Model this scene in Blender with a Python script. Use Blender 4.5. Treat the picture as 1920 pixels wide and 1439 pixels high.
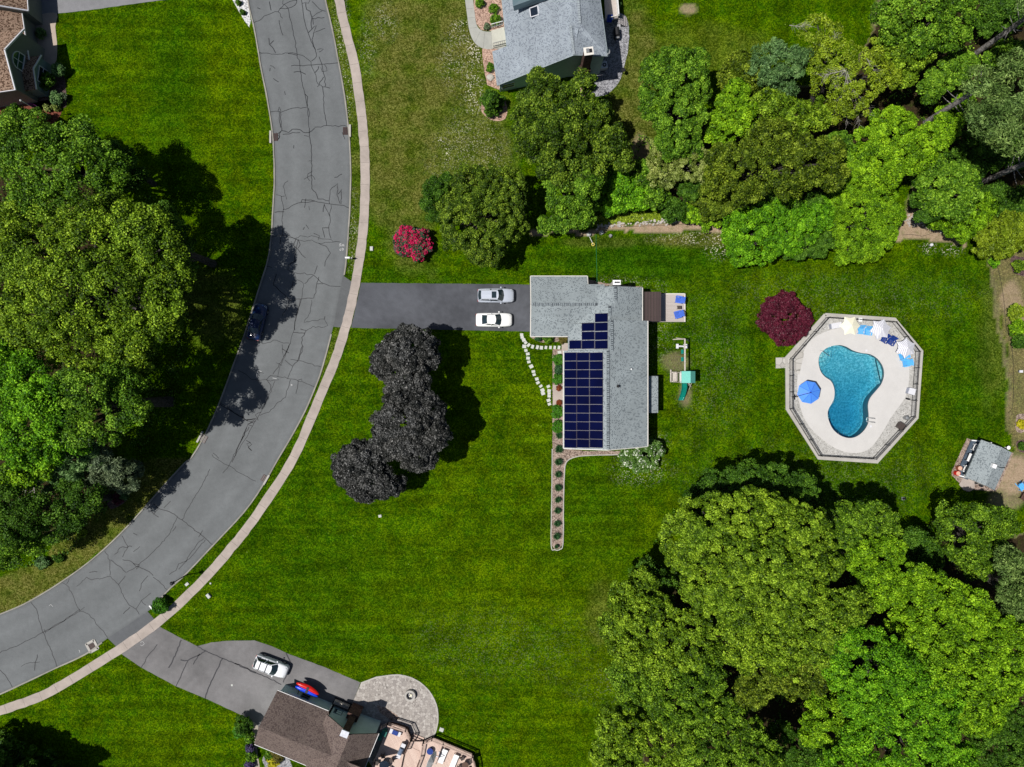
import bpy, math, random
import numpy as np
from mathutils import Vector, Matrix
from mathutils.geometry import tessellate_polygon
R = math.radians
for o in list(bpy.data.objects): bpy.data.objects.remove(o)
scene = bpy.context.scene
COL = scene.collection
# ---------------------------------------------------------------- camera, sky, sun, exposure
H = 89.6            # flying height of the camera, metres
S = 0.07            # metres of ground per photo pixel
cam_d = bpy.data.cameras.new('camera'); cam_d.lens = 24; cam_d.sensor_width = 36
cam_d.clip_start = 1; cam_d.clip_end = 1500
cam = bpy.data.objects.new('camera', cam_d); COL.objects.link(cam)
cam.location = (0, 0, H); cam.rotation_euler = (0, 0, 0)
scene.camera = cam
SUN_T = 0.52        # shadow length per metre of height
sd = Vector((1.0, 0.17, 0)).normalized() * SUN_T
sun_dir = Vector((sd.x, sd.y, -1)).normalized()
elev = math.asin(-sun_dir.z)
world = bpy.data.worlds.new("World"); scene.world = world; world.use_nodes = True
wn = world.node_tree; wn.nodes.clear()
sky = wn.nodes.new('ShaderNodeTexSky'); sky.sky_type = 'NISHITA'; sky.sun_disc = False
sky.sun_elevation = elev; sky.sun_rotation = math.atan2(-sun_dir.x, -sun_dir.y)
bg = wn.nodes.new('ShaderNodeBackground'); bg.inputs['Strength'].default_value = 0.05
wo = wn.nodes.new('ShaderNodeOutputWorld')
wn.links.new(sky.outputs[0], bg.inputs[0]); wn.links.new(bg.outputs[0], wo.inputs[0])
sl = bpy.data.lights.new('sun', 'SUN'); sl.energy = 5.0; sl.angle = R(0.53); sl.color = (1, 0.965, 0.91)
so = bpy.data.objects.new('sun', sl); COL.objects.link(so)
so.rotation_euler = sun_dir.to_track_quat('-Z', 'Y').to_euler()
scene.view_settings.view_transform = 'Standard'; scene.view_settings.look = 'None'
scene.view_settings.exposure = 0.0; scene.view_settings.gamma = 1
scene.render.engine = 'CYCLES'
scene.cycles.max_bounces = 6; scene.cycles.diffuse_bounces = 2; scene.cycles.transparent_max_bounces = 8
# ---------------------------------------------------------------- helpers
def P(px, py, z=0.0):
    s = S * (1 - z / H)
    return Vector(((px - 960) * s, (719.5 - py) * s, z))
def P2(px, py, z=0.0):
    v = P(px, py, z); return (v.x, v.y)
def tag(o, label=None, cat=None, group=None, kind=None):
    if label: o['label'] = label
    if cat: o['category'] = cat
    if group: o['group'] = group
    if kind: o['kind'] = kind
    return o
def empty(name, loc, rz=0.0, label=None, cat=None, group=None):
    o = bpy.data.objects.new(name, None); COL.objects.link(o)
    o.location = loc; o.rotation_euler = (0, 0, rz); o.empty_display_size = 0.3
    return tag(o, label, cat, group)
def copy_tree(o, parent=None):
    c = o.copy(); COL.objects.link(c)
    if parent: c.parent = parent
    for ch in [x for x in bpy.data.objects if x.parent == o]: copy_tree(ch, c)
    return c
class MB:
    """collects polygons and builds them as one mesh object with metre UVs on every face"""
    def __init__(s): s.v = []; s.f = []; s.m = []; s.mi = 0
    def add(s, vs, fs):
        b = len(s.v); s.v += [tuple(map(float, v)) for v in vs]
        for f in fs: s.f.append([b + i for i in f]); s.m.append(s.mi)
        return s
    def box(s, x0, x1, y0, y1, z0, z1, M=None):
        vs = [Vector(p) for p in ((x0,y0,z0),(x1,y0,z0),(x1,y1,z0),(x0,y1,z0),(x0,y0,z1),(x1,y0,z1),(x1,y1,z1),(x0,y1,z1))]
        if M: vs = [M @ v for v in vs]
        return s.add(vs, [(0,3,2,1),(4,5,6,7),(0,1,5,4),(1,2,6,5),(2,3,7,6),(3,0,4,7)])
    def bar(s, a, b, w, h=None):
        a = Vector(a); b = Vector(b); h = h or w; d = (b - a)
        L = d.length; d.normalize(); up = Vector((0,0,1)) if abs(d.z) < .95 else Vector((0,1,0))
        r = d.cross(up).normalized(); u = r.cross(d)
        vs = [p + r*(i*w/2) + u*(j*h/2) for p in (a, b) for i, j in ((-1,-1),(1,-1),(1,1),(-1,1))]
        return s.add(vs, [(0,1,2,3),(7,6,5,4),(0,4,5,1),(1,5,6,2),(2,6,7,3),(3,7,4,0)])
    def tube(s, pts, rad, n=8, caps=True):
        pts = [Vector(p) for p in pts]
        if not hasattr(rad, '__len__'): rad = [rad]*len(pts)
        b = len(s.v); ref = None
        for i, p in enumerate(pts):
            d = (pts[min(i+1, len(pts)-1)] - pts[max(i-1, 0)]).normalized()
            up = Vector((0,0,1)) if abs(d.z) < .9 else Vector((0,1,0))
            r = d.cross(up).normalized(); u = r.cross(d)
            for k in range(n):
                a = 2*math.pi*k/n
                q = p + (r*math.cos(a) + u*math.sin(a))*rad[i]
                s.v.append(tuple(q))
        for i in range(len(pts)-1):
            for k in range(n):
                s.f.append([b+i*n+k, b+i*n+(k+1)%n, b+(i+1)*n+(k+1)%n, b+(i+1)*n+k]); s.m.append(s.mi)
        if caps:
            s.f.append([b+k for k in range(n)][::-1]); s.m.append(s.mi)
            e = b+(len(pts)-1)*n; s.f.append([e+k for k in range(n)]); s.m.append(s.mi)
        return s
    def cyl(s, c, r, z0, z1, n=20, r2=None):
        r2 = r if r2 is None else r2
        vs = [(c[0]+r*math.cos(2*math.pi*k/n), c[1]+r*math.sin(2*math.pi*k/n), z0) for k in range(n)]
        vs += [(c[0]+r2*math.cos(2*math.pi*k/n), c[1]+r2*math.sin(2*math.pi*k/n), z1) for k in range(n)]
        return s.add(vs, [tuple(range(n))[::-1], tuple(range(n, 2*n))] + [(k, (k+1)%n, n+(k+1)%n, n+k) for k in range(n)])
    def slab(s, poly, z0, z1, holes=()):
        """vertical prism over a 2D polygon; holes get their own side walls"""
        rings = [list(poly)] + [list(h) for h in holes]
        def area(p): return sum(p[i][0]*p[(i+1)%len(p)][1]-p[(i+1)%len(p)][0]*p[i][1] for i in range(len(p)))
        if area(rings[0]) < 0: rings[0].reverse()
        for i in range(1, len(rings)):
            if area(rings[i]) > 0: rings[i].reverse()
        tri = tessellate_polygon([[Vector((p[0], p[1], 0)) for p in r] for r in rings])
        flat = [p for r in rings for p in r]; n = len(flat)
        fs = []
        for t in tri:
            a, b, c = [flat[i] for i in t]
            cr = (b[0]-a[0])*(c[1]-a[1])-(b[1]-a[1])*(c[0]-a[0])
            if abs(cr) < 1e-9: continue
            if cr < 0: t = (t[0], t[2], t[1])
            fs.append(tuple(i+n for i in t))
            if z0 is not None: fs.append((t[0], t[2], t[1]))
        vs = [(p[0], p[1], z0 if z0 is not None else z1) for p in flat] + [(p[0], p[1], z1) for p in flat]
        if z0 is not None:
            o = 0
            for r in rings:
                m = len(r)
                for k in range(m): fs.append((o+k, o+(k+1)%m, n+o+(k+1)%m, n+o+k))
                o += m
        return s.add(vs, fs)
    def plate(s, pts, th):
        """thick plate under a 3D polygon given counter-clockwise from above"""
        pts = [Vector(p) for p in pts]; n = len(pts)
        nz = Vector((0,0,0))
        for i in range(n): nz += pts[i].cross(pts[(i+1)%n])
        if nz.z < 0: pts.reverse()
        lo = [p - Vector((0,0,th)) for p in pts]
        return s.add(pts+lo, [tuple(range(n)), tuple(range(n, 2*n))[::-1]] + [(k, n+k, n+(k+1)%n, (k+1)%n) for k in range(n)])
    def wall(s, pts):
        return s.add(pts, [tuple(range(len(pts)))])
    def build(s, name, mat, parent=None, org=None, smooth=False, bevel=0.0):
        org = Vector(org) if org is not None else Vector((0,0,0))
        me = bpy.data.meshes.new(name)
        me.from_pydata([tuple(Vector(v)-org) for v in s.v], [], s.f)
        mats = mat if isinstance(mat, (list, tuple)) else [mat]
        for m in mats: me.materials.append(m)
        uv = me.uv_layers.new(name='UVMap')
        me.update()
        V = s.v
        for p, mi in zip(me.polygons, s.m):
            p.material_index = mi; p.use_smooth = smooth
            n = p.normal; h = math.hypot(n.x, n.y)
            if h < 0.02: u = Vector((1,0,0)); w = Vector((0,1,0))
            else:
                u = Vector((-n.y/h, n.x/h, 0)); w = n.cross(u)
            for li in p.loop_indices:
                c = Vector(V[me.loops[li].vertex_index])
                uv.data[li].uv = (c.dot(u), c.dot(w))
        o = bpy.data.objects.new(name, me); COL.objects.link(o)
        if parent: o.parent = parent
        if bevel:
            b = o.modifiers.new('b', 'BEVEL'); b.width = bevel; b.segments = 2; b.limit_method = 'ANGLE'
        return o
def catmull(pts, n=8, closed=False):
    out = []; m = len(pts)
    rng = range(m) if closed else range(m-1)
    for i in rng:
        g = lambda k: pts[k % m] if closed else pts[max(0, min(m-1, k))]
        p0, p1, p2, p3 = g(i-1), g(i), g(i+1), g(i+2)
        for k in range(n):
            t = k/n
            out.append(tuple(0.5*((2*p1[j]) + (-p0[j]+p2[j])*t + (2*p0[j]-5*p1[j]+4*p2[j]-p3[j])*t*t + (-p0[j]+3*p1[j]-3*p2[j]+p3[j])*t**3) for j in (0,1)))
    if not closed: out.append(tuple(pts[-1][:2]))
    return out
def jitter(poly, amp, seed=1, step=0.5):
    rg = random.Random(seed); out = []
    for i in range(len(poly)):
        a = poly[i]; b = poly[(i+1) % len(poly)]
        L = math.hypot(b[0]-a[0], b[1]-a[1]); k = max(1, int(L/step))
        for j in range(k):
            t = j/k
            out.append((a[0]+(b[0]-a[0])*t + rg.uniform(-amp, amp), a[1]+(b[1]-a[1])*t + rg.uniform(-amp, amp)))
    return out
def offset_line(pts, d):
    out = []
    for i, p in enumerate(pts):
        a = pts[max(0, i-1)]; b = pts[min(len(pts)-1, i+1)]
        dx, dy = b[0]-a[0], b[1]-a[1]; L = math.hypot(dx, dy) or 1
        out.append((p[0]-dy/L*d, p[1]+dx/L*d))
    return out
def inpoly(X, Y, poly):
    ins = np.zeros(X.shape, bool); n = len(poly)
    for i in range(n):
        x1, y1 = poly[i]; x2, y2 = poly[(i+1) % n]
        if y1 == y2: continue
        c = ((y1 > Y) != (y2 > Y)) & (X < (x2-x1)*(Y-y1)/(y2-y1)+x1)
        ins ^= c
    return ins
# ---------------------------------------------------------------- materials
class N:
    def __init__(s, name):
        s.m = bpy.data.materials.new(name); s.m.use_nodes = True
        s.t = s.m.node_tree; s.b = s.t.nodes['Principled BSDF']; s.out = s.t.nodes['Material Output']
        s.b.inputs['Specular IOR Level'].default_value = 0.3
    def n(s, ty, **kw):
        o = s.t.nodes.new(ty)
        for k, v in kw.items(): setattr(o, k, v)
        return o
    def l(s, a, b): s.t.links.new(a, b)
    def coord(s, kind='Object', scale=(1,1,1), rot=0.0):
        tc = s.n('ShaderNodeTexCoord'); mp = s.n('ShaderNodeMapping')
        mp.inputs['Scale'].default_value = scale; mp.inputs['Rotation'].default_value = (0,0,rot)
        s.l(tc.outputs[kind], mp.inputs[0]); return mp.outputs[0]
    def noise(s, co, scale, detail=3, rough=0.6):
        o = s.n('ShaderNodeTexNoise'); o.inputs['Scale'].default_value = scale
        o.inputs['Detail'].default_value = detail; o.inputs['Roughness'].default_value = rough
        if co is not None: s.l(co, o.inputs['Vector'])
        return o.outputs['Fac']
    def voro(s, co, scale, out='Distance', feat='F1', rnd=1.0):
        o = s.n('ShaderNodeTexVoronoi'); o.feature = feat; o.inputs['Scale'].default_value = scale
        o.inputs['Randomness'].default_value = rnd
        s.l(co, o.inputs['Vector']); return o.outputs[out]
    def ramp(s, fac, stops, interp='LINEAR'):
        o = s.n('ShaderNodeValToRGB'); o.color_ramp.interpolation = interp
        e = o.color_ramp.elements
        while len(e) < len(stops): e.new(0.5)
        for i, (p, c) in enumerate(stops):
            e[i].position = p; e[i].color = tuple(c)+(1,) if hasattr(c, '__len__') else (c,c,c,1)
        s.l(fac, o.inputs[0]); return o.outputs[0]
    def mix(s, fac, a, b, mode='MIX'):
        o = s.n('ShaderNodeMixRGB'); o.blend_type = mode
        for i, v in enumerate((fac, a, b)):
            if isinstance(v, bpy.types.NodeSocket): s.l(v, o.inputs[i])
            elif i == 0: o.inputs[0].default_value = v
            else: o.inputs[i].default_value = tuple(v) + (1,) if hasattr(v, '__len__') else (v,v,v,1)
        return o.outputs[0]
    def math(s, op, a, b=0.0, clamp=False):
        o = s.n('ShaderNodeMath'); o.operation = op; o.use_clamp = clamp
        for i, v in enumerate((a, b)):
            if isinstance(v, bpy.types.NodeSocket): s.l(v, o.inputs[i])
            else: o.inputs[i].default_value = v
        return o.outputs[0]
    def col(s, c): s.l(c, s.b.inputs['Base Color']) if isinstance(c, bpy.types.NodeSocket) else setattr(s.b.inputs['Base Color'], 'default_value', tuple(c)+(1,)); return s
    def bump(s, h, strength=0.5, dist=0.05):
        o = s.n('ShaderNodeBump'); o.inputs['Strength'].default_value = strength; o.inputs['Distance'].default_value = dist
        s.l(h, o.inputs['Height']); s.l(o.outputs[0], s.b.inputs['Normal']); return s
    def rough(s, v, spec=0.3, metal=0.0):
        s.b.inputs['Roughness'].default_value = v; s.b.inputs['Specular IOR Level'].default_value = spec
        s.b.inputs['Metallic'].default_value = metal; return s
def m_plain(name, c, rough=0.6, spec=0.3, metal=0.0, var=0.12, scale=6):
    n = N(name).rough(rough, spec, metal); co = n.coord()
    f = n.noise(co, scale, 4)
    d = tuple(x*(1-var*2) for x in c); u = tuple(min(1, x*(1+var)) for x in c)
    n.col(n.ramp(f, [(0.3, d), (0.7, u)])); return n.m
def m_shingle(name, dark, mid, light, tabs, tabdens=0.5):
    n = N(name).rough(0.9, 0.15); co = n.coord('UV')
    br = n.n('ShaderNodeTexBrick'); br.offset = 0.5; br.squash = 1
    for k, v in (('Scale', 1.0), ('Mortar Size', 0.012), ('Brick Width', 0.30), ('Row Height', 0.145), ('Bias', 0.0), ('Mortar Smooth', 0.2)): br.inputs[k].default_value = v
    br.inputs['Color1'].default_value = light+(1,); br.inputs['Color2'].default_value = mid+(1,); br.inputs['Mortar'].default_value = dark+(1,)
    n.l(co, br.inputs['Vector'])
    b2 = n.n('ShaderNodeTexBrick'); b2.offset = 0.37
    for k_, v in (('Scale', 1.0), ('Mortar Size', 0.0), ('Brick Width', 0.13), ('Row Height', 0.145)): b2.inputs[k_].default_value = v
    b2.inputs['Color1'].default_value = (0,0,0,1); b2.inputs['Color2'].default_value = (1,1,1,1); b2.inputs['Mortar'].default_value = (0,0,0,1)
    n.l(co, b2.inputs['Vector'])
    k = n.ramp(b2.outputs['Color'], [(tabdens, 0.0), (tabdens+0.02, 1.0)])
    c = n.mix(k, br.outputs['Color'], tabs)
    big = n.ramp(n.noise(n.coord('UV'), 0.35, 4), [(0.25, 0.82), (0.75, 1.12)])
    c = n.mix(1.0, c, big, 'MULTIPLY')
    gr = n.ramp(n.noise(n.coord('UV'), 25, 2), [(0.2, 0.8), (0.8, 1.2)])
    n.col(n.mix(1.0, c, gr, 'MULTIPLY')).bump(br.outputs['Fac'], 0.5, 0.02); return n.m
def m_siding(name, c):
    n = N(name).rough(0.6, 0.3); co = n.coord('UV')
    sx = n.n('ShaderNodeSeparateXYZ'); n.l(co, sx.inputs[0])
    f = n.math('FRACT', n.math('MULTIPLY', sx.outputs['Y'], 6.5))
    k = n.ramp(f, [(0.0, 0.55), (0.12, 1.0), (1.0, 1.0)])
    v = n.ramp(n.noise(co, 1.2, 4), [(0.3, tuple(x*0.88 for x in c)), (0.7, c)])
    n.col(n.mix(1.0, v, k, 'MULTIPLY')).bump(f, 0.3, 0.02); return n.m
def m_planks(name, c1, c2, w=0.14, rot=0.0, gap=0.25):
    n = N(name).rough(0.7, 0.2); co = n.coord('UV', (1,1,1), rot)
    br = n.n('ShaderNodeTexBrick'); br.offset = 0.37
    for k, v in (('Scale', 1.0), ('Mortar Size', w*0.06), ('Brick Width', 3.6), ('Row Height', w)): br.inputs[k].default_value = v
    br.inputs['Color1'].default_value = c1+(1,); br.inputs['Color2'].default_value = c2+(1,)
    br.inputs['Mortar'].default_value = tuple(x*gap for x in c1)+(1,); n.l(co, br.inputs['Vector'])
    g = n.ramp(n.noise(n.coord('UV', (1, 9, 1), rot), 3, 4), [(0.2, 0.85), (0.8, 1.1)])
    n.col(n.mix(1.0, br.outputs['Color'], g, 'MULTIPLY')); return n.m
def m_gravel(name, cols, scale=14, bump=0.8):
    n = N(name).rough(0.85, 0.2); co = n.coord()
    t = n.voro(co, scale, 'Color'); sep = n.n('ShaderNodeSeparateColor'); n.l(t, sep.inputs[0])
    k = len(cols)
    c = n.ramp(sep.outputs[0], [(i/(k-1), cc) for i, cc in enumerate(cols)])
    b = n.ramp(n.noise(co, 0.8, 4), [(0.25, 0.75), (0.75, 1.15)])
    n.col(n.mix(1.0, c, b, 'MULTIPLY')).bump(n.voro(co, scale), bump, 0.04); return n.m
def m_asphalt(name, base, warm=(1,1,1), stain=0.12, lanes=False):
    n = N(name).rough(0.85, 0.2); co = n.coord()
    a = n.ramp(n.noise(co, 0.16, 6, 0.65), [(0.38, tuple(x*(1-stain)*w for x, w in zip(base, warm))), (0.62, tuple(x*(1+stain) for x in base))])
    g = n.ramp(n.noise(co, 22, 3, 0.8), [(0.15, 0.72), (0.85, 1.28)])
    s2 = n.ramp(n.noise(co, 1.3, 5, 0.7), [(0.3, 0.9), (0.7, 1.07)])
    c = n.mix(1.0, n.mix(1.0, a, g, 'MULTIPLY'), s2, 'MULTIPLY')
    sp = n.ramp(n.voro(co, 0.55), [(0.0, 1.0), (0.035, 0.0)])
    c = n.mix(n.math('MULTIPLY', sp, 0.35), c, (0.45, 0.44, 0.42))
    if lanes:      # tyre-worn tracks and gutter dirt follow the carriageway
        at = n.n('ShaderNodeAttribute'); at.attribute_name = 'across'
        w = n.math('ADD', at.outputs['Fac'], n.math('MULTIPLY', n.math('SUBTRACT', n.noise(co, 0.25, 4, .7), 0.5), 0.10))
        k = n.ramp(w, [(0.0, 0.80), (0.05, 1.02), (0.17, 0.95), (0.27, 1.07), (0.40, 0.95), (0.50, 0.92), (0.60, 0.96), (0.72, 1.08), (0.84, 0.96), (0.95, 1.04), (1.0, 0.84)])
        c = n.mix(1.0, c, k, 'MULTIPLY')
    n.col(c).bump(n.noise(co, 30, 2), 0.3, 0.01); return n.m
def m_concrete(name, c, blot=0.12):
    n = N(name).rough(0.85, 0.2); co = n.coord()
    a = n.ramp(n.noise(co, 0.5, 6, 0.7), [(0.25, tuple(x*(1-blot*1.5) for x in c)), (0.7, tuple(min(1, x*(1+blot*0.5)) for x in c))])
    g = n.ramp(n.noise(co, 18, 3, 0.8), [(0.2, 0.86), (0.8, 1.12)])
    n.col(n.mix(1.0, a, g, 'MULTIPLY')); return n.m
def m_leaf(name, dark, mid, light, rough=0.5, spec=0.25, trans=0.25, accent=None, acc=0.9, patch=0.5):
    n = N(name).rough(rough, spec)
    at = n.n('ShaderNodeAttribute'); at.attribute_name = 'rnd'
    c = n.ramp(at.outputs['Fac'], [(0.05, dark), (0.5, mid), (0.95, light)])  # wide tone range puts sunlit and shaded leaf contrast into the colour
    pz = n.ramp(n.noise(n.coord(), 0.28, 3), [(0.3, (1-0.3*patch, 1-0.22*patch, 1.0)), (0.7, (1+0.25*patch, 1+0.12*patch, 1.0))])
    c = n.mix(1.0, c, pz, 'MULTIPLY')
    if accent:
        at2 = n.n('ShaderNodeAttribute'); at2.attribute_name = 'rn2'
        c = n.mix(n.ramp(at2.outputs['Fac'], [(acc, 0.0), (acc+0.02, 1.0)]), c, accent)
    n.col(c)
    tr = n.n('ShaderNodeBsdfTranslucent'); n.l(c, tr.inputs[0])
    ad = n.n('ShaderNodeMixShader'); ad.inputs[0].default_value = trans
    n.l(n.b.outputs[0], ad.inputs[1]); n.l(tr.outputs[0], ad.inputs[2]); n.l(ad.outputs[0], n.out.inputs[0])
    return n.m
M = {}
M['asphalt'] = m_asphalt('road asphalt', (0.134, 0.142, 0.147), stain=0.07, lanes=True)
M['asphalt_dark'] = m_asphalt('driveway asphalt', (0.074, 0.078, 0.090), stain=0.22)
M['asphalt_old'] = m_asphalt('old driveway asphalt', (0.155, 0.150, 0.152), stain=0.2)
M['tar'] = m_plain('tar', (0.022, 0.022, 0.028), 0.6)
M['kerb'] = m_concrete('kerb', (0.30, 0.285, 0.25), 0.3)
M['walk'] = m_concrete('sidewalk concrete', (0.39, 0.335, 0.30), 0.2)
M['walk_grey'] = m_concrete('grey concrete', (0.36, 0.36, 0.33), 0.15)
M['pool_deck'] = m_concrete('pool deck concrete', (0.54, 0.525, 0.51), 0.06)
M['coping'] = m_concrete('coping stone', (0.42, 0.40, 0.37), 0.15)
M['gravel'] = m_gravel('pool gravel', [(0.26,0.25,0.235),(0.37,0.36,0.34),(0.42,0.41,0.39),(0.46,0.45,0.43),(0.50,0.49,0.47)], 9)
M['gravel_grey'] = m_gravel('grey gravel', [(0.08,0.08,0.09),(0.24,0.24,0.26),(0.38,0.38,0.40)], 8)
M['mulch_pink'] = m_gravel('pink stone mulch', [(0.16,0.09,0.07),(0.40,0.26,0.20),(0.55,0.38,0.30)], 9)
M['mulch_tan'] = m_gravel('tan stone mulch', [(0.10,0.07,0.06),(0.27,0.20,0.16),(0.42,0.33,0.28)], 9)
M['mulch_red'] = m_gravel('red bark mulch', [(0.07,0.02,0.012),(0.17,0.05,0.03),(0.24,0.08,0.05)], 9)
M['mulch_dark'] = m_gravel('dark bark mulch', [(0.03,0.02,0.02),(0.10,0.06,0.055),(0.15,0.10,0.09)], 9)
M['white_gravel'] = m_gravel('white gravel', [(0.2,0.2,0.2),(0.6,0.6,0.6),(0.8,0.8,0.8)], 9)
M['rock'] = m_concrete('rock', (0.48, 0.44, 0.40), 0.25)
M['stone_pale'] = m_concrete('pale paving stone', (0.52, 0.53, 0.50), 0.15)
M['roof_grey'] = m_shingle('grey shingles', (0.17,0.195,0.205), (0.275,0.31,0.325), (0.305,0.345,0.36), (0.16,0.185,0.20), 0.80)
M['roof_blue'] = m_shingle('blue grey shingles', (0.17,0.19,0.215), (0.27,0.305,0.345), (0.30,0.34,0.38), (0.175,0.20,0.235), 0.74)
M['roof_brown'] = m_shingle('brown shingles', (0.07,0.05,0.045), (0.15,0.115,0.10), (0.18,0.14,0.125), (0.095,0.07,0.065), 0.74)
M['roof_tan'] = m_shingle('tan shingles', (0.10,0.065,0.045), (0.30,0.20,0.145), (0.37,0.26,0.19), (0.10,0.06,0.04), 0.68)
M['ridge'] = m_plain('ridge vent shingle', (0.27, 0.31, 0.33), 0.9, var=0.5, scale=14)
M['sid_teal'] = m_siding('teal grey siding', (0.50, 0.66, 0.64))
M['sid_dark'] = m_siding('slate green siding', (0.15, 0.21, 0.22))
M['sid_grey'] = m_siding('grey siding', (0.16, 0.17, 0.155))
M['sid_cream'] = m_siding('cream siding', (0.52, 0.50, 0.45))
M['white'] = m_plain('white paint', (0.78, 0.78, 0.78), 0.5, var=0.04)
M['offwhite'] = m_plain('off white vinyl', (0.66, 0.63, 0.58), 0.5, var=0.05)
M['glass'] = m_plain('window glass', (0.015, 0.022, 0.035), 0.08, 0.8, var=0.2)
M['brick_dark'] = m_gravel('dark brick', [(0.03,0.018,0.015),(0.09,0.05,0.04),(0.12,0.07,0.06)], 7, 0.3)
M['black'] = m_plain('black metal', (0.018, 0.018, 0.02), 0.4)
M['iron'] = m_plain('rusty iron grate', (0.06, 0.025, 0.022), 0.6)
M['grey_metal'] = m_plain('grey metal', (0.30, 0.31, 0.32), 0.4, 0.4, 0.5)
M['wood_pale'] = m_plain('weathered pale wood', (0.52, 0.47, 0.42), 0.7, var=0.15)
M['wood_dark'] = m_plain('dark wood', (0.10, 0.055, 0.04), 0.6)
M['plank_dark'] = m_planks('dark roof panels', (0.060,0.042,0.042), (0.075,0.052,0.05), 0.2, R(90), 0.35)
M['plank_grey'] = m_planks('grey deck boards', (0.42,0.37,0.34), (0.47,0.42,0.39), 0.15, 0, 0.55)
M['bark'] = m_gravel('bark', [(0.02,0.018,0.016),(0.05,0.045,0.04),(0.08,0.07,0.065)], 6, 0.6)
M['bark_grey'] = m_gravel('grey bark', [(0.08,0.075,0.07),(0.20,0.185,0.175),(0.30,0.28,0.27)], 6, 0.6)
M['bark_pale'] = m_plain('pale bark', (0.38, 0.35, 0.32), 0.8, var=0.2)
M['teal'] = m_plain('teal canvas', (0.13, 0.47, 0.40), 0.5, var=0.05)
M['slide_green'] = m_plain('green plastic', (0.005, 0.20, 0.155), 0.25, 0.5, var=0.08)
M['blue_chair'] = m_plain('bright blue plastic', (0.10, 0.42, 0.80), 0.4, var=0.08)
M['royal'] = m_plain('royal blue plastic', (0.07, 0.16, 0.62), 0.4, var=0.08)
M['pale_blue'] = m_plain('pale blue cushion', (0.22, 0.42, 0.85), 0.6, var=0.08)
M['navy'] = m_plain('navy plastic', (0.012, 0.04, 0.22), 0.4, var=0.1)
M['navy_deck'] = m_planks('navy deck boards', (0.06,0.085,0.12), (0.075,0.10,0.135), 0.14, R(23))
M['cream'] = m_plain('cream canvas', (0.80, 0.76, 0.60), 0.7, var=0.03)
M['umb_blue'] = m_plain('blue canvas', (0.075, 0.26, 0.80), 0.6, var=0.05)
M['lt_grey'] = m_plain('light grey plastic', (0.62, 0.62, 0.66), 0.4, var=0.04)
M['brown_met'] = m_plain('brown metal', (0.07, 0.055, 0.05), 0.4)
M['red'] = m_plain('red plastic', (0.55, 0.012, 0.008), 0.3, var=0.1)
M['kblue'] = m_plain('blue plastic', (0.01, 0.05, 0.65), 0.3, var=0.1)
M['terra'] = m_plain('terracotta', (0.25, 0.08, 0.04), 0.8)
M['bin'] = m_plain('green bin plastic', (0.01, 0.14, 0.11), 0.5)
def m_panel():
    n = N('solar cells').rough(0.04, 0.08); co = n.coord('UV')
    a = n.ramp(n.noise(co, 0.35, 3), [(0.3, (0.0005,0.0015,0.020)), (0.7, (0.001,0.003,0.034))])
    n.col(a); return n.m
M['panel'] = m_panel()
M['panel_frame'] = m_plain('panel frame', (0.12, 0.10, 0.13), 0.5, 0.2, 0.0)
def m_stripes():
    n = N('striped canvas').rough(0.7); co = n.coord('Object')
    sx = n.n('ShaderNodeSeparateXYZ'); n.l(co, sx.inputs[0])
    f = n.math('FRACT', n.math('MULTIPLY', sx.outputs['X'], 5.2))
    n.col(n.ramp(f, [(0.0, (0.40,0.40,0.47)), (0.45, (0.40,0.40,0.47)), (0.5, (0.74,0.74,0.78)), (1.0, (0.74,0.74,0.78))])); return n.m
M['stripes'] = m_stripes()
def m_flag(name, cols, scale, joint, width=0.05):
    n = N(name).rough(0.85, 0.2); co = n.coord()
    t = n.voro(co, scale, 'Color', rnd=0.75); sep = n.n('ShaderNodeSeparateColor'); n.l(t, sep.inputs[0])
    c = n.ramp(sep.outputs[0], [(i/(len(cols)-1), cc) for i, cc in enumerate(cols)])
    e = n.voro(co, scale, 'Distance', 'DISTANCE_TO_EDGE', 0.75)
    k = n.ramp(e, [(width*0.6, 1.0), (width, 0.0)])
    c = n.mix(k, c, joint)
    g = n.ramp(n.noise(co, 14, 3, .8), [(0.2, 0.8), (0.8, 1.15)])
    n.col(n.mix(1.0, c, g, 'MULTIPLY')); return n.m
M['patio'] = m_flag('flagstone patio', [(0.26,0.235,0.22),(0.34,0.31,0.285),(0.44,0.41,0.38)], 2.9, (0.19,0.17,0.155), 0.04)
M['flagstone'] = m_flag('flagstone', [(0.35,0.33,0.30),(0.5,0.48,0.45)], 1.1, (0.25,0.24,0.22))
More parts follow.
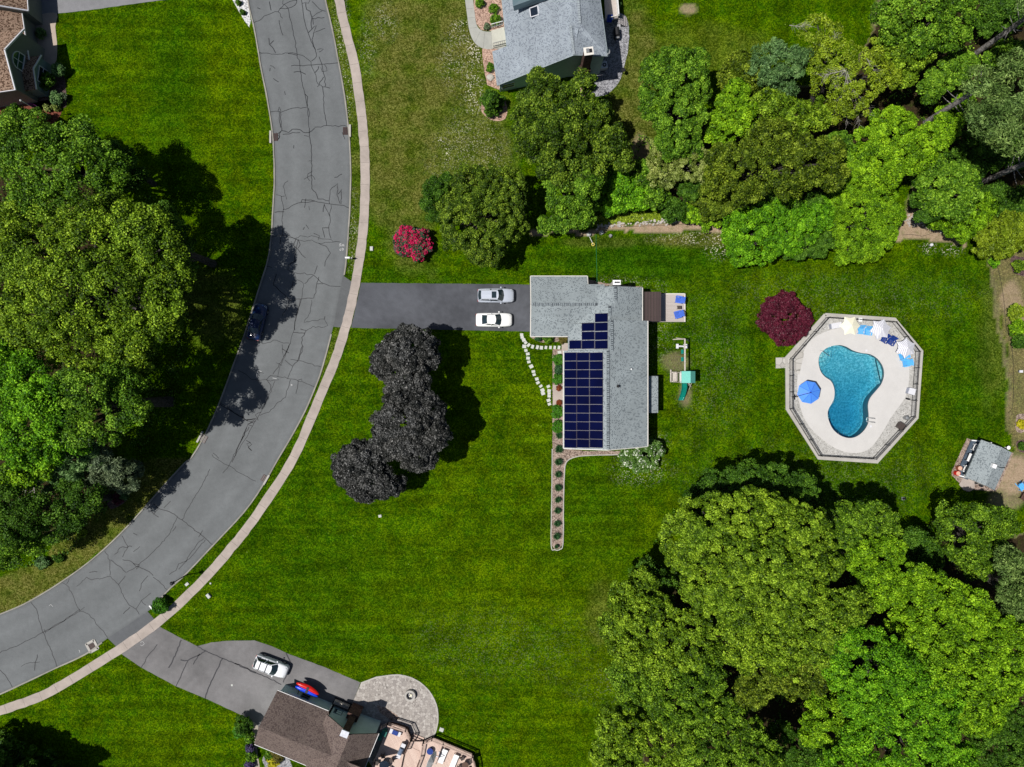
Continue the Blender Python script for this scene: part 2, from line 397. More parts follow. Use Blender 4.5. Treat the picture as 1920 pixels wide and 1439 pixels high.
# ---------------------------------------------------------------- the setting: ground, road, pavements
def pxs(pts, z=0.0): return [P2(x, y, z) for x, y in pts]
POOL_OUT = [(1546.7,590.5),(1676.8,599),(1727,659),(1718,783.5),(1643.5,866.4),(1534.5,859),(1475.6,766.8),(1475,694.5),(1473.4,672.3)]
def axis(lo, hi, st, far):
    a = list(np.arange(lo, hi+st/2, st)); e = st; x = hi; up = []
    while x < far: e *= 1.5; x += e; up.append(x)
    e = st; x = lo; dn = []
    while x > -far: e *= 1.5; x -= e; dn.append(x)
    return np.array(dn[::-1]+a+up)
def build_ground():
    gx = axis(-75, 75, 0.4, 900); gy = axis(-58, 58, 0.4, 900)
    X, Y = np.meshgrid(gx, gy); nx, ny = len(gx), len(gy)
    PX = X/S+960; PY = 719.5-Y/S
    rs = np.random.RandomState(3)
    def soft(shape):            # smooth random field for ragged borders
        f = np.zeros(X.shape)
        for k, a in ((9, 1.0), (23, .6), (61, .35)):
            ph = rs.rand(4, 6)*6.28
            for i in range(6):
                th = rs.rand()*6.28
                f += a*np.sin((PX*math.cos(th)+PY*math.sin(th))*k/1400.0*6.28*(.6+.8*rs.rand())+ph[0, i])/6
        return f
    W = soft(0)
    def ell(cx, cy, rx, ry, st, edge=0.5):
        d = np.sqrt(((PX-cx)/rx)**2+((PY-cy)/ry)**2) + W*0.35
        return st*np.clip((1.0+edge*.5-d)/edge, 0, 1)
    def pol(pts, st):
        return st*inpoly(PX+W*7, PY+np.roll(W, 37, 0)*7, pts)
    dry = np.zeros(X.shape); clo = dry.copy(); soil = dry.copy(); lush = dry.copy()
    for a in ((800,90,120,120,.8),(760,230,90,230,.75),(860,250,100,110,.6),(1195,120,40,110,.7),(1185,230,40,70,.8),(1300,100,150,50,.25),
              (1300,450,70,14,.8),(1130,455,60,10,.35),
              (1860,640,30,120,.35),(400,570,60,80,.5),(1130,1150,30,60,.4)):
        dry = np.maximum(dry, ell(*a))
    dry = np.maximum(dry, pol([(120,920),(300,860),(350,860),(300,920),(225,1005),(150,1070),(60,1130),(-20,1160),(-20,1085),(90,1050)], .85))
    dry = np.maximum(dry, pol([(640,0),(680,240),(683,300),(676,400),(668,495),(650,500),(655,440),(658,330),(650,230),(635,118),(610,0)], .35))
    dry = np.maximum(dry, pol([(1848,470),(1866,540),(1888,650),(1893,730),(1887,800),(1910,850),(1990,860),(1990,400),(1860,440)], 1.0))
    soil = np.maximum(soil, pol([(1848,470),(1866,540),(1888,650),(1893,730),(1887,800),(1910,850),(1990,860),(1990,400),(1860,440)], .22))
    dry = np.maximum(dry, pol([(630,615),(650,612),(560,800),(470,930),(520,850)], .3))
    for a in ((892,95,24,26,1.0),(862,58,22,16,.8),(890,170,14,40,.9),(868,110,40,50,.35),(830,262,16,4,1.0),(838,285,4,18,.9),(1203,880,45,25,.35),(1235,830,20,20,.2),
              (1290,447,50,10,.8),(1345,462,22,22,.8),(650,170,16,60,.45),(640,60,14,60,.45),(662,440,10,60,.35),(690,90,15,50,.3),(1600,560,230,45,.08),(1540,900,200,60,.08),(1220,610,40,60,.2),
              (1740,465,15,10,.7),(1785,470,18,8,.6),(1150,1290,60,40,.1),(950,1210,160,60,.07),(1330,690,60,130,.08),(1160,535,60,14,.4),(720,40,20,30,.3),(880,280,60,60,.3)):
        clo = np.maximum(clo, ell(*a, edge=.9))
    for a in ((1640,215,40,20,1.0),(1660,40,22,50,.7),(1625,300,12,60,.8),(1725,395,22,40,1.0),(1630,130,25,40,.6),(1735,150,30,30,.6),(1898,890,42,42,.95),(1895,560,20,30,.7),(1908,590,16,30,.7),
              (1270,680,24,16,.32),(1200,290,14,30,.6),(1290,18,14,8,.7),(1285,740,12,22,.45),(1870,480,14,12,.3),(1885,940,30,20,.5)):
        soil = np.maximum(soil, ell(*a))
    soil = np.maximum(soil, pol([(1000,432),(1100,430),(1180,420),(1240,418),(1300,414),(1345,415),(1360,428),(1365,433),(1180,434),(1060,438),(1000,440)], 1.0))
    soil = np.maximum(soil, pol([(1700,395),(1760,420),(1805,432),(1812,462),(1770,452),(1670,450),(1690,420)], .95))
    soil = np.maximum(soil, pol([(1848,470),(1856,480),(1878,610),(1893,700),(1898,780),(1890,790),(1886,700),(1868,600)], .35))
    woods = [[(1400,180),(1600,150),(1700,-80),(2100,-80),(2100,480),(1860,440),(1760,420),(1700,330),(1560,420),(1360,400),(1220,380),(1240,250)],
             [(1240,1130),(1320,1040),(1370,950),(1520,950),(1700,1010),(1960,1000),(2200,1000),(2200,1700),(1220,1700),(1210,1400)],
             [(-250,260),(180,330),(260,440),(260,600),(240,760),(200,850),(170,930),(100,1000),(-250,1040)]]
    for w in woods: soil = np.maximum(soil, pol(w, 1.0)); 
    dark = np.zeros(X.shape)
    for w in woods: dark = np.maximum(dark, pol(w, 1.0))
    for a in ((1180,490,190,35,.9),(1330,640,90,90,.45),(1690,540,170,40,.5),(1480,900,170,50,.6),(560,1000,130,200,.35),(270,60,100,60,.25),(690,520,200,20,.5),(750,640,80,20,.5),(1110,960,90,110,.4),(1820,700,60,160,.5),(640,1080,200,80,.4),(320,190,60,170,.6),(200,200,50,100,.2),(600,1210,200,40,.4)):
        lush = np.maximum(lush, ell(*a, edge=.9))
    yel = np.zeros(X.shape)
    for a in ((900,1110,230,110,.75),(1120,1180,60,250,.8),(860,880,60,70,.5),(1490,560,200,40,.5),(430,150,60,130,.85),(350,270,110,50,.6),(230,120,60,80,.55),(990,760,50,60,.7),(720,1250,200,40,.45),
              (1250,1010,100,50,.6),(300,1400,60,60,.6),(1350,90,120,50,.7),(1550,500,150,30,.45),(1050,1300,80,120,.65),(1000,900,40,120,.5),(870,720,60,80,.5),(1480,880,140,30,.5),(1740,860,60,50,.3)):
        yel = np.maximum(yel, ell(*a, edge=1.0))
    keep = ~inpoly(X, Y, [(x*0.985+P(1600,729).x*0.015, y*0.985+P(1600,729).y*0.015) for x, y in pxs(POOL_OUT)])
    Z = np.zeros(X.shape)
    me = bpy.data.meshes.new('lawn')
    me.vertices.add(nx*ny); me.vertices.foreach_set('co', np.stack([X, Y, Z], -1).astype(np.float32).ravel())
    i, j = np.meshgrid(np.arange(nx-1), np.arange(ny-1)); a = (j*nx+i).ravel()
    q = np.stack([a, a+1, a+nx+1, a+nx], -1)
    kf = keep.ravel()[q].any(1)
    inner = (np.abs(X) < 76) & (np.abs(Y) < 60)
    q = q[kf | ~inner.ravel()[q].all(1)]
    m = len(q); me.loops.add(m*4); me.loops.foreach_set('vertex_index', q.astype(np.int32).ravel())
    me.polygons.add(m); me.polygons.foreach_set('loop_start', np.arange(0, m*4, 4, dtype=np.int32))
    ca = me.color_attributes.new('mask', 'FLOAT_COLOR', 'POINT')
    ca.data.foreach_set('color', np.stack([dry, clo, soil, lush], -1).astype(np.float32).ravel())
    ya = me.attributes.new('yellowing', 'FLOAT', 'POINT'); ya.data.foreach_set('value', yel.astype(np.float32).ravel())
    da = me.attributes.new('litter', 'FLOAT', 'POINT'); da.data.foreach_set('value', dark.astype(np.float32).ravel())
    me.update(); me.validate()
    n = N('lawn grass').rough(1.0, 0.0)
    at = n.n('ShaderNodeAttribute'); at.attribute_name = 'mask'
    sp = n.n('ShaderNodeSeparateColor'); n.l(at.outputs['Color'], sp.inputs[0])
    lit = n.n('ShaderNodeAttribute'); lit.attribute_name = 'litter'
    co = n.coord()
    warp = n.noise(co, 0.35, 5, 0.7); fine = n.noise(co, 4.5, 6, 0.85); mid = n.noise(co, 1.1, 5, 0.75); big = n.noise(co, 0.07, 4, 0.6)
    stx = n.noise(n.coord('Object', (0.06, 1.05, 1), R(4)), 1.0, 1, 0.4)       # mowing passes
    sty = n.noise(n.coord('Object', (0.6, 0.05, 1), R(-3)), 1.0, 1.5, 0.4)
    grain = n.noise(co, 8.0, 3, 0.75); blot = n.noise(co, 0.42, 6, 0.72)
    gk = n.math('ADD', n.math('MULTIPLY', n.math('SUBTRACT', grain, 0.5), 2.1), n.math('ADD', n.math('MULTIPLY', n.math('SUBTRACT', fine, 0.5), 1.1), 0.5), True)
    vc = n.n('ShaderNodeTexVoronoi'); vc.inputs['Scale'].default_value = 6.5; n.l(co, vc.inputs['Vector'])
    vs_ = n.n('ShaderNodeSeparateColor'); n.l(vc.outputs['Color'], vs_.inputs[0])
    gk = n.math('ADD', n.math('MULTIPLY', gk, 0.62), n.math('MULTIPLY', vs_.outputs[0], 0.40), True)
    g = n.ramp(gk, [(0.12, (0.004,0.018,0.0004)), (0.48, (0.020,0.066,0.0010)), (0.85, (0.078,0.178,0.001))])
    gy = n.ramp(gk, [(0.12, (0.014,0.028,0.0005)), (0.48, (0.052,0.094,0.0005)), (0.85, (0.175,0.250,0.002))])
    g = n.mix(n.ramp(mid, [(0.42, 0.0), (0.62, 0.55)]), g, gy)
    g = n.mix(n.math('MULTIPLY', n.ramp(blot, [(0.45, 0.0), (0.60, 0.75)]), n.ramp(big, [(0.38, 0.15), (0.60, 1.0)])), g, gy)
    yt = n.n('ShaderNodeAttribute'); yt.attribute_name = 'yellowing'
    g = n.mix(n.math('MULTIPLY', yt.outputs['Fac'], n.ramp(n.noise(co, 0.6, 5, .75), [(0.36, 0.05), (0.60, 1.0)])), g, gy)
    lf = n.math('MULTIPLY', at.outputs['Alpha'], 0.7)
    g = n.mix(lf, g, n.ramp(gk, [(0.12, (0.002,0.014,0.0004)), (0.48, (0.010,0.054,0.0008)), (0.85, (0.042,0.140,0.004))]))
    xyz = n.n('ShaderNodeSeparateXYZ'); n.l(co, xyz.inputs[0])
    east = n.math('GREATER_THAN', xyz.outputs['X'], 23.0)
    st = n.mix(east, n.ramp(stx, [(0.40, 0.0), (0.60, 1.0)]), n.ramp(sty, [(0.40, 0.0), (0.60, 1.0)]))
    g = n.mix(1.0, g, n.ramp(st, [(0.0, 0.80), (1.0, 1.06)]), 'MULTIPLY')
    g = n.mix(1.0, g, n.ramp(warp, [(0.36, 0.66), (0.60, 1.16)]), 'MULTIPLY')
    dm = n.math('MULTIPLY', sp.outputs[0], n.ramp(warp, [(0.36, 0.25), (0.56, 1.0)]))
    d = n.ramp(gk, [(0.12, (0.018,0.021,0.002)), (0.48, (0.082,0.082,0.014)), (0.85, (0.250,0.225,0.075))])
    g = n.mix(dm, g, d)
    sm = n.math('MULTIPLY', sp.outputs[2], n.ramp(mid, [(0.3, 0.55), (0.5, 1.0)]))
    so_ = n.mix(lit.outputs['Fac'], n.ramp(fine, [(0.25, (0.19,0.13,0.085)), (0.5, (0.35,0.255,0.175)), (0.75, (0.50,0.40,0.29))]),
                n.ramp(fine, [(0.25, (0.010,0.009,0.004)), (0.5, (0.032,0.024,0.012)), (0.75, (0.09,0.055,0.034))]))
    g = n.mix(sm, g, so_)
    cn = n.voro(co, 4.6, 'Distance'); cl = n.ramp(cn, [(0.16, 1.0), (0.42, 0.0)])
    cm = n.math('MULTIPLY', cl, n.math('MULTIPLY', sp.outputs[1], n.ramp(n.noise(co, 0.9, 4, .7), [(0.36, 0.0), (0.58, 1.6)])), True)
    g = n.mix(cm, g, (0.62,0.58,0.46))
    dn = n.ramp(n.voro(co, 0.85, 'Distance'), [(0.0, 1.0), (0.05, 1.0), (0.075, 0.0)])
    dk = n.math('MULTIPLY', n.math('MULTIPLY', dn, n.ramp(n.noise(co, 0.12, 3), [(0.45, 0.0), (0.6, 0.7)])), n.math('SUBTRACT', 1.0, sp.outputs[2], True))
    g = n.mix(dk, g, (0.22,0.33,0.05))
    n.col(g).bump(n.math('ADD', n.noise(co, 7, 3, .8), mid), 0.9, 0.10)
    me.materials.append(n.m)
    o = bpy.data.objects.new('ground', me); COL.objects.link(o); tag(o, kind='structure')
build_ground()
def structure(name, mb, mat, parent=None):
    o = mb.build(name, mat, parent)
    if not parent: tag(o, kind='structure')
    return o
L_px = [(462,-60),(465,0),(478,60),(490,130),(502,190),(511,250),(514,300),(514.5,345),(512,390),(509,440),(503,485),(487,538),(470,592),(455,638),(436.5,688.5),(413,752),(386,813),(360,857),(345,870),(302,917),(225,1002),(150,1067),(60,1125),(0,1152),(-70,1180),(-200,1225)]
R_px = [(598,-60),(610,0),(623,55),(635,118),(646,180),(652.5,233),(656,276),(657.7,330),(656,390),(653,439),(648,500),(640,540),(625,612),(605.5,686),(592,725),(566,783.6),(523.7,857.5),(470,945),(400,1022.5),(350,1075),(312.5,1110),(277,1147),(202,1197),(160,1227),(100,1255),(0,1302),(-80,1335),(-200,1380)]
Lr = catmull(pxs(L_px), 5); Rr = catmull(pxs(R_px), 5)
def resample(pts, k):
    a = np.array(pts); d = np.r_[0, np.cumsum(np.hypot(*np.diff(a, axis=0).T))]; t = np.linspace(0, d[-1], k)
    return np.stack([np.interp(t, d, a[:, 0]), np.interp(t, d, a[:, 1])], 1)
RA, RB = resample(Lr, 220), resample(Rr, 220); NC = 11
mb = MB(); mb.v = [tuple(RA[i]*(1-j/(NC-1))+RB[i]*(j/(NC-1)))+(0.015,) for i in range(220) for j in range(NC)]
for i in range(219):
    for j in range(NC-1): mb.f.append([i*NC+j, (i+1)*NC+j, (i+1)*NC+j+1, i*NC+j+1]); mb.m.append(0)
road = structure('road', mb, M['asphalt'])
at_ = road.data.attributes.new('across', 'FLOAT', 'POINT'); at_.data.foreach_set('value', np.tile(np.linspace(0, 1, NC), 220).astype(np.float32))
def strip(line, w, z0, z1, mb, seed=1, amp=0.015, side=0):
    rg = random.Random(seed)
    a = offset_line(line, side + w/2 + rg.uniform(0, amp)); b = offset_line(line, side - w/2)
    a = [(x+rg.uniform(-amp, amp), y+rg.uniform(-amp, amp)) for x, y in a]; b = [(x+rg.uniform(-amp, amp), y+rg.uniform(-amp, amp)) for x, y in b]
    for i in range(len(line)-1):
        mb.add([(*a[i], z1), (*b[i], z1), (*b[i+1], z1), (*a[i+1], z1), (*a[i], z0), (*b[i], z0), (*b[i+1], z0), (*a[i+1], z0)], [(0,3,2,1)[::-1], (0,1,5,4), (1,2,6,5), (2,3,7,6), (3,0,4,7)])
    return mb
# walking-side kerb is broken at the two driveways
def split(line, gaps):
    out = [[]]
    for p in line:
        py = 719.5 - p[1]/S
        if any(a < py < b for a, b in gaps):
            if out[-1]: out.append([])
        else: out[-1].append(p)
    return [s for s in out if len(s) > 1]
mb = MB()
strip(Lr, 0.16, 0.0, 0.10, mb, 5, side=0.0)
for sgm in split(Rr, ((517, 613), (1146, 1198))): strip(sgm, 0.16, 0.0, 0.10, mb, 6)
structure('kerb', mb, M['kerb'])
W_px = [(632,-40),(636,0),(649,60),(664.5,121),(676,200),(680,240),(684,294),(683.7,385),(680,440),(672,500),(661,560),(648,614),(628,676),(603,737),(551,857),(484,962),(440,1020),(388,1080),(308,1157),(221,1220),(105,1291),(60,1312),(0,1333),(-100,1368)]
Wc = catmull(pxs(W_px), 7)
mb = MB(); strip(Wc, 1.18, 0.0, 0.05, mb, 7, 0.045); walk = structure('sidewalk', mb, M['walk'])
mb = MB(); acc = 0; rg = random.Random(2)
for i in range(1, len(Wc)):
    acc += math.hypot(Wc[i][0]-Wc[i-1][0], Wc[i][1]-Wc[i-1][1])
    if acc > 1.9:
        acc = 0; a = offset_line(Wc, 0.55)[i]; b = offset_line(Wc, -0.55)[i]
        mb.bar((*a, 0.052), (*b, 0.052), 0.035, 0.008)
structure('joint', mb, m_plain('joint', (0.22,0.19,0.17), 0.9), walk)
# driveways
mb = MB(); mb.slab(jitter(pxs([(677,530.6),(994,534),(1004,534),(1004,622),(994,622),(658.5,615)]), 0.02, 3), None, 0.012); structure('driveway', mb, M['asphalt_dark'])
mb = MB(); mb.slab(pxs([(643,517),(663,531),(645,615),(625,613)]), None, 0.022); structure('driveway', mb, m_asphalt('apron asphalt', (0.105,0.11,0.115)))
mb = MB(); mb.slab(jitter(pxs([(299,1175),(330,1192),(370,1212),(396,1205),(425,1202),(477,1201),(510,1212),(540,1226),(610,1252),(676,1280),(661,1320),(640,1380),(480,1380),(474,1353),(450,1340),(390,1312),(330,1287),(265,1252),(228,1227)]), 0.02, 4), None, 0.012); low_dr = structure('driveway', mb, M['asphalt_old'])
mb = MB(); mb.slab(pxs([(277,1147),(290,1162),(222,1216),(202,1197)]), None, 0.022); structure('driveway', mb, m_asphalt('apron asphalt', (0.10,0.105,0.112)))
mb = MB(); mb.slab(jitter(pxs([(60,-60),(60,28),(96,27),(108,26),(170,19),(250,8),(340,-4),(440,-20),(440,-60)]), 0.02, 5), None, 0.012); structure('driveway', mb, m_asphalt('pale driveway', (0.19,0.19,0.20)))
# paths
mb = MB(); mb.slab(catmull(pxs([(80,27),(107,26),(104,50),(107,80),(107,104),(104,118),(94,128),(84,136),(72,132),(66,100),(62,60),(66,40)]), 3, True), 0, 0.03); structure('path', mb, m_concrete('warm path', (0.40,0.33,0.27), 0.15))
ed = catmull(pxs([(870,-30),(872,0),(876,30),(880,58),(888,78),(900,89),(915,93),(925,92)]), 5); inn = catmull(pxs([(885,-30),(887,0),(890,25),(893,45),(899,55),(909,59.5),(922,60)]), 5)
mb = MB(); mb.slab(ed + pxs([(948,92),(948,60)]) + inn[::-1], 0, 0.05); pth = structure('path', mb, M['walk_grey'])
mb = MB()
for a, b in (((874,17),(887,16)),((878,34),(891,33)),((881,53),(895,52)),((890,81),(900,60)),((906,91),(909,61)),((921,93),(921,61))): mb.bar(P(*a,.052), P(*b,.052), .03, .008)
structure('joint', mb, m_plain('joint grey', (0.2,0.2,0.18), 0.9), pth)
mb = MB(); mb.slab(catmull(pxs([(474,1354),(484,1362),(482,1378),(482,1398),(484,1420),(490,1460),(478,1460),(475,1420),(477,1398),(474,1378)]), 3, True), 0, 0.03); structure('path', mb, m_concrete('tan path', (0.33,0.29,0.24), 0.15))
mb = MB(); mb.slab(catmull(pxs([(497,1439),(492,1425),(499,1412),(514,1400),(530,1405),(545,1430),(548,1460),(500,1470)]), 4, True), 0, 0.02); structure('gravel_bed', mb, M['gravel_grey'])
# stone patio by the lower house
pc = P(742, 1345)
mb = MB(); mb.slab([(pc.x+5.53*math.cos(t), pc.y+5.53*math.sin(t)) for t in np.linspace(R(-62), R(100), 44)] + pxs([(705,1270),(677,1281),(661,1318),(640,1360),(700,1440),(800,1420)]), 0, 0.04); structure('patio', mb, M['patio'])
mb = MB(); strip([(pc.x+5.55*math.cos(t), pc.y+5.55*math.sin(t)) for t in np.linspace(R(-38), R(98), 40)] + pxs([(706,1270),(677,1281)]), 0.16, 0, 0.06, mb, 8); structure('kerb', mb, M['coping'])
mb = MB(); mb.slab(pxs([(706,1322),(722,1326),(745,1341),(750,1348),(735,1352),(712,1336)]), 0, 0.055); structure('gravel_bed', mb, M['mulch_tan'])
# planting beds
def bed(pts, mat, seed=1, n=3, z=0.02, closed=True):
    mb = MB(); mb.slab(jitter(catmull(pxs(pts), n, True), 0.04, seed, 0.4) if closed else jitter(pxs(pts), 0.04, seed, 0.4), 0, z); return structure('mulch_bed', mb, mat)
bed([(1036,655),(1058,655),(1062,842),(1100,846),(1164,846),(1164,852),(1100,854),(1078,857),(1064,864),(1058,880),(1056,940),(1055,1018),(1050,1029),(1040,1030),(1034,1022),(1035,940),(1036,840),(1036,700)], M['mulch_tan'], 2, closed=False)
bed([(997,630),(1066,630),(1066,640),(1040,642),(1015,642),(1003,637)], M['mulch_tan'], 3)
bed([(1100,524),(1120,528),(1150,534),(1205,538),(1205,546),(1100,546)], M['mulch_tan'], 13, closed=False)
bed([(887,-30),(889,20),(893,45),(902,56),(922,59),(950,60),(950,-30)], M['mulch_pink'], 4, closed=False)
bed([(904,92),(950,92),(950,160),(935,168),(914,160),(907,130)], M['mulch_pink'], 5, closed=False)
bed([(902,200),(905,213),(920,225),(938,227),(950,218),(948,190),(925,180),(905,186)], M['mulch_pink'], 6)
bed([(1088,150),(1106,150),(1106,181),(1088,181)], M['mulch_pink'], 7, closed=False)
mb = MB(); mb.slab(jitter(catmull(pxs([(1100,60),(1150,28),(1170,28),(1178,45),(1179,80),(1172,120),(1160,155),(1140,176),(1115,182),(1098,178),(1090,150)]), 4, True), 0.04, 8), 0, 0.02); structure('gravel_bed', mb, M['gravel_grey'])
bed([(-40,200),(40,196),(75,190),(100,188),(116,202),(112,220),(100,232),(80,245),(40,258),(-40,262)], M['mulch_red'], 9)
bed([(64,110),(100,112),(112,128),(122,150),(124,175),(124,200),(100,206),(60,200),(50,150)], M['mulch_dark'], 10)
bed([(62,30),(70,30),(84,50),(86,75),(78,92),(66,90)], M['gravel_grey'], 11)
bed([(430,-30),(436,0),(450,25),(462,45),(468,52),(470,40),(465,0),(460,-30)], M['white_gravel'], 12, closed=False)
bed([(1895,478),(1912,482),(1940,485),(1940,520),(1912,517),(1898,508)], M['mulch_dark'], 13)
bed([(1906,780),(1925,778),(1930,800),(1915,812),(1905,806)], M['mulch_tan'], 14)
bed([(1905,828),(1925,826),(1930,845),(1912,848)], M['mulch_dark'], 15)
bed([(1813,822),(1900,850),(1868,922),(1818,918),(1812,922),(1798,905),(1785,892),(1784,885),(1800,850)], M['mulch_tan'], 16, closed=False)
bed([(738,468),(742,435),(760,425),(785,430),(806,452),(800,474),(775,482),(750,480)], M['mulch_dark'], 17)
bed([(200,940),(215,930),(236,925),(238,938),(222,950),(208,955)], M['mulch_dark'], 18)
mb = MB(); 
rg = random.Random(4)
for line in (catmull(pxs([(1164,852.5),(1100,854.5),(1078,857.5),(1064,864.5),(1058.5,880),(1056.5,940),(1055.5,1018),(1050,1030),(1040,1031),(1033.5,1022),(1034.5,940),(1035.5,842)]), 6),): strip(line, 0.12, 0, 0.07, mb, 3)
structure('kerb', mb, M['coping'])
# low stone edging (dry laid wall) under the hedge
def stones(line, n, smin, smax, seed, mb, spread=0.3):
    rg = random.Random(seed)
    for i in range(n):
        t = rg.random()*(len(line)-1); k = int(t); f = t-k
        x = line[k][0]*(1-f)+line[k+1][0]*f+rg.gauss(0, spread*.4); y = line[k][1]*(1-f)+line[k+1][1]*f+rg.gauss(0, spread*.4)
        r = rg.uniform(smin, smax); b = len(mb.v); m = 7; rot = rg.random()*6
        ring = [(x+r*rg.uniform(.75,1.15)*math.cos(rot+2*math.pi*j/m), y+r*rg.uniform(.6,1)*math.sin(rot+2*math.pi*j/m)) for j in range(m)]
        vs = [(px, py, 0) for px, py in ring] + [(x+(px-x)*.75, y+(py-y)*.75, r*.8) for px, py in ring]
        mb.add(vs, [tuple(range(m, 2*m))] + [(j, (j+1) % m, m+(j+1) % m, m+j) for j in range(m)])
    return mb
mb = stones(pxs([(1120,427),(1150,422),(1200,418),(1240,416),(1290,412),(1335,410),(1350,418)]), 190, 0.08, 0.22, 1, MB(), .45)
tag(mb.build('dry_stone_edging', M['rock'], None), 'rough line of pale fieldstones along the foot of the hedge', 'stones', kind='stuff')
mb = stones(pxs([(1698,415),(1715,412),(1735,420),(1770,428)]), 90, 0.08, 0.2, 2, MB(), 1.0)
tag(mb.build('stone_pile', M['rock'], None), 'scattered pale stones in the gap between the shrubs', 'stones', kind='stuff')
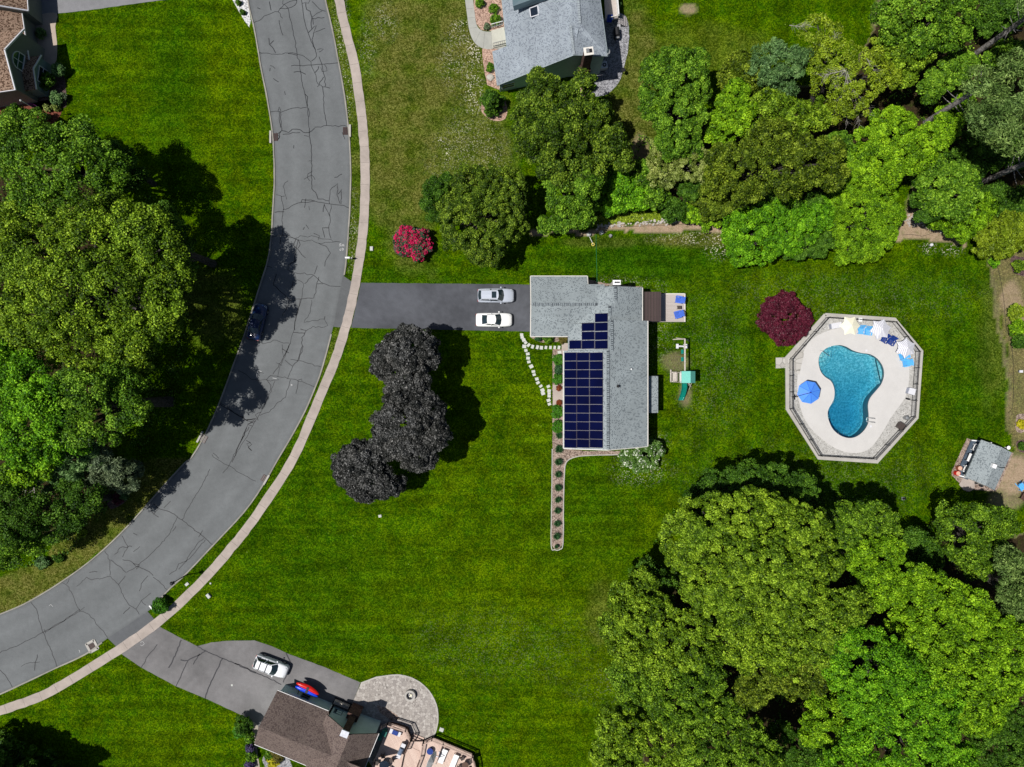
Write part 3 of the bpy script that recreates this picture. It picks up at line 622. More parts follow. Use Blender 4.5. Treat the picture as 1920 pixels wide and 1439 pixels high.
# tar crack sealing on road and lower driveway
C3 = (440,0,6.0); C4 = (440,240,5.535); C5 = (360,480,3.788); C6 = (0,720,4.0); C7 = (0,1080,4.0); C8 = (440,1180,4.0)
CR = {C3: """190,270 300,220 330,185 410,155 490,135 510,100 560,50 620,20 700,5|490,135 540,210|510,100 600,95 680,60 700,0|600,95 640,260 670,420 700,590 735,740 750,880 790,1060 815,1200 830,1320 835,1439|545,0 540,50 570,60 600,95|750,0 760,60 775,170 790,250 820,350 860,470 910,580 920,640 865,690|760,40 830,40 850,0|800,40 810,110 850,130 870,200 860,260 870,330 830,370|870,20 920,70 960,110 1025,130|985,125 930,150 870,200|870,210 1010,200|880,210 885,280|870,330 920,290 890,370 1020,320|890,370 870,450 905,560|260,600 350,600 470,615 600,600 650,595 710,615 760,625 810,660 860,700 870,760 900,820 940,950|260,580 310,605 270,620|385,430 390,500 430,540 460,600|400,500 440,460|600,605 650,610 700,625|635,745 700,740 740,740 860,735 1010,725 1165,710|665,815 740,810 800,840|950,640 980,720 1000,830 1020,890 1015,980|930,560 1000,555 950,590|905,820 940,780 945,750|945,960 1000,870|930,980 960,955 990,980 1075,995|1010,730 1040,800 985,810 970,760|990,980 1005,1150 1005,1220 1020,1330 1035,1415|395,1265 490,1255 560,1250 650,1220 810,1212|490,1250 500,1205 520,1250|500,1260 500,1330 520,1439|515,1260 525,1439|790,1060 820,1090 820,1200|830,1220 845,1280 835,1320|500,230 510,290 530,370 545,400|390,20 400,70 410,120|255,90 290,105|400,740 455,775|435,885 495,925|395,805 400,770|560,1030 572,1070|900,1435 1040,1415 1260,1425""",
C4: """390,80 450,60 490,30 560,50 600,15 680,20 710,45 770,50 830,5|490,0 490,30|500,70 570,65 600,50 680,50|480,40 440,130 400,130|430,50 470,90 445,130|775,0 775,60 785,130 795,250 800,450 800,630 840,670 865,740|800,455 760,480 755,520 780,550|720,535 800,490 835,540|770,345 795,343|720,80 770,90|1115,45 1145,120|615,180 612,215|1035,515 1115,480|500,845 560,835 600,805 690,775 780,770 830,760 900,775 980,790 1060,800 1130,805 1190,835|690,775 700,745 790,750 830,762|865,740 920,740 980,760 985,790|740,735 725,830|770,815 778,855|980,760 990,650 1070,580 1062,700 1095,790|1070,690 1110,640 1105,790|930,790 990,920|930,800 918,875|1000,800 990,930 980,1080 1000,1150|980,1040 910,1040 935,1140|555,550 520,575 505,610 520,680 540,745|430,695 520,710|485,710 500,790 510,840 500,900 490,960 500,1060 495,1110|415,878 515,872|390,1135 440,1122 500,1115 560,1120 620,1150 680,1120 760,1135 800,1120 870,1140 950,1155 1010,1165 1020,1190 880,1200 800,1165 720,1180 660,1165 600,1140 540,1135|640,1150 610,1220 650,1260 680,1210 660,1160|655,1160 630,1300 620,1390|655,1260 700,1320 735,1350|870,1195 950,1230 995,1300 940,1390 935,1439|1020,1185 1095,1185|480,1125 470,1210|740,1005 770,1050|725,1030 710,1060|820,1095 880,1120 870,1160|550,1430 620,1390 650,1360""",
C5: """740,30 700,60 680,100 730,130 740,165 790,195 780,300 760,360 740,450 720,540 690,640 660,720 620,800 610,860|730,120 860,135 930,195 980,215 1055,217|890,70 870,130|900,150 880,240 865,300 770,308 700,318 580,210 600,130|800,200 860,140|890,200 930,200|720,180 710,220|850,315 840,400 795,475 870,460 940,450 965,495 920,510 860,500 810,535|770,520 810,530 780,580 785,640 765,700 750,750|720,545 800,550|945,430 940,450|695,320 640,430|770,310 735,450 730,530|390,590 520,622 600,600 650,620 690,620|640,630 650,720 700,620|640,660 690,690|690,640 640,740 575,840|600,760 640,780|700,735 750,745 830,765 920,790|790,640 760,740|660,740 715,785 680,870|750,750 715,785|330,815 380,840 430,880 540,885 620,880|560,850 620,860 740,880 870,930|560,850 530,880 560,920 550,970|590,890 550,980 490,1110 440,1190 380,1300 295,1430|700,880 665,1005 610,1040 550,1110 480,1135|755,890 738,980|750,885 780,875 780,890|490,1110 450,1130 470,1170|200,1040 250,1070 320,1130 390,1170 440,1190|390,1165 450,1160 400,1200 430,1210|405,1215 350,1310|385,1310 425,1340 400,1360 425,1385|150,1400 190,1439|515,70 570,85|460,820 510,835""",
C6: """1590,530 1680,600 1720,615 1800,670 1919,730|1919,280 1860,300 1810,420 1720,610 1670,670|1850,330 1740,590|1650,150 1760,220 1860,280|1920,260 1840,270|1880,440 1850,450 1885,500|1575,640 1505,780 1430,900 1365,1020|1150,900 1200,940 1290,970 1365,1020 1430,1070 1530,1150 1600,1210|1130,950 1190,1000|1190,940 1150,980|1230,930 1280,880|1330,1000 1270,1130 1160,1250 1030,1370 950,1415|1530,1160 1480,1200 1430,1270 1400,1330 1340,1350 1320,1400 1270,1430|1490,1150 1520,1100|1540,1170 1450,1280 1340,1390|1320,1070 1295,1105|915,1140 960,1220 920,1300|990,1220 900,1230 860,1280|785,1255 825,1325 825,1439|830,1320 900,1370 945,1415|920,1320 980,1330 1020,1370 1100,1400 1150,1439|1000,1350 1050,1360 1020,1390|670,1415 730,1410|1050,1220 1000,1260|1000,1120 1030,1135""",
C7: """650,10 690,30 830,5 890,65 930,160 970,220 1020,250 1045,290|940,0 890,65|575,80 650,10|1020,250 1060,185 1130,130|1060,185 1095,220|925,285 975,235|1110,0 1060,60 1045,115|1150,10 1210,60 1260,110|460,50 500,70 545,140 570,210 600,265 670,290 740,380 810,465|520,20 500,60|600,265 450,350 320,425 150,515 0,580|600,250 460,350 340,420|635,235 600,265|230,195 275,250 320,420 380,550 430,690|330,400 345,430|280,590 260,710|160,680 210,655 300,645|0,705 50,760 95,840"""}
CD = {C7: """1180,515 1110,600 1060,690|1360,480 1320,580 1265,690|1355,630 1410,635 1480,600 1540,565|1500,585 1450,665|1410,640 1370,720 1320,830|1670,620 1620,720 1560,850 1540,920|1480,530 1600,590 1700,630 1920,730""", C8: """0,255 150,320 350,415|390,340 365,400|385,180 420,250"""}
def cracks(tab, w, z, seed):
    rg = random.Random(seed); mb = MB()
    for (ox, oy, sc), s in tab.items():
        for ln in s.split('|'):
            pts = [P2(ox+float(a)/sc, oy+float(b)/sc) for a, b in (t.split(',') for t in ln.split())]
            fine = []
            for i in range(len(pts)-1):
                a, b = pts[i], pts[i+1]; L = math.hypot(b[0]-a[0], b[1]-a[1]); k = max(1, int(L/0.35))
                for j in range(k):
                    t = j/k; am = 0 if j == 0 else 0.05
                    fine.append((a[0]+(b[0]-a[0])*t+rg.gauss(0, am), a[1]+(b[1]-a[1])*t+rg.gauss(0, am)))
            fine.append(pts[-1]); ww = w*rg.uniform(0.75, 1.25)
            A = offset_line(fine, ww/2); B = offset_line(fine, -ww/2)
            for i in range(len(fine)-1):
                mb.add([(*A[i], z), (*B[i], z), (*B[i+1], z), (*A[i+1], z)], [(0,1,2,3)])
    return mb
cracks(CR, 0.088, 0.020, 1).build('crack_sealing', m_plain('thin tar', (0.018,0.020,0.024), 0.6), road)
cracks(CD, 0.14, 0.018, 2).build('crack_sealing', M['tar'], low_dr)
# sprayed white survey marks on the asphalt
mb = MB()
def scr(px, py, pts, w=0.06, z=0.024, sc=0.32):
    for i in range(len(pts)-1):
        a = P(px+pts[i][0]*sc, py+pts[i][1]*sc, z); b = P(px+pts[i+1][0]*sc, py+pts[i+1][1]*sc, z)
        mb.bar(a, b, w, 0.004)
scr(636, 457, [(12,0),(4,2),(2,6),(10,9),(8,14),(0,14)]); scr(641, 458, [(0,14),(2,0),(6,10),(11,0),(12,14)]); scr(637, 467, [(8,0),(1,2),(1,9),(8,10)]); scr(641, 466, [(0,3),(5,0),(10,3),(9,10),(2,11),(0,3)])
scr(480, 695, [(0,40),(10,0),(30,6)], sc=.35); scr(511, 709, [(0,0),(24,5)]); scr(545, 721, [(0,0),(12,4),(0,8)]); scr(263, 1205, [(0,0),(14,-6),(24,8),(10,20),(0,14)], .04); scr(148, 1219, [(0,0),(6,10),(2,14)]); scr(92, 1136, [(0,0),(10,-8),(22,6)], .04)
mb.build('paint_marks', m_plain('chalk paint', (0.5,0.5,0.5), .9), road)
# ---------------------------------------------------------------- houses
def lift(p, z):        # same plan point at another height
    return Vector((p[0], p[1], z))
def prism_walls(mb, pts, z0):
    """walls below a closed roof outline: pts are 3D (top edge), dropped to z0"""
    n = len(pts)
    for i in range(n):
        a, b = Vector(pts[i]), Vector(pts[(i+1) % n])
        mb.add([lift(a, z0), lift(b, z0), b, a], [(0,1,2,3)])
    return mb
def win(parent, org, c, u, w, h, glass=True, frame='white', bars=1):
    """window on a wall: c centre (3D), u unit direction along the wall (2D), outward normal = (u.y,-u.x)"""
    u = Vector((u[0], u[1], 0)).normalized(); nrm = Vector((u.y, -u.x, 0)); up = Vector((0,0,1)); c = Vector(c)
    mb = MB()
    for s in (-1, 1):
        mb.bar(c+u*(s*w/2)-up*(h/2)+nrm*.03, c+u*(s*w/2)+up*(h/2)+nrm*.03, 0.09, 0.09)
        mb.bar(c-u*(w/2+.04)+up*(s*h/2)+nrm*.03, c+u*(w/2+.04)+up*(s*h/2)+nrm*.03, 0.09, 0.085)
    if bars:
        mb.bar(c-u*(w/2)+nrm*.03, c+u*(w/2)+nrm*.03, 0.05)
    f = mb.build('window', M[frame], parent, org)
    g = MB(); k = nrm*.012; g.add([c-u*(w/2)-up*(h/2)+k, c+u*(w/2)-up*(h/2)+k, c+u*(w/2)+up*(h/2)+k, c-u*(w/2)+up*(h/2)+k], [(0,1,2,3)])
    g.build('pane', M['glass'], f, org)
    return f
# ---- main house, centre -------------------------------------------------
def main_house():
    O = P(1105, 660); t = empty('house', O, 0, 'grey shingled house with dark blue solar panels, at the end of the dark driveway', 'house')
    eg, rgz = 2.9, 4.7
    X0, XE = P(995,0,eg).x, P(1101,0,eg).x
    yN, yN2, yS, yR = P(0,518.5,eg).y, P(0,534.5,eg).y, P(0,631,eg).y, P(0,571,rgz).y
    e2, r2 = 3.2, 5.2
    xB, xBe, xBr = P(1065,0,e2).x, P(1204,0,e2).x, P(1143,0,r2).x
    yB1, yB2 = P(0,660,e2).y, P(0,540,e2).y
    e3, r3 = 3.9, 5.9
    xC, xCe, xCr = P(1057,0,e3).x, P(1214,0,e3).x, P(1140,0,r3).x
    yC1, yC2, yCe = P(0,841,e3).y, P(0,658,e3).y, P(0,602,e3).y
    mb = MB(); th = 0.16
    # garage: ridge east-west, cut back at the north-east
    sN = (rgz-eg)/(yN-yR)
    zN2 = eg + (yN-yN2)*sN
    xg = xBr-0.4
    mb.plate([(X0,yR,rgz),(XE,yR,rgz),(XE,yN,eg),(X0,yN,eg)], th)
    mb.plate([(XE,yR,rgz-.002),(xg,yR,rgz-.002),(xg,yN2,zN2-.002),(XE,yN2,zN2-.002)], th)
    mb.plate([(X0,yS,eg),(xB,yS,eg),(xB,yR,rgz),(X0,yR,rgz)], th)
    sS = (rgz-eg)/(yR-yS)
    mb.plate([(xB,yS,eg-.004),(xBr-1.2,yS,eg-.004),(xBr-1.2,yR,rgz-.004),(xB,yR,rgz-.004)], th)
    # north east wing, ridge north-south
    mb.plate([(xB,yB1,e2),(xBr,yB1,r2),(xBr,P(0,574,5).y,r2),(xB,P(0,574,3.6).y,e2)], th)
    mb.plate([(xBr-.02,yB1,r2-.01),(xBe,yB1,e2),(xBe,yB2,e2),(xBr-.02,P(0,574,5).y,r2-.01)], th)
    xm = P(1154,0,4.9).x
    mb.plate([(xm,P(0,574,4.9).y,4.86),(xBe,P(0,574,4.9).y,e2+.03),(xBe,P(0,539,e2).y,e2+.03),(xm,P(0,537,4.9).y,4.86)], th)
    mb.plate([(xg-1.2,P(0,580,4.9).y,4.74),(xm,P(0,580,4.9).y,4.90),(xm,P(0,537,4.9).y,4.90),(xg-1.2,P(0,537,4.2).y,3.62)], th)
    # south block
    mb.plate([(xC,yC1,e3),(xCr,yC1,r3),(xCr,yC2,r3),(xC,yC2,e3)], th)
    mb.plate([(xCr,yC1,r3+.003),(xCe,yC1+.25,e3+.003),(xCe,yCe,e3+.003),(xCr,yCe,r3+.003)], th)
    mb.build('roof', M['roof_grey'], t, O)
    # trim
    tr = MB()
    for a, b in (((X0,yN+.03,eg-.08),(XE,yN+.03,eg-.08)), ((X0-.03,yS,eg-.08),(X0-.03,yR,rgz-.08)), ((X0-.03,yN,eg-.08),(X0-.03,yR,rgz-.08)), ((X0,yS-.03,eg-.08),(xB,yS-.03,eg-.08)),
                 ((xC-.05,yC1,e3-.08),(xC-.05,yC2,e3-.08)), ((xCe+.05,yC1+.25,e3-.08),(xCe+.05,yCe,e3-.08)), ((xC,yC1-.03,e3-.1),(xCr,yC1-.03,r3-.1)), ((xCr,yC1-.03,r3-.1),(xCe,yC1+.22,e3-.1)), ((xBe+.05,yB1,e2-.08),(xBe+.05,yB2,e2-.08)), ((XE+.03,yN,eg-.08),(XE+.03,yN2,zN2-.1))):
        tr.bar(a, b, 0.11, 0.15)
    tr.build('gutter', M['offwhite'], t, O)
    rg = random.Random(8)
    def caps(a, b, w=.34):
        rd = MB(); a = Vector(a); b = Vector(b); L = (b-a).length; d = (b-a)/L; k = int(L/.24)
        for i in range(k):
            p = a+d*(i*.24); q = a+d*(i*.24+.21); h = rg.uniform(0, .02)
            rd.bar(p+Vector((0,0,.03+h)), p+d*rg.choice((.12,.15,.19))+Vector((0,0,.03+h)), w*rg.uniform(.93,1.03), .05)
        us = MB(); us.bar(a+Vector((0,0,.012)), b+Vector((0,0,.012)), w*.95, .03); us.build('ridge_vent', m_plain('vent felt', (.06,.07,.08), .9), t, O)
        rd.build('ridge_cap', M['ridge'], t, O)
    caps((X0+.1,yR,rgz), (P(1120,0,rgz).x,yR,rgz)); caps((xBr,P(0,592,r2).y,r2-.01), (xBr,P(0,574,r2).y,r2-.01)); caps((xm,P(0,566,4.9).y,4.9),(xm,P(0,538,4.9).y,4.9))
    caps((xCr,yC1+.1,r3), (xCr,yC2-.1,r3)); caps((xCr+.5,P(0,658,r3).y,r3-.17),(xCr+.5,yCe-.1,r3-.17))
    w = MB(); i = 0.35
    def block(x0,x1,y0,y1,z): w.box(x0,x1,y0,y1,0,z)
    block(X0+i, xBr, yS+i, yN2-i, eg-.1); block(X0+i, XE-i, yN2-i, yN-i, eg-.1)
    block(xB+i, xBe-i, yB1-.5, yB2-i, e2-.1); block(xC+i, xCe-i, yC1+i, yC2-.1, e3-.1); block(xCr, xCe-i, yC2-.1, yCe-i, e3-.1)
    for x0, x1, xr, y, ze, zr in ((xC+i, xCe-i, xCr, yC1+i, e3-.1, r3-.25), (xC+i, xCe-i, xCr, yCe-i, e3-.1, r3-.25)):
        w.add([(x0,y,ze),(x1,y,ze),(xr,y,zr)], [(0,1,2)])
    w.add([(X0+i,yS+i,eg-.1),(X0+i,yN-i,eg-.1),(X0+i,yR,rgz-.25)], [(0,1,2)])
    w.build('wall', M['sid_cream'], t, O)
    gd = MB(); gx = X0+i-.03
    for y in (P(0,547,1).y, P(0,602,1).y): gd.box(gx-.03, gx+.01, y-1.3, y+1.3, 0.05, 2.3)
    gd.build('garage_door', M['white'], t, O)
    for y in (800, 760, 700): win(t, O, (xC+i-.01, P(0,y).y, 1.9), (0,-1), 1.4, 1.2)
    for y in (820, 675, 640): win(t, O, (xCe-i+.01, P(0,y).y, 1.9), (0,1), 1.2, 1.2)
    # chimney
    c = P(1156.5, 530, 5.6); ch = MB(); ch.box(c.x-.42,c.x+.42,c.y-.26,c.y+.26,0,5.5); 
    k = ch.build('chimney', M['sid_cream'], t, O); cp = MB(); cp.box(c.x-.48,c.x+.48,c.y-.30,c.y+.30,5.5,5.6)
    cp.build('chimney_cap', M['white'], t, O); fl = MB()
    for dx in (-.2, .02, .22): fl.cyl((c.x+dx, c.y), .09, 5.6, 5.78, 12)
    fl.build('flue', M['black'], t, O)
    for (px, py, r, mt) in ((1159,724.5,.18,'black'), (1184,692.5,.09,'white')):
        z = r3 - (P(px,0,5.2).x-xCr)*(r3-e3)/(xCe-xCr); q = P(px,py,z+.2); v = MB(); v.cyl(q, r, z-.1, z+.25, 12); v.cyl(q, r*.55, z+.25, z+.4, 12); v.build('vent_pipe', M[mt], t, O)
    # bay on the east side
    b = MB(); bx0, bx1, by0, by1, bz = P(1217,0,2.4).x, P(1234,0,2.4).x, P(0,774.5,2.4).y, P(0,705.5,2.4).y, 2.4
    b.plate([(xCe-i-.02,by0,bz+.35),(bx1,by0,bz),(bx1,by1,bz),(xCe-i-.02,by1,bz+.35)], .12); b.build('bay_roof', M['roof_grey'], t, O)
    b = MB(); b.box(xCe-i,bx1-.15,by0+.15,by1-.15,0,bz-.05); b.build('bay', M['sid_cream'], t, O)
    # solar panels
    def panel(p00, u, v, nrm, pw, ph):
        a = MB(); o = p00 + nrm*.12
        a.plate([o, o+u*pw, o+u*pw+v*ph, o+v*ph], .03); pn = a.build('solar_panel', M['panel'], t, O)
        f = MB()
        for s, e in ((o,o+u*pw),(o+u*pw,o+u*pw+v*ph),(o+u*pw+v*ph,o+v*ph),(o+v*ph,o)): f.bar(s+nrm*.004, e+nrm*.004, .018, .02)
        f.build('panel_frame', M['panel_frame'], pn, O)
    def array(x_e, z_e, x_r, z_r, cells, xs_px, ys_px):
        u = Vector((x_r-x_e, 0, z_r-z_e)); L = u.length; u.normalize(); v = Vector((0,1,0)); nrm = Vector((-u.z,0,u.x))
        for cx, ry in cells:
            xa, xb = xs_px[cx]
            def hit(px):     # ray through the photo column meets the roof plane
                lo, hi = 0.0, L
                for _ in range(40):
                    m = (lo+hi)/2; q = Vector((x_e,0,z_e))+u*m
                    if q.x/(S*(1-q.z/H))+960 < px: lo = m
                    else: hi = m
                return lo
            a, b = hit(xa), hit(xb); z = z_e+u.z*(a+b)/2
            ya, yb = P(0,ys_px[ry][1],z+.1).y, P(0,ys_px[ry][0],z+.1).y
            panel(Vector((x_e,ya,z_e))+u*a, u, v, nrm, b-a, yb-ya)
    array(xC, e3, xCr, r3, [(c, r) for c in range(3) for r in range(11)], [(1058.8,1081.2),(1082.2,1105),(1106.2,1130.5)], [(661.5+i*16.28, 661.5+i*16.28+15.5) for i in range(11)])
    array(xB, e2, xBr, r2, [(2,0),(1,1),(2,1),(1,2),(2,2),(0,3),(1,3),(2,3)], [(1068,1090),(1091.3,1114.7),(1116,1139.7)], [(588,604.3),(605.6,621),(622.4,637.6),(638.8,654.5)])
    # front steps and entry slab
    s = MB(); s.box(P(1053,0).x, P(1067,0).x, P(0,662).y, P(0,644).y, 0, .2); s.build('stoop', M['walk'], t, O); s = MB(); s.box(P(1036.5,0).x, P(1062,0).x, P(0,760).y, P(0,722).y, 0, .15); s.build('stoop', M['walk'], t, O)
    return t
main_house()
# ---- pergola and deck -----------------------------------------------------
O = P(1225, 577); t = empty('pergola', O, 0, 'dark brown flat roofed pergola between the grey house and its small deck', 'pergola')
x0,x1,y0,y1 = P(1205.5,0,2.6).x, P(1239.5,0,2.6).x, P(0,603,2.6).y, P(0,547.5,2.6).y
mb = MB(); mb.box(x0,x1,y0,y1,2.5,2.6); mb.build('canopy', M['plank_dark'], t, O)
mb = MB()
for x in np.arange(x0+.2, x1, .38): mb.bar((x,y0,2.63),(x,y1,2.63),.05,.06)
mb.build('batten', M['brown_met'], t, O)
for x, y in ((x1-.15,y0+.15),(x1-.15,y1-.15),(x0+.3,y0+.15),(x0+.3,y1-.15)):
    mb = MB(); mb.box(x-.07,x+.07,y-.07,y+.07,0.5,2.5); mb.build('post', M['brown_met'], t, O)
O = P(1245, 577); t = empty('deck', O, 0, 'small grey plank deck behind the house with two blue chairs on it', 'deck')
mb = MB(); mb.box(P(1206,0,.5).x, P(1284.5,0,.5).x, P(0,604,.5).y, P(0,551,.5).y, .35, .5); mb.build('floor', M['plank_grey'], t, O)
mb = MB(); mb.box(P(1207,0,.5).x, P(1283.5,0,.5).x, P(0,603,.5).y, P(0,552,.5).y, 0, .35); mb.build('skirt', M['wood_dark'], t, O)
mb = MB(); mb.bar(P(1284.2,551,.51), P(1284.2,604,.51), .12, .03); mb.bar(P(1245,551.3,.51), P(1284,551.3,.51), .12, .03); mb.build('edge_trim', M['offwhite'], t, O)
# ---- north house ------------------------------------------------------------
def north_house():
    O = P(1030, 60); t = empty('house', O, 0, 'blue grey shingled house with skylight and tall dark chimney, at the top of the photo', 'house')
    ze, zx, zr, zE = 3.0, 2.8, 6.8, 5.4
    E1, E0 = P(950.5,88,ze), P(935,-60,ze)         # west eave
    X1, X0 = P(923.8,96.6,zx), P(932.6,160,zx)     # low extension
    Rs, Rn = P(1076,103,zr), P(1052,-60,zr)
    Es, En = P(1139.5,105,zE), P(1117,-60,zE)
    up = (Rn-Rs).normalized(); w = (Es-Rs)
    def on(a, b, f): return a+(b-a)*f
    R1 = P(1069,44,zr)
    mb = MB()
    # long west slope, its foot is lower and further out at the south
    u = Vector((up.x, up.y, 0)); 
    A = X0; B = Rs
    mb.plate([A, B, R1, on(X1, R1, .12)+Vector((0,0,0)), X1], .15)
    k = P(952,96,3.15)
    mb.plate([k, R1, P(1087,44,zr+.02), P(1080,-60,zr+.02), E0, E1], .15)
    # east slope
    R2 = P(1087,44,zr+.02)
    mb.plate([B, Es, En, P(1080,-60,zr), R2, R1], .15)
    rf = mb.build('roof', M['roof_blue'], t, O)
    tr = MB()
    for a, b in ((X0,X1),(E1,E0),(A,B),(B,Es),(Es,En)): tr.bar(a-Vector((0,0,.1)), b-Vector((0,0,.1)), .12, .16)
    tr.build('gutter', m_plain('grey gutter', (.30,.36,.38)), t, O)
    w = MB()
    ctr = P(1030,60,3)
    def inn(p, d=.35):
        v = Vector((ctr.x-p.x, ctr.y-p.y, 0)).normalized()*d*1.2; return p+v-Vector((0,0,.16))
    a, b, c, d = inn(X0), inn(Rs), inn(Es), inn(En); e = inn(E0); 
    a2 = inn(X1); e1 = inn(E1)
    prism_walls(w, [a, b, c, d, e, e1, a2], 0)
    w.build('wall', M['sid_teal'], t, O)
    rc = MB(); L = (P(1080,-60,zr)-R2).length; dd = (P(1080,-60,zr)-R2)/L
    for i in range(int(L/.3)): rc.bar(R2+dd*i*.3+Vector((0,0,.06)), R2+dd*(i*.3+.26)+Vector((0,0,.06)), .3, .05)
    mrd = m_plain('ridge blue', (.33,.37,.40), .9, var=.3, scale=12); rc.build('ridge_cap', mrd, t, O); rc = MB()
    L = (R1-Rs).length; dd = (R1-Rs)/L
    for i in range(int(L/.3)): rc.bar(Rs+dd*i*.3+Vector((0,0,.04)), Rs+dd*(i*.3+.26)+Vector((0,0,.04)), .3, .05)
    rc.build('ridge_cap', mrd, t, O)
    # raised clerestory step: shadow band painted into its siding colour; own low roof
    c = MB(); a, b = P(964,21,4.6), P(1036,-3,5.6); c2, d2 = P(962,12,5.3), P(1034,-14,6.6)
    c.add([a, b, d2, c2], [(0,1,2,3)]); c.plate([c2, d2, P(1030,-50,7.0), P(957,-40,5.3)], .12)
    c.build('dormer', m_siding('siding with painted shade', (0.085, 0.135, 0.16)), t, O)
    s = MB(); z = 4.9; q = [P(993,16.5,z), P(1008,11,z), P(1011,28,z), P(995,33,z)]; s.plate(q, .12); sk = s.build('skylight', M['glass'], t, O)
    f = MB()
    for i in range(4): f.bar(q[i]+Vector((0,0,.02)), q[(i+1) % 4]+Vector((0,0,.02)), .10, .12)
    f.build('skylight_frame', M['lt_grey'], sk, O)
    # brick chimney
    c = P(1103.5, 97, 8.1); ch = MB(); rot = Matrix.Translation(c) @ Matrix.Rotation(R(8), 4, 'Z')
    ch.box(-.5,.5,-.38,.38,-8.1,0, rot); ch.box(-.72,.72,-.42,.35,-8.1,-4.2, rot); ch.build('chimney', M['brick_dark'], t, O)
    cp = MB(); cp.box(-.58,.58,-.48,.48,0,.12, rot); cp.build('chimney_cap', M['offwhite'], t, O)
    fl = MB(); fl.box(-.3,.05,-.22,.22,.12,.35, rot); fl.build('flue', M['grey_metal'], t, O); fl = MB(); fl.box(.1,.4,-.22,.22,.12,.2, rot); fl.build('flue', M['black'], t, O)
    sd_ = (Es-Rs); sd_.z = 0; sd_.normalize()
    b0 = inn(Rs); c0 = inn(Es); a0 = inn(X0)
    uu = Vector((b0.x-a0.x, b0.y-a0.y, 0)).normalized()
    win(t, O, on(a0, b0, .12)*1 - Vector((0,0,on(a0,b0,.12).z-1.5)) + Vector((uu.y,-uu.x,0))*.02, (uu.x,uu.y), 1.6, 1.2)
    win(t, O, on(a0, b0, .55) - Vector((0,0,on(a0,b0,.55).z-1.6)) + Vector((uu.y,-uu.x,0))*.02, (uu.x,uu.y), 1.5, 1.3)
    # satellite dish
    dsh = MB(); q = P(1139,101,5.9); 
    dsh.tube([q-Vector((0,0,.6)), q], .04); 
    Mx = Matrix.Translation(P(1141,97,6.2)) @ Matrix.Rotation(R(62), 4, Vector((.4,1,0)).normalized())
    n = 14; vs = [Mx @ Vector((0,0,-.08))] + [Mx @ Vector((.42*math.cos(2*math.pi*k/n), .3*math.sin(2*math.pi*k/n), 0)) for k in range(n)]
    dsh.add(vs, [(0,1+k,1+(k+1)%n) for k in range(n)]); dsh.build('satellite_dish', M['white'], t, O)
    # stoop with two railings
    s = MB(); s.slab(pxs([(921,60),(945,53),(950,86),(924,92)]), 0, .3); s.build('stoop', m_concrete('stoop concrete', (.47,.46,.40), .15), t, O)
    for (a, b), mt in ((((925,90),(949,84)), 'grey_metal'), (((921,55),(943,49)), 'white')):
        r = MB(); a, b = P(*a), P(*b); up = Vector((0,0,1))
        r.bar(a+up*1.2, b+up*1.2, .06); r.bar(a+up*.45, b+up*.45, .05)
        for i in range(8): q = a+(b-a)*i/7; r.bar(q+up*.3, q+up*1.2, .04)
        r.build('railing', M[mt], t, O)
    # back deck with white privacy fence and steps
    s = MB(); s.slab(pxs([(1128,-60),(1152,-60),(1158,42),(1133,46)]), .9, 1.05); s.build('back_deck', M['plank_grey'], t, O)
    r = MB(); a, b = P(1148,-60), P(1156,42)
    r.bar(a+Vector((0,0,1.5)), b+Vector((0,0,1.5)), .10, 1.0); r.build('deck_screen', M['white'], t, O)
    r = MB(); a, b = P(1140,48), P(1157,44)
    r.bar(a+Vector((0,0,2.0)), b+Vector((0,0,2.0)), .07); 
    for i in range(9): q = a+(b-a)*i/8; r.bar(q+Vector((0,0,1.0)), q+Vector((0,0,2.0)), .045)
    r.build('railing', M['offwhite'], t, O)
    st = MB()
    for i in range(5):
        x = 1157+i*3.6; st.slab(pxs([(x,30+i*1.2),(x+3.2,31+i*1.2),(x+3.6,51),(x+.4,52)]), None, .9-.17*i)
        st.slab(pxs([(x,30+i*1.2),(x+3.2,31+i*1.2),(x+3.6,51),(x+.4,52)]), .84-.17*i, .895-.17*i)
    st.build('steps', m_planks('grey steps', (.28,.26,.26), (.32,.30,.30), .14, 0), t, O)
north_house()
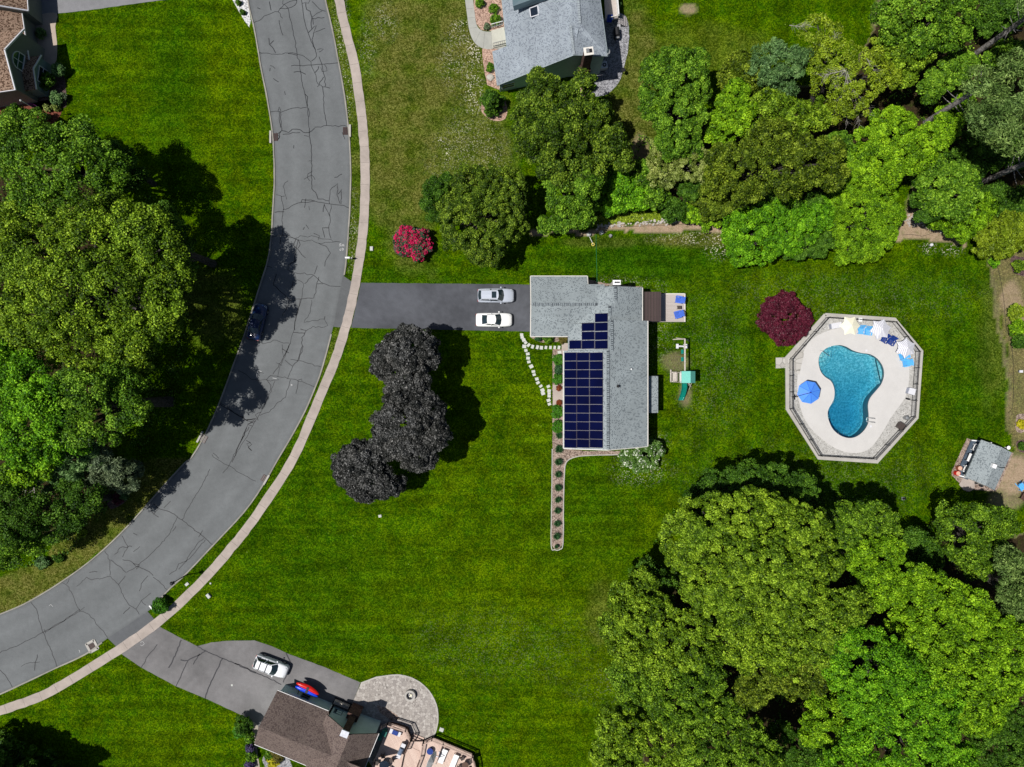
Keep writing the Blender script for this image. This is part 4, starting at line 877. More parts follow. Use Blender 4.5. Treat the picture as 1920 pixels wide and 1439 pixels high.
# ---- lower house ------------------------------------------------------------
def low_house():
    O = P(590, 1390); t = empty('house', O, 0, 'brown shingled house with teal siding and dark brick chimney, at the bottom of the photo', 'house')
    zg, zk, zb, zp = 2.7, 5.4, 3.6, 6.1
    A, B = P(520,1295,zg), P(616,1334,zg)
    K0, K1 = P(485,1364,zk), P(626,1419,zk)
    S0, S1 = P(477,1396,zg), P(575,1436,zg)
    u = (B-A); u.z = 0; u.normalize(); v = Vector((-u.y, u.x, 0))       # u along the ridge, v towards the north
    mb = MB(); mb.plate([A, B, K1, K0], .16); mb.build('roof', M['roof_brown'], t, O)
    mb = MB(); S2 = S1 + u*8; K2 = K1+u*6
    mb.plate([K0, K1, K2, S1+u*3-v*0, S1, S0], .16)
    mb.build('roof', M['roof_brown'], t, O)
    Pk, W, E = P(656,1377.5,zp), P(612.5,1340,zb), P(710,1376,zb)
    L = 12
    mb = MB(); mb.plate([W, Pk, Pk-v*L, W-v*L], .16); mb.plate([Pk, E, E-v*L, Pk-v*L], .16); mb.build('roof', M['roof_brown'], t, O)
    g = MB()
    for a, b in ((A, B), (E, E-v*L), (S0, S1)): g.bar(a-Vector((0,0,.08)), b-Vector((0,0,.08)), .12, .14)
    g.build('gutter', M['white'], t, O)
    w = MB(); i = .3; dn = Vector((0,0,.16))
    a = A+u*i-v*i-dn; b = B-v*i-dn; s0 = S0+u*i+v*i-dn; s1 = S1+u*3+v*i-dn; k0 = K0+u*i-dn; k1 = K1-dn
    w.add([lift(a,0), a, b, lift(b,0)], [(0,1,2,3)]); w.add([lift(s0,0), lift(a,0), a, k0, s0], [(0,1,2,3,4)]); w.add([lift(s1,0), lift(s0,0), s0, s1], [(0,1,2,3)])
    q = [W+u*i-v*i-dn, Pk-v*i-dn*1.6, E-u*i-v*i-dn]
    w.add([lift(q[0],0), q[0], q[1], q[2], lift(q[2],0)], [(0,1,2,3,4)])
    w.add([lift(q[2],0), q[2], q[2]-v*L, lift(q[2]-v*L,0)], [(0,1,2,3)]); w.add([lift(q[0],0), q[0], q[0]-v*L, lift(q[0]-v*L,0)], [(0,1,2,3)])
    w.build('wall', M['sid_teal'], t, O)
    def onwall(px, py, p0):       # photo point on the north wall plane through p0
        lo, hi = 0.0, 6.0
        for _ in range(40):
            m = (lo+hi)/2; r = P(px, py, m); d = (r-p0).dot(v)
            # a higher point at the same pixel lies nearer the picture centre, i.e. further north
            if d < 0: lo = m
            else: hi = m
        return P(px, py, lo)
    for (px, py, p0) in ((572.5,1307,a), (634,1336,q[0]), (688,1359,q[0])):
        c = onwall(px, py, p0); win(t, O, c+v*.01, (-u.x,-u.y), 1.05, 1.0, frame='sid_dark')
    # chimney on the north gable
    c = P(646, 1376.5, 6.7); rot = Matrix.Translation((c.x,c.y,0)) @ Matrix.Rotation(math.atan2(u.y,u.x), 4, 'Z')
    ch = MB(); ch.box(-.42,.42,-.35,.35,2.8,6.6,rot); ch.box(-.75,.75,-.32,.5,0,2.8,rot); ch.build('chimney', M['brick_dark'], t, O)
    cp = MB(); cp.box(-.48,.48,-.4,.4,6.6,6.75,rot); cp.build('chimney_cap', m_plain('pale cap',(.6,.62,.68)), t, O)
    dsp = MB(); d0 = B-v*.05; dsp.bar(d0-dn, lift(d0,.2), .09); dsp.build('downspout', M['white'], t, O)
    # small entry roof at the frame's foot
    return t, u, v, q
lt, LU, LV, LQ = low_house()
# two level wooden deck behind it
def rail(mb, pts, z0, z1, closed=False, post=1.6):
    for i in range(len(pts)-1):
        a, b = Vector((*pts[i], 0)), Vector((*pts[i+1], 0)); up = Vector((0,0,1)); L = (b-a).length
        mb.bar(a+up*z1, b+up*z1, .14, .05); mb.bar(a+up*(z0+.12), b+up*(z0+.12), .06)
        n = max(2, int(L/.16))
        for k in range(n+1): q = a+(b-a)*k/n; mb.bar(q+up*(z0+.12), q+up*z1, .035)
        for q in (a, b): mb.bar(q+up*z0, q+up*(z1+.05), .11)
    return mb
O = P(790, 1410); t = empty('deck', O, 0, 'large pinkish wooden deck with octagonal corners and dark railings, bottom edge of the photo', 'deck')
M['plank_pink'] = m_planks('pinkish deck boards', (0.54,0.40,0.34), (0.62,0.48,0.41), 0.15, R(63), .6)
zd = 1.0
up_poly = pxs([(716,1392),(728,1358),(742,1361),(762,1368),(769,1386),(758,1410),(752,1439),(745,1480),(685,1480),(700,1430)], zd)
lo_poly = pxs([(757,1410),(771,1391),(794,1391),(811,1384),(886,1416),(893,1440),(893,1480),(745,1480),(750,1439)], zd-.35)
mb = MB(); mb.slab(up_poly, zd-.15, zd); mb.slab(lo_poly, zd-.5, zd-.35); mb.build('floor', M['plank_pink'], t, O)
mb = MB(); mb.slab([(x*.995, y*1.003) for x, y in up_poly], 0, zd-.16); mb.slab([(x*.995, y*1.003) for x, y in lo_poly], 0, zd-.51); mb.build('skirt', M['wood_dark'], t, O)
mb = rail(MB(), pxs([(716,1361),(728,1354),(762,1365),(770,1383)], zd), zd, zd+1.0); mb.build('railing', m_plain('pink cedar rail', (.44,.32,.27)), t, O)
mb = rail(MB(), pxs([(770,1384),(760,1408)], zd), zd, zd+1.0); mb.build('railing', M['wood_dark'], t, O)
mb = rail(MB(), pxs([(789,1418),(794,1390),(811,1382),(886,1413),(892,1439),(892,1475)], zd-.35), zd-.35, zd+.65); mb.build('railing', m_plain('pink cedar rail b', (.44,.32,.27)), t, O)
mb = rail(MB(), pxs([(789,1418),(780,1442),(775,1475)], zd-.3), zd-.35, zd+.65); mb.build('railing', M['wood_dark'], t, O)
mb = MB()
for i in range(6):
    f = i/5; z = .15+.11*i; a = (775-f*7, 1376+f*24); b = (795-f*8, 1384+f*25); c = (b[0]-.8, b[1]+2.9); d = (a[0]-.8, a[1]+2.9)
    mb.slab(pxs([a,b,c,d], z), z-.06, z)
mb.build('steps', M['plank_pink'], t, O)
mb = MB(); mb.bar(P(775,1376,.02),P(768,1402,.5),.12,.2); mb.bar(P(795,1384,.02),P(788,1410,.5),.12,.2); mb.build('stringer', M['wood_dark'], t, O)
# ---- corner house, top left ----------------------------------------------------
def corner_house():
    O = P(20, 110); t = empty('house', O, 0, 'tan shingled house with grey gable walls and an arched window, top left corner', 'house')
    ze, zr = 3.0, 6.0
    a, b = P(40,22,ze), P(53,112,ze); d = (b-a); d.z = 0; d.normalize(); wv = Vector((d.y, -d.x, 0))
    if wv.x > 0: wv = -wv
    mb = MB(); r0, r1 = a+wv*5.2+Vector((0,0,3.0)), b+wv*5.2+Vector((0,0,3.0))
    mb.plate([a, r0, r1, b], .16); mb.plate([r0, r0+wv*5-Vector((0,0,3)), r1+wv*5-Vector((0,0,3)), r1], .16)
    # garage wing to the north
    g0, g1 = P(52,20,3.3), P(46,-60,3.3)
    mb.plate([g0, g0+wv*2.6+Vector((0,0,1.9)), g1+wv*2.6+Vector((0,0,1.9)), g1], .16)
    mb.plate([g0+wv*2.6+Vector((0,0,1.9)), g0+wv*5.4+Vector((0,0,.2)), g1+wv*5.4+Vector((0,0,.2)), g1+wv*2.6+Vector((0,0,1.9))], .16)
    # gable block
    zs, zp = 4.5, 7.0
    pk, sc = P(8,93,zp), P(28,168,zs); nc = Vector((2*pk.x-sc.x, 2*pk.y-sc.y, zs))
    back = wv*9
    mb.plate([sc, pk, pk+back, sc+back], .16); mb.plate([pk, nc, nc+back, pk+back], .16)
    lo_s = P(48,176,3.0); 
    mb.build('roof', M['roof_tan'], t, O)
    tr = MB(); dn = Vector((0,0,.1))
    for p, q in ((a,b),(sc,pk),(pk,nc),(sc,sc+back),(g0,g1),(g0,g0+wv*2.6+Vector((0,0,1.9)))): tr.bar(p-dn, q-dn, .16, .2)
    tr.build('fascia', M['lt_grey'], t, O)
    w = MB(); i = .3
    s2, p2, n2 = sc+wv*i, pk+wv*i-Vector((0,0,.25)), nc+wv*i
    sv = (nc-sc); sv.z = 0; sv.normalize(); s2 = s2+sv*i-dn*2; n2 = n2-sv*i-dn*2
    w.add([lift(s2,0), s2, p2, n2, lift(n2,0)], [(0,1,2,3,4)]); w.add([lift(s2+back,0), s2+back, s2, lift(s2,0)], [(0,1,2,3)])
    a2, b2 = a+wv*i-dn*2, b+wv*i-dn*2; w.add([lift(b2,0), b2, a2, lift(a2,0)], [(0,1,2,3)])
    ga, gb = g0+wv*i-dn*2, g1+wv*i-dn*2; w.add([lift(ga,0), ga, gb, lift(gb,0)], [(0,1,2,3)])
    gp = g0+wv*2.6+Vector((0,0,1.7)); gq = g0+wv*5.2; w.add([lift(ga,0), ga, gp, gq, lift(gq,0)], [(0,1,2,3,4)])
    w.build('wall', M['sid_grey'], t, O)
    # bay in front of the gable
    e = -wv
    b0, b1 = s2+sv*.6+e*1.3, s2+sv*4.6+e*1.3; b0.z = b1.z = 2.5; bp = (b0+b1)/2; bp.z = 3.5
    k = MB(); k.add([lift(b0,0), b0, bp, b1, lift(b1,0)], [(0,1,2,3,4)])
    k.add([lift(b0,0), b0, b0+wv*1.3, lift(b0+wv*1.3,0)], [(0,1,2,3)]); k.add([lift(b1,0), b1, b1+wv*1.3, lift(b1+wv*1.3,0)], [(0,1,2,3)])
    k.build('bay', M['sid_dark'], t, O)
    k = MB(); k.plate([b0+e*.2-sv*.2, bp+e*.2, bp+wv*1.4, b0+wv*1.4-sv*.2], .1); k.plate([bp+e*.2, b1+e*.2+sv*.2, b1+wv*1.4+sv*.2, bp+wv*1.4], .1); k.build('bay_roof', M['roof_tan'], t, O)
    k = MB()
    for p, q in ((b0+e*.22-sv*.2, bp+e*.22), (bp+e*.22, b1+e*.22+sv*.2)): k.bar(p, q, .12, .16)
    k.build('fascia', M['lt_grey'], t, O)
    c = (b0+b1)/2; c.z = 1.6; win(t, O, c+e*.02, (sv.x, sv.y), 1.9, 1.5, frame='lt_grey')
    # arched window
    c = (s2+n2)/2; c.z = 4.3; c += e*.02; n = 14
    out = [c+sv*(1.0*math.cos(math.pi*i/n))+Vector((0,0,1.0*math.sin(math.pi*i/n))) for i in range(n+1)] + [c-sv*1.0-Vector((0,0,.9)), c+sv*1.0-Vector((0,0,.9))]
    f = MB()
    for i in range(len(out)): f.bar(out[i]+e*.03, out[(i+1) % len(out)]+e*.03, .13, .1)
    f.bar(c+Vector((0,0,1))+e*.03, c-Vector((0,0,.9))+e*.03, .06); f.bar(c-sv+e*.03, c+sv+e*.03, .06)
    fo = f.build('arched_window', M['lt_grey'], t, O); g = MB(); g.wall(out); g.build('pane', m_plain('green tinted glass', (.02,.07,.04), .1, .8), fo, O)
    # little roof box at the left edge
    bx = P(0,80,5.0); k = MB(); k.box(bx.x-.6,bx.x+.45,bx.y-.5,bx.y+.5,3.6,5.1); k.build('skylight', M['lt_grey'], t, O)
corner_house()
# ---- pool hut -------------------------------------------------------------------
def hut():
    O = P(1838, 872); t = empty('pool_hut', O, 0, 'small grey roofed bar hut with white seats under its front, right of the pool', 'hut')
    ze = 2.3
    q = [P(1840,825,ze), P(1897,849,ze), P(1864.5,920,ze), P(1809.5,895,ze)]
    m0, m1 = (q[0]+q[1]*1.25)/2.25, (q[3]+q[2]*1.25)/2.25; m0.z = m1.z = 3.0
    mb = MB(); mb.plate([q[0], q[3], m1, m0], .12); mb.plate([m0, m1, q[2], q[1]], .12); mb.build('roof', M['roof_grey'], t, O)
    c = sum(q, Vector())/4
    w = MB(); p = [x+(c-x).normalized()*.35 for x in q]; p[0] = p[0]+(p[1]-p[0])*.25; p[3] = p[3]+(p[2]-p[3])*.25
    for x in p: x.z = ze-.12
    ma, mb_ = m0+(c-m0).normalized()*.35, m1+(c-m1).normalized()*.35; ma.z = mb_.z = 2.85
    w.add([lift(p[0],0), p[0], ma, p[1], lift(p[1],0)], [(0,1,2,3,4)]); w.add([lift(p[3],0), p[3], mb_, p[2], lift(p[2],0)], [(0,1,2,3,4)])
    w.add([lift(p[1],0), p[1], p[2], lift(p[2],0)], [(0,1,2,3)]); w.add([lift(p[0],0), lift(p[0],.9), lift(p[3],.9), lift(p[3],0)], [(0,1,2,3)])
    w.build('wall', M['offwhite'], t, O)
    f = MB(); f.slab(pxs([(1821.5,826),(1845,829),(1815,900),(1793,891)], .2), 0, .2); f.build('floor', M['navy_deck'], t, O)
    f = MB(); 
    for a, b in (((1822,826),(1838,827.5)), ((1794,891),(1810,895))): f.bar(P(*a,.26), P(*b,.26), .14, .12)
    f.build('edge_trim', M['white'], t, O)
    for a in ((1837,828),(1810,893)): f = MB(); x = P(*a); f.bar(lift(x,.2), lift(x,2.2), .1); f.build('post', M['white'], t, O)
    b = MB(); x = P(1862,874,2.95); b.box(-.26,.26,-.26,.26,-.3,.3, Matrix.Translation(x) @ Matrix.Rotation(R(-23),4,'Z')); b.build('roof_vent', M['white'], t, O)
    cb = MB(); cb.tube([P(1863,869,3.0),P(1868,871,2.95),P(1872,876,2.85),P(1878,878,2.7),P(1885,877,2.5)], .035, 6); cb.build('cable', M['black'], t, O)
    mb = MB(); mb.slab(pxs([(1806,895),(1829,903),(1825,918),(1817,922),(1806,919),(1798,909)]), 0, .06); mb.build('entry_pad', M['walk'], t, O)
hut()
# ---------------------------------------------------------------- cars
M['car_glass'] = m_plain('car glass', (0.018, 0.032, 0.040), 0.06, 0.9, var=0.1)
M['rubber'] = m_plain('rubber', (0.02, 0.02, 0.02), 0.8)
M['lamp'] = m_plain('lamp lens', (0.55, 0.58, 0.6), 0.15, 0.6)
M['tail'] = m_plain('tail lens', (0.35, 0.01, 0.01), 0.2, 0.6)
def m_paint(name, c, rough=.25, metal=0.0):
    n = N(name).rough(rough, 0.5, metal); n.col(c); n.b.inputs['Coat Weight'].default_value = 0.6; n.b.inputs['Coat Roughness'].default_value = 0.06; return n.m
def loft(mb, secs, cap=True):
    k = len(secs[0]); b = len(mb.v)
    for s in secs: mb.v += [tuple(p) for p in s]
    for i in range(len(secs)-1):
        for j in range(k-1):
            mb.f.append([b+i*k+j, b+(i+1)*k+j, b+(i+1)*k+j+1, b+i*k+j+1]); mb.m.append(mb.mi)
    if cap:
        mb.f.append([b+j for j in range(k)]); mb.m.append(mb.mi); mb.f.append([b+(len(secs)-1)*k+j for j in range(k)][::-1]); mb.m.append(mb.mi)
def car(loc, ang, label, paint, L, W, Ht, suv, group, rails=None, sunroof=False):
    t = empty('parked_car', loc, ang, label, 'car', group); h = L/2; w = W/2
    zb = Ht*0.60                       # belt line
    # body: cross sections from tail to nose
    prof = [(-h, .80, .55), (-h+.08, .90, .62), (-h+.3, .965, zb/Ht/.60*.64), (-h*.55, 1, .66), (0, 1, .66), (h*.42, 1, .65), (h*.62, .985, .63), (h-.35, .93, .57), (h-.12, .82, .50), (h, .64, .40)]
    mb = MB(); secs = []
    for x, fw, fz in prof:
        ww = w*fw; zt = Ht*fz
        secs.append([(x,-ww*.93,.22),(x,-ww,.38),(x,-ww*1.0,zt*.72),(x,-ww*.95,zt*.93),(x,-ww*.80,zt),(x,-ww*.4,zt+.025),(x,0,zt+.035),(x,ww*.4,zt+.025),(x,ww*.80,zt),(x,ww*.95,zt*.93),(x,ww*1.0,zt*.72),(x,ww,.38),(x,ww*.93,.22)])
    loft(mb, secs); mb.build('body', paint, t, smooth=True)
    # cabin
    if suv: xr0, xr1, xt0, xt1 = -h+.12, h*.43, -h+.50, h*.10
    else:   xr0, xr1, xt0, xt1 = -h*.66, h*.40, -h*.36, h*.06
    z0 = Ht*.655; z1 = Ht-.03; wr = w*.70; wb = w*.92
    bot = [(xr0,-wb*.80,z0),(xr1-.22,-wb*.95,z0),(xr1,-wb*.62,z0),(xr1+.10,0,z0),(xr1,wb*.62,z0),(xr1-.22,wb*.95,z0),(xr0,wb*.80,z0),(xr0-.07,0,z0)]
    top = [(xt0,-wr*.92,z1-.02),(xt1-.05,-wr,z1-.02),(xt1+.10,-wr*.6,z1),(xt1+.16,0,z1+.01),(xt1+.10,wr*.6,z1),(xt1-.05,wr,z1-.02),(xt0,wr*.92,z1-.02),(xt0-.05,0,z1)]
    # glass faces, split so that windscreen, side windows and rear window are own parts
    def g(idx, name):
        m = MB()
        for i in idx:
            j = (i+1) % 8; m.add([bot[i], bot[j], top[j], top[i]], [(0,1,2,3)])
        return m.build(name, M['car_glass'], t)
    g((1,2,3,4), 'windscreen'); g((0,), 'side_window'); g((5,), 'side_window'); g((6,7), 'rear_window')
    m = MB(); lo = [(x,y,z+.0) for x,y,z in top]; hi = [(x*.97+.0,y*.93,z+.045) for x,y,z in top]
    m.add(lo+hi, [tuple(range(8,16))]+[(i,(i+1)%8,8+(i+1)%8,8+i) for i in range(8)])
    m.build('roof', paint, t, smooth=False)
    m = MB()
    for i in (0,6,1,5): m.bar(Vector(bot[i]), Vector(top[i]), .10, .08)
    for s in (-1,1):
        mx = (xr0+xr1)/2; m.bar((mx, s*wb*.93, z0), ((xt0+xt1)/2, s*wr*.99, z1-.02), .08, .06)
    m.build('pillars', paint, t)
    if sunroof: m = MB(); m.box(xt1-.75, xt1-.15, -.42, .42, z1+.04, z1+.06); m.build('sunroof', M['car_glass'], t)
    if rails:
        for s in (-1,1): m = MB(); m.bar((xt0+.1, s*wr*.86, z1+.09), (xt1-.15, s*wr*.86, z1+.09), .05, .05); m.build('roof_rail', M['grey_metal'], t)
        if rails == 2:
            for x in (xt0+.5, xt1-.6): m = MB(); m.bar((x,-wr*.95,z1+.13),(x,wr*.95,z1+.13),.07,.05); m.build('roof_bar', M['black'], t)
    for sx in (-h*.60, h*.62):
        for s in (-1,1):
            m = MB(); m.tube([(sx, s*(w-.22), .33), (sx, s*(w+.005), .33)], .33, 18); wh = m.build('wheel', M['rubber'], t)
            m = MB(); m.tube([(sx, s*(w-.05), .33), (sx, s*(w+.015), .33)], .20, 14); m.build('rim', M['grey_metal'], wh)
    for s in (-1,1):
        m = MB(); m.box(h*.24, h*.31, s*(w+.02)-.0, s*(w+.18), zb*.98, zb*1.1); m.build('mirror', paint, t)
        zt = Ht*.53; m = MB(); m.add([(h-.10, s*w*.52, zt*.86),(h-.28, s*w*.84, zt*.95),(h-.52, s*w*.90, zt*1.03),(h-.30, s*w*.55, zt*1.06)], [(0,1,2,3)]); 
        for v in range(4): m.v[v] = (m.v[v][0]+.02, m.v[v][1], m.v[v][2]+.045)
        m.build('headlight', M['lamp'], t)
        m = MB(); m.box(-h-.005, -h+.14, min(s*w*.5,s*w*.86), max(s*w*.5,s*w*.86), Ht*.42, Ht*.565); m.build('taillight', M['tail'], t)
    return t
car(P(930,556), 0, 'silver grey estate SUV with sunroof, upper car on the dark driveway', m_paint('silver blue paint', (.50,.54,.62), .3, .15), 4.7, 1.85, 1.65, True, 'cars on the driveways', rails=1, sunroof=True)
car(P(926.5,601), 0, 'white sedan parked beside the silver SUV, lower car on the dark driveway', m_paint('white paint', (.80,.80,.79)), 4.7, 1.80, 1.42, False, 'cars on the driveways')
car(P(512,1245.5), R(-21), 'white SUV with black roof bars parked on the old driveway at the bottom', m_paint('pearl white paint', (.78,.79,.82)), 4.5, 1.82, 1.68, True, 'cars on the driveways', rails=2)
car(P(486,604), R(76), 'dark blue car at the kerb in the shade of the big tree', m_paint('dark blue paint', (.006,.022,.085), .15), 4.8, 1.82, 1.45, False, None)
# ---------------------------------------------------------------- street things
def drain(px, py, ang, label, w=.75, l=1.0, box=False):
    t = empty('storm_drain', P(px,py,.03), ang, label, 'storm drain', 'storm drains along the road')
    m = MB(); m.box(-w/2,w/2,-l/2,l/2,-.02,.02); m.build('pit', M['black'], t)
    m = MB()
    for i in range(7): y = -l/2+.06+i*(l-.12)/6; m.bar((-w/2,y,.03),(w/2,y,.03),.055,.03)
    for x in (-w/2,0,w/2): m.bar((x,-l/2,.035),(x,l/2,.035),.05,.03)
    m.build('grate', M['iron'], t)
    m = MB()
    if box:
        for a, b in (((-w*.95,-l*.7),(w*.95,-l*.7)),((-w*.95,l*.7),(w*.95,l*.7)),((-w*.85,-l*.7),(-w*.85,l*.7)),((w*.85,-l*.7),(w*.85,l*.7))): m.bar((*a,.03),(*b,.03),.3,.05)
    else: m.bar((-w/2-.15,-l*.8,.08),(-w/2-.15,l*.8,.08),.24,.16)
    m.build('kerb_stone', M['coping'], t); return t
drain(515,257.5,0,'storm drain in the gutter left of the upper road'); drain(649,246,R(180),'storm drain in the gutter right of the upper road')
drain(382,823,R(-28),'storm drain in the tree shadow at the left kerb'); drain(495,897,R(150),'storm drain at the right kerb of the road bend', .5, .9); drain(173,1212,R(118),'storm drain framed in pale concrete beside the bottom left verge',.7,.8,True)
def post_box(px, py, ang, label, mt):
    t = empty('mailbox', P(px,py), ang, label, 'mailbox'); m = MB(); m.bar((0,0,0),(0,0,1.05),.1); m.bar((-.5,0,.95),(.25,0,.95),.08); m.build('post', M['white'], t)
    m = MB(); m.tube([(-.62,0,1.15),(-.02,0,1.15)], .13, 10); m.box(-.62,-.02,-.13,.13,1.02,1.14); m.build('box', M[mt], t)
post_box(660,486.5,0,'white mailbox on a post at the verge above the dark driveway','white')
post_box(295,1137,R(-50),'white mailbox beside the green bush at the old driveway','white')
t = empty('street_lamp', P(350,1078), 0, 'black street lamp on the verge by the lower road bend', 'street lamp')
m = MB(); m.tube([(0,0,0),(0,0,.4),(0,0,3.6)], [.10,.07,.05], 10); m.build('pole', M['black'], t); m = MB(); m.box(-.18,.18,-.18,.18,3.55,3.6); m.cyl((0,0),.13,3.6,3.95,8,.2); m.cyl((0,0),.26,3.95,4.1,8,.05); m.build('lantern', M['black'], t)
def util(px, py, w, l, h, ang, label, name='utility_box', mt='stone_pale', cat='utility box'):
    m = MB(); m.box(-w/2,w/2,-l/2,l/2,0,h); m.box(-w*.38,w*.38,-l*.38,l*.38,h,h+.02); o = m.build(name, M[mt]); b = o.modifiers.new('b','BEVEL'); b.width = .02; b.segments = 2
    o.location = P(px,py); o.rotation_euler = (0,0,ang); tag(o, label, cat)
util(351,1095.5,.5,.35,.12,R(40),'pale square utility cover on the verge next to the street lamp')
util(392,1117,.6,.4,.3,R(-50),'white utility box on the lawn right of the sidewalk')
util(395,1094,.22,.22,.1,R(20),'tiny white cover between the sidewalk and the white utility box')
util(697,467,.4,.55,.25,0,'pale green utility box right of the sidewalk near the red flowering bush'); util(712.5,968,.4,.35,.08,R(10),'white plate lying alone in the front lawn below the dark trees')
util(828,1368,.55,.5,.12,R(-20),'pale green cover in the grass right of the stone patio')
util(435,1285,.25,.25,.02,0,'white round speck cover in the old driveway', 'survey_cap')
t = empty('flagpole', P(93,220), 0, 'thin flagpole with a furled purple flag in the red mulch, top left', 'flagpole')
m = MB(); m.tube([(0,0,0),(0,0,5.2)], .04, 8); m.build('pole', M['white'], t)
bm_ = MB(); bm_.cyl((0,0),.09,5.2,5.32,10,.12); bm_.cyl((0,0),.12,5.32,5.44,10,.04); bm_.build('finial', M['white'], t)
m = MB(); m.add([(.05,0,3.2),(.5,.12,3.1),(.9,-.05,3.15),(.9,-.05,4.2),(.5,.12,4.3),(.05,0,4.3)], [(0,1,4,5),(1,2,3,4)]); m.build('flag', m_plain('purple flag', (.25,.04,.30), .8), t)
# ---------------------------------------------------------------- stepping stones
ORD = 'first second third fourth fifth sixth seventh eighth ninth tenth eleventh twelfth thirteenth fourteenth'.split()
def stone_path(pts, label, group, seed):
    rg = random.Random(seed); first = None
    for px, py, a in pts:
        if first is None:
            mb = MB(); q = [(-.26,-.2),(.25,-.23),(.27,.2),(-.24,.24)]; mb.slab(q, 0, .045); first = mb.build('stepping_stone', M['stone_pale']); o = first
        else: o = first.copy(); COL.objects.link(o)
        s = rg.uniform(.78, 1.0); o.scale = (s, s*rg.uniform(.8, 1.05), 1); o.location = P(px, py); o.rotation_euler = (0,0,R(a+rg.uniform(-8,8))); k = pts.index((px,py,a)); tag(o, label.replace('#', ORD[k] if k < len(pts)-1 else 'last'), 'stepping stone', group)
stone_path([(978,628,0),(979,633,10),(982,638,30),(985.5,643,40),(991,647.5,50),(998.5,650.5,70),(1007.5,651.5,85),(1015,652.5,90),(1023.5,652,90),(1032,652,90),(1040,652,90),(1048,652,90),(1049,661,10)],
           '# stepping stone from the driveway in the curved row to the front door', 'stepping stones to the front door', 1)
stone_path([(983,650,5),(986,657.5,10),(989.5,664,10),(990,672,5),(991.5,679,10),(996,687.5,30),(1000,697,20),(1001.5,703,20),(1006.5,711,15),(1008.5,718,40),(1014,724.5,40),(1017,732,35),(1018,738,20)],
           '# stepping stone from the fork in the row slanting down the front lawn', 'stepping stones across the front lawn', 2)
stone_path([(1028,725,30),(1029.5,733,0),(1029.5,737.5,10),(1029.5,743,0),(1028.5,751,20),(1030,758,20)],
           '# stepping stone from the top in the short row by the front stoop', 'stepping stones by the front wall', 3)
# ---------------------------------------------------------------- seats
def adirondack():
    t = bpy.data.objects.new('garden_chair', None); COL.objects.link(t)
    def a(n, f, mat=None): m = MB(); f(m); return m.build(n, mat or M['blue_chair'], t)
    def seat(m):
        for i in range(5): y = .34-.16*i; m.plate([(-.30,y-.07,.40-.03*i),(.30,y-.07,.40-.03*i),(.30,y+.07,.43-.03*i),(-.30,y+.07,.43-.03*i)], .03)
    def back(m):
        for i in range(5):
            x = (i-2)*.13; xt = (i-2)*.19; h = .98-.05*abs(i-2)
            m.plate([(x-.06,-.32,.30),(x+.06,-.32,.30),(xt+.085,-.74,h),(xt-.085,-.74,h)], .03)
    a('seat', seat); a('backrest', back)
    for s in (-1,1):
        a('armrest', lambda m: m.box(s*.40-.08,s*.40+.08,-.42,.42,.58,.62)); a('leg', lambda m: m.bar((s*.38,.34,0),(s*.38,.34,.58),.07)); a('leg', lambda m: m.bar((s*.36,-.62,0),(s*.36,.0,.36),.07))
    return t
ad0 = adirondack(); used = []
def seat_at(px, py, ang, label, group, mt, z=0):
    t = ad0 if not used else copy_tree(ad0)
    used.append(1); t.location = P(px,py,z); t.rotation_euler = (0,0,R(ang)); tag(t, label, 'chair', group)
    for ch in [o for o in bpy.data.objects if o.parent == t]:
        ch.data = ch.data if mt == 'blue_chair' else variant(ch.data, mt)
_v = {}
def variant(me, mt):
    k = (me.name.split(':')[0], mt)
    if k not in _v: c = me.copy(); c.materials.clear(); c.materials.append(M[mt]); _v[k] = c
    return _v[k]
g1 = 'adirondack chairs by the pool'
seat_at(1612,621.5,176,'bright blue chair nearest the cream umbrella, left of its pair',g1,'blue_chair'); seat_at(1624.5,623.5,172,'bright blue chair between its blue twin and the striped umbrella',g1,'blue_chair')
seat_at(1655,637.5,150,'dark blue chair partly under the grey striped umbrella',g1,'navy'); seat_at(1667.5,642,148,'dark blue chair right of its dark blue twin by the striped umbrella',g1,'navy')
seat_at(1688.5,669,110,'bright blue chair half under the right hand striped umbrella',g1,'blue_chair'); seat_at(1695,681.5,100,'bright blue chair standing alone below the right hand striped umbrella',g1,'blue_chair')
g2 = 'blue chairs on the small deck'
seat_at(1271,563,80,'royal blue chair at the top of the small grey deck',g2,'royal',.5); seat_at(1269,591,105,'royal blue chair at the bottom of the small grey deck',g2,'royal',.5)
g3 = 'white seats under the hut'
seat_at(1826.5,840,65,'white slatted chair at the upper end of the hut floor',g3,'white',.2); seat_at(1808.5,880,65,'white slatted chair at the lower end of the hut floor',g3,'white',.2)
g4 = 'seats in the far right yard'
seat_at(1912,912,210,'bright blue chair on the bare soil at the right edge',g4,'blue_chair')
seat_at(1916,932,150,'dark brown chair on the bare soil at the right edge',g4,'wood_dark')
# white cushions on the deck chairs
def simple(name, label, cat, loc, ang, parts, group=None):
    t = empty(name, loc, ang, label, cat, group)
    for n, f, mt in parts: m = MB(); f(m); m.build(n, M[mt] if isinstance(mt, str) else mt, t)
    return t
def legs(w, l, h, th=.05): return [('leg', (lambda m, sx=sx, sy=sy: m.bar((sx*w,sy*l,0),(sx*w,sy*l,h),th)), 'brown_met') for sx in (-1,1) for sy in (-1,1)]
simple('side_table','small dark square table between the two royal blue chairs','table',P(1272,577.5,.5),0,[('tabletop',lambda m: m.box(-.25,.25,-.22,.22,.42,.47),'brown_met')]+legs(.2,.17,.42))
simple('bar_table','white slatted table between the white chairs of the hut','table',P(1816.5,859.5,.2),R(-23),[('tabletop',lambda m: [m.box(-.62,.62,-.52+i*.18,-.36+i*.18,.70,.75) for i in range(6)],'white')]+legs(.5,.4,.7))
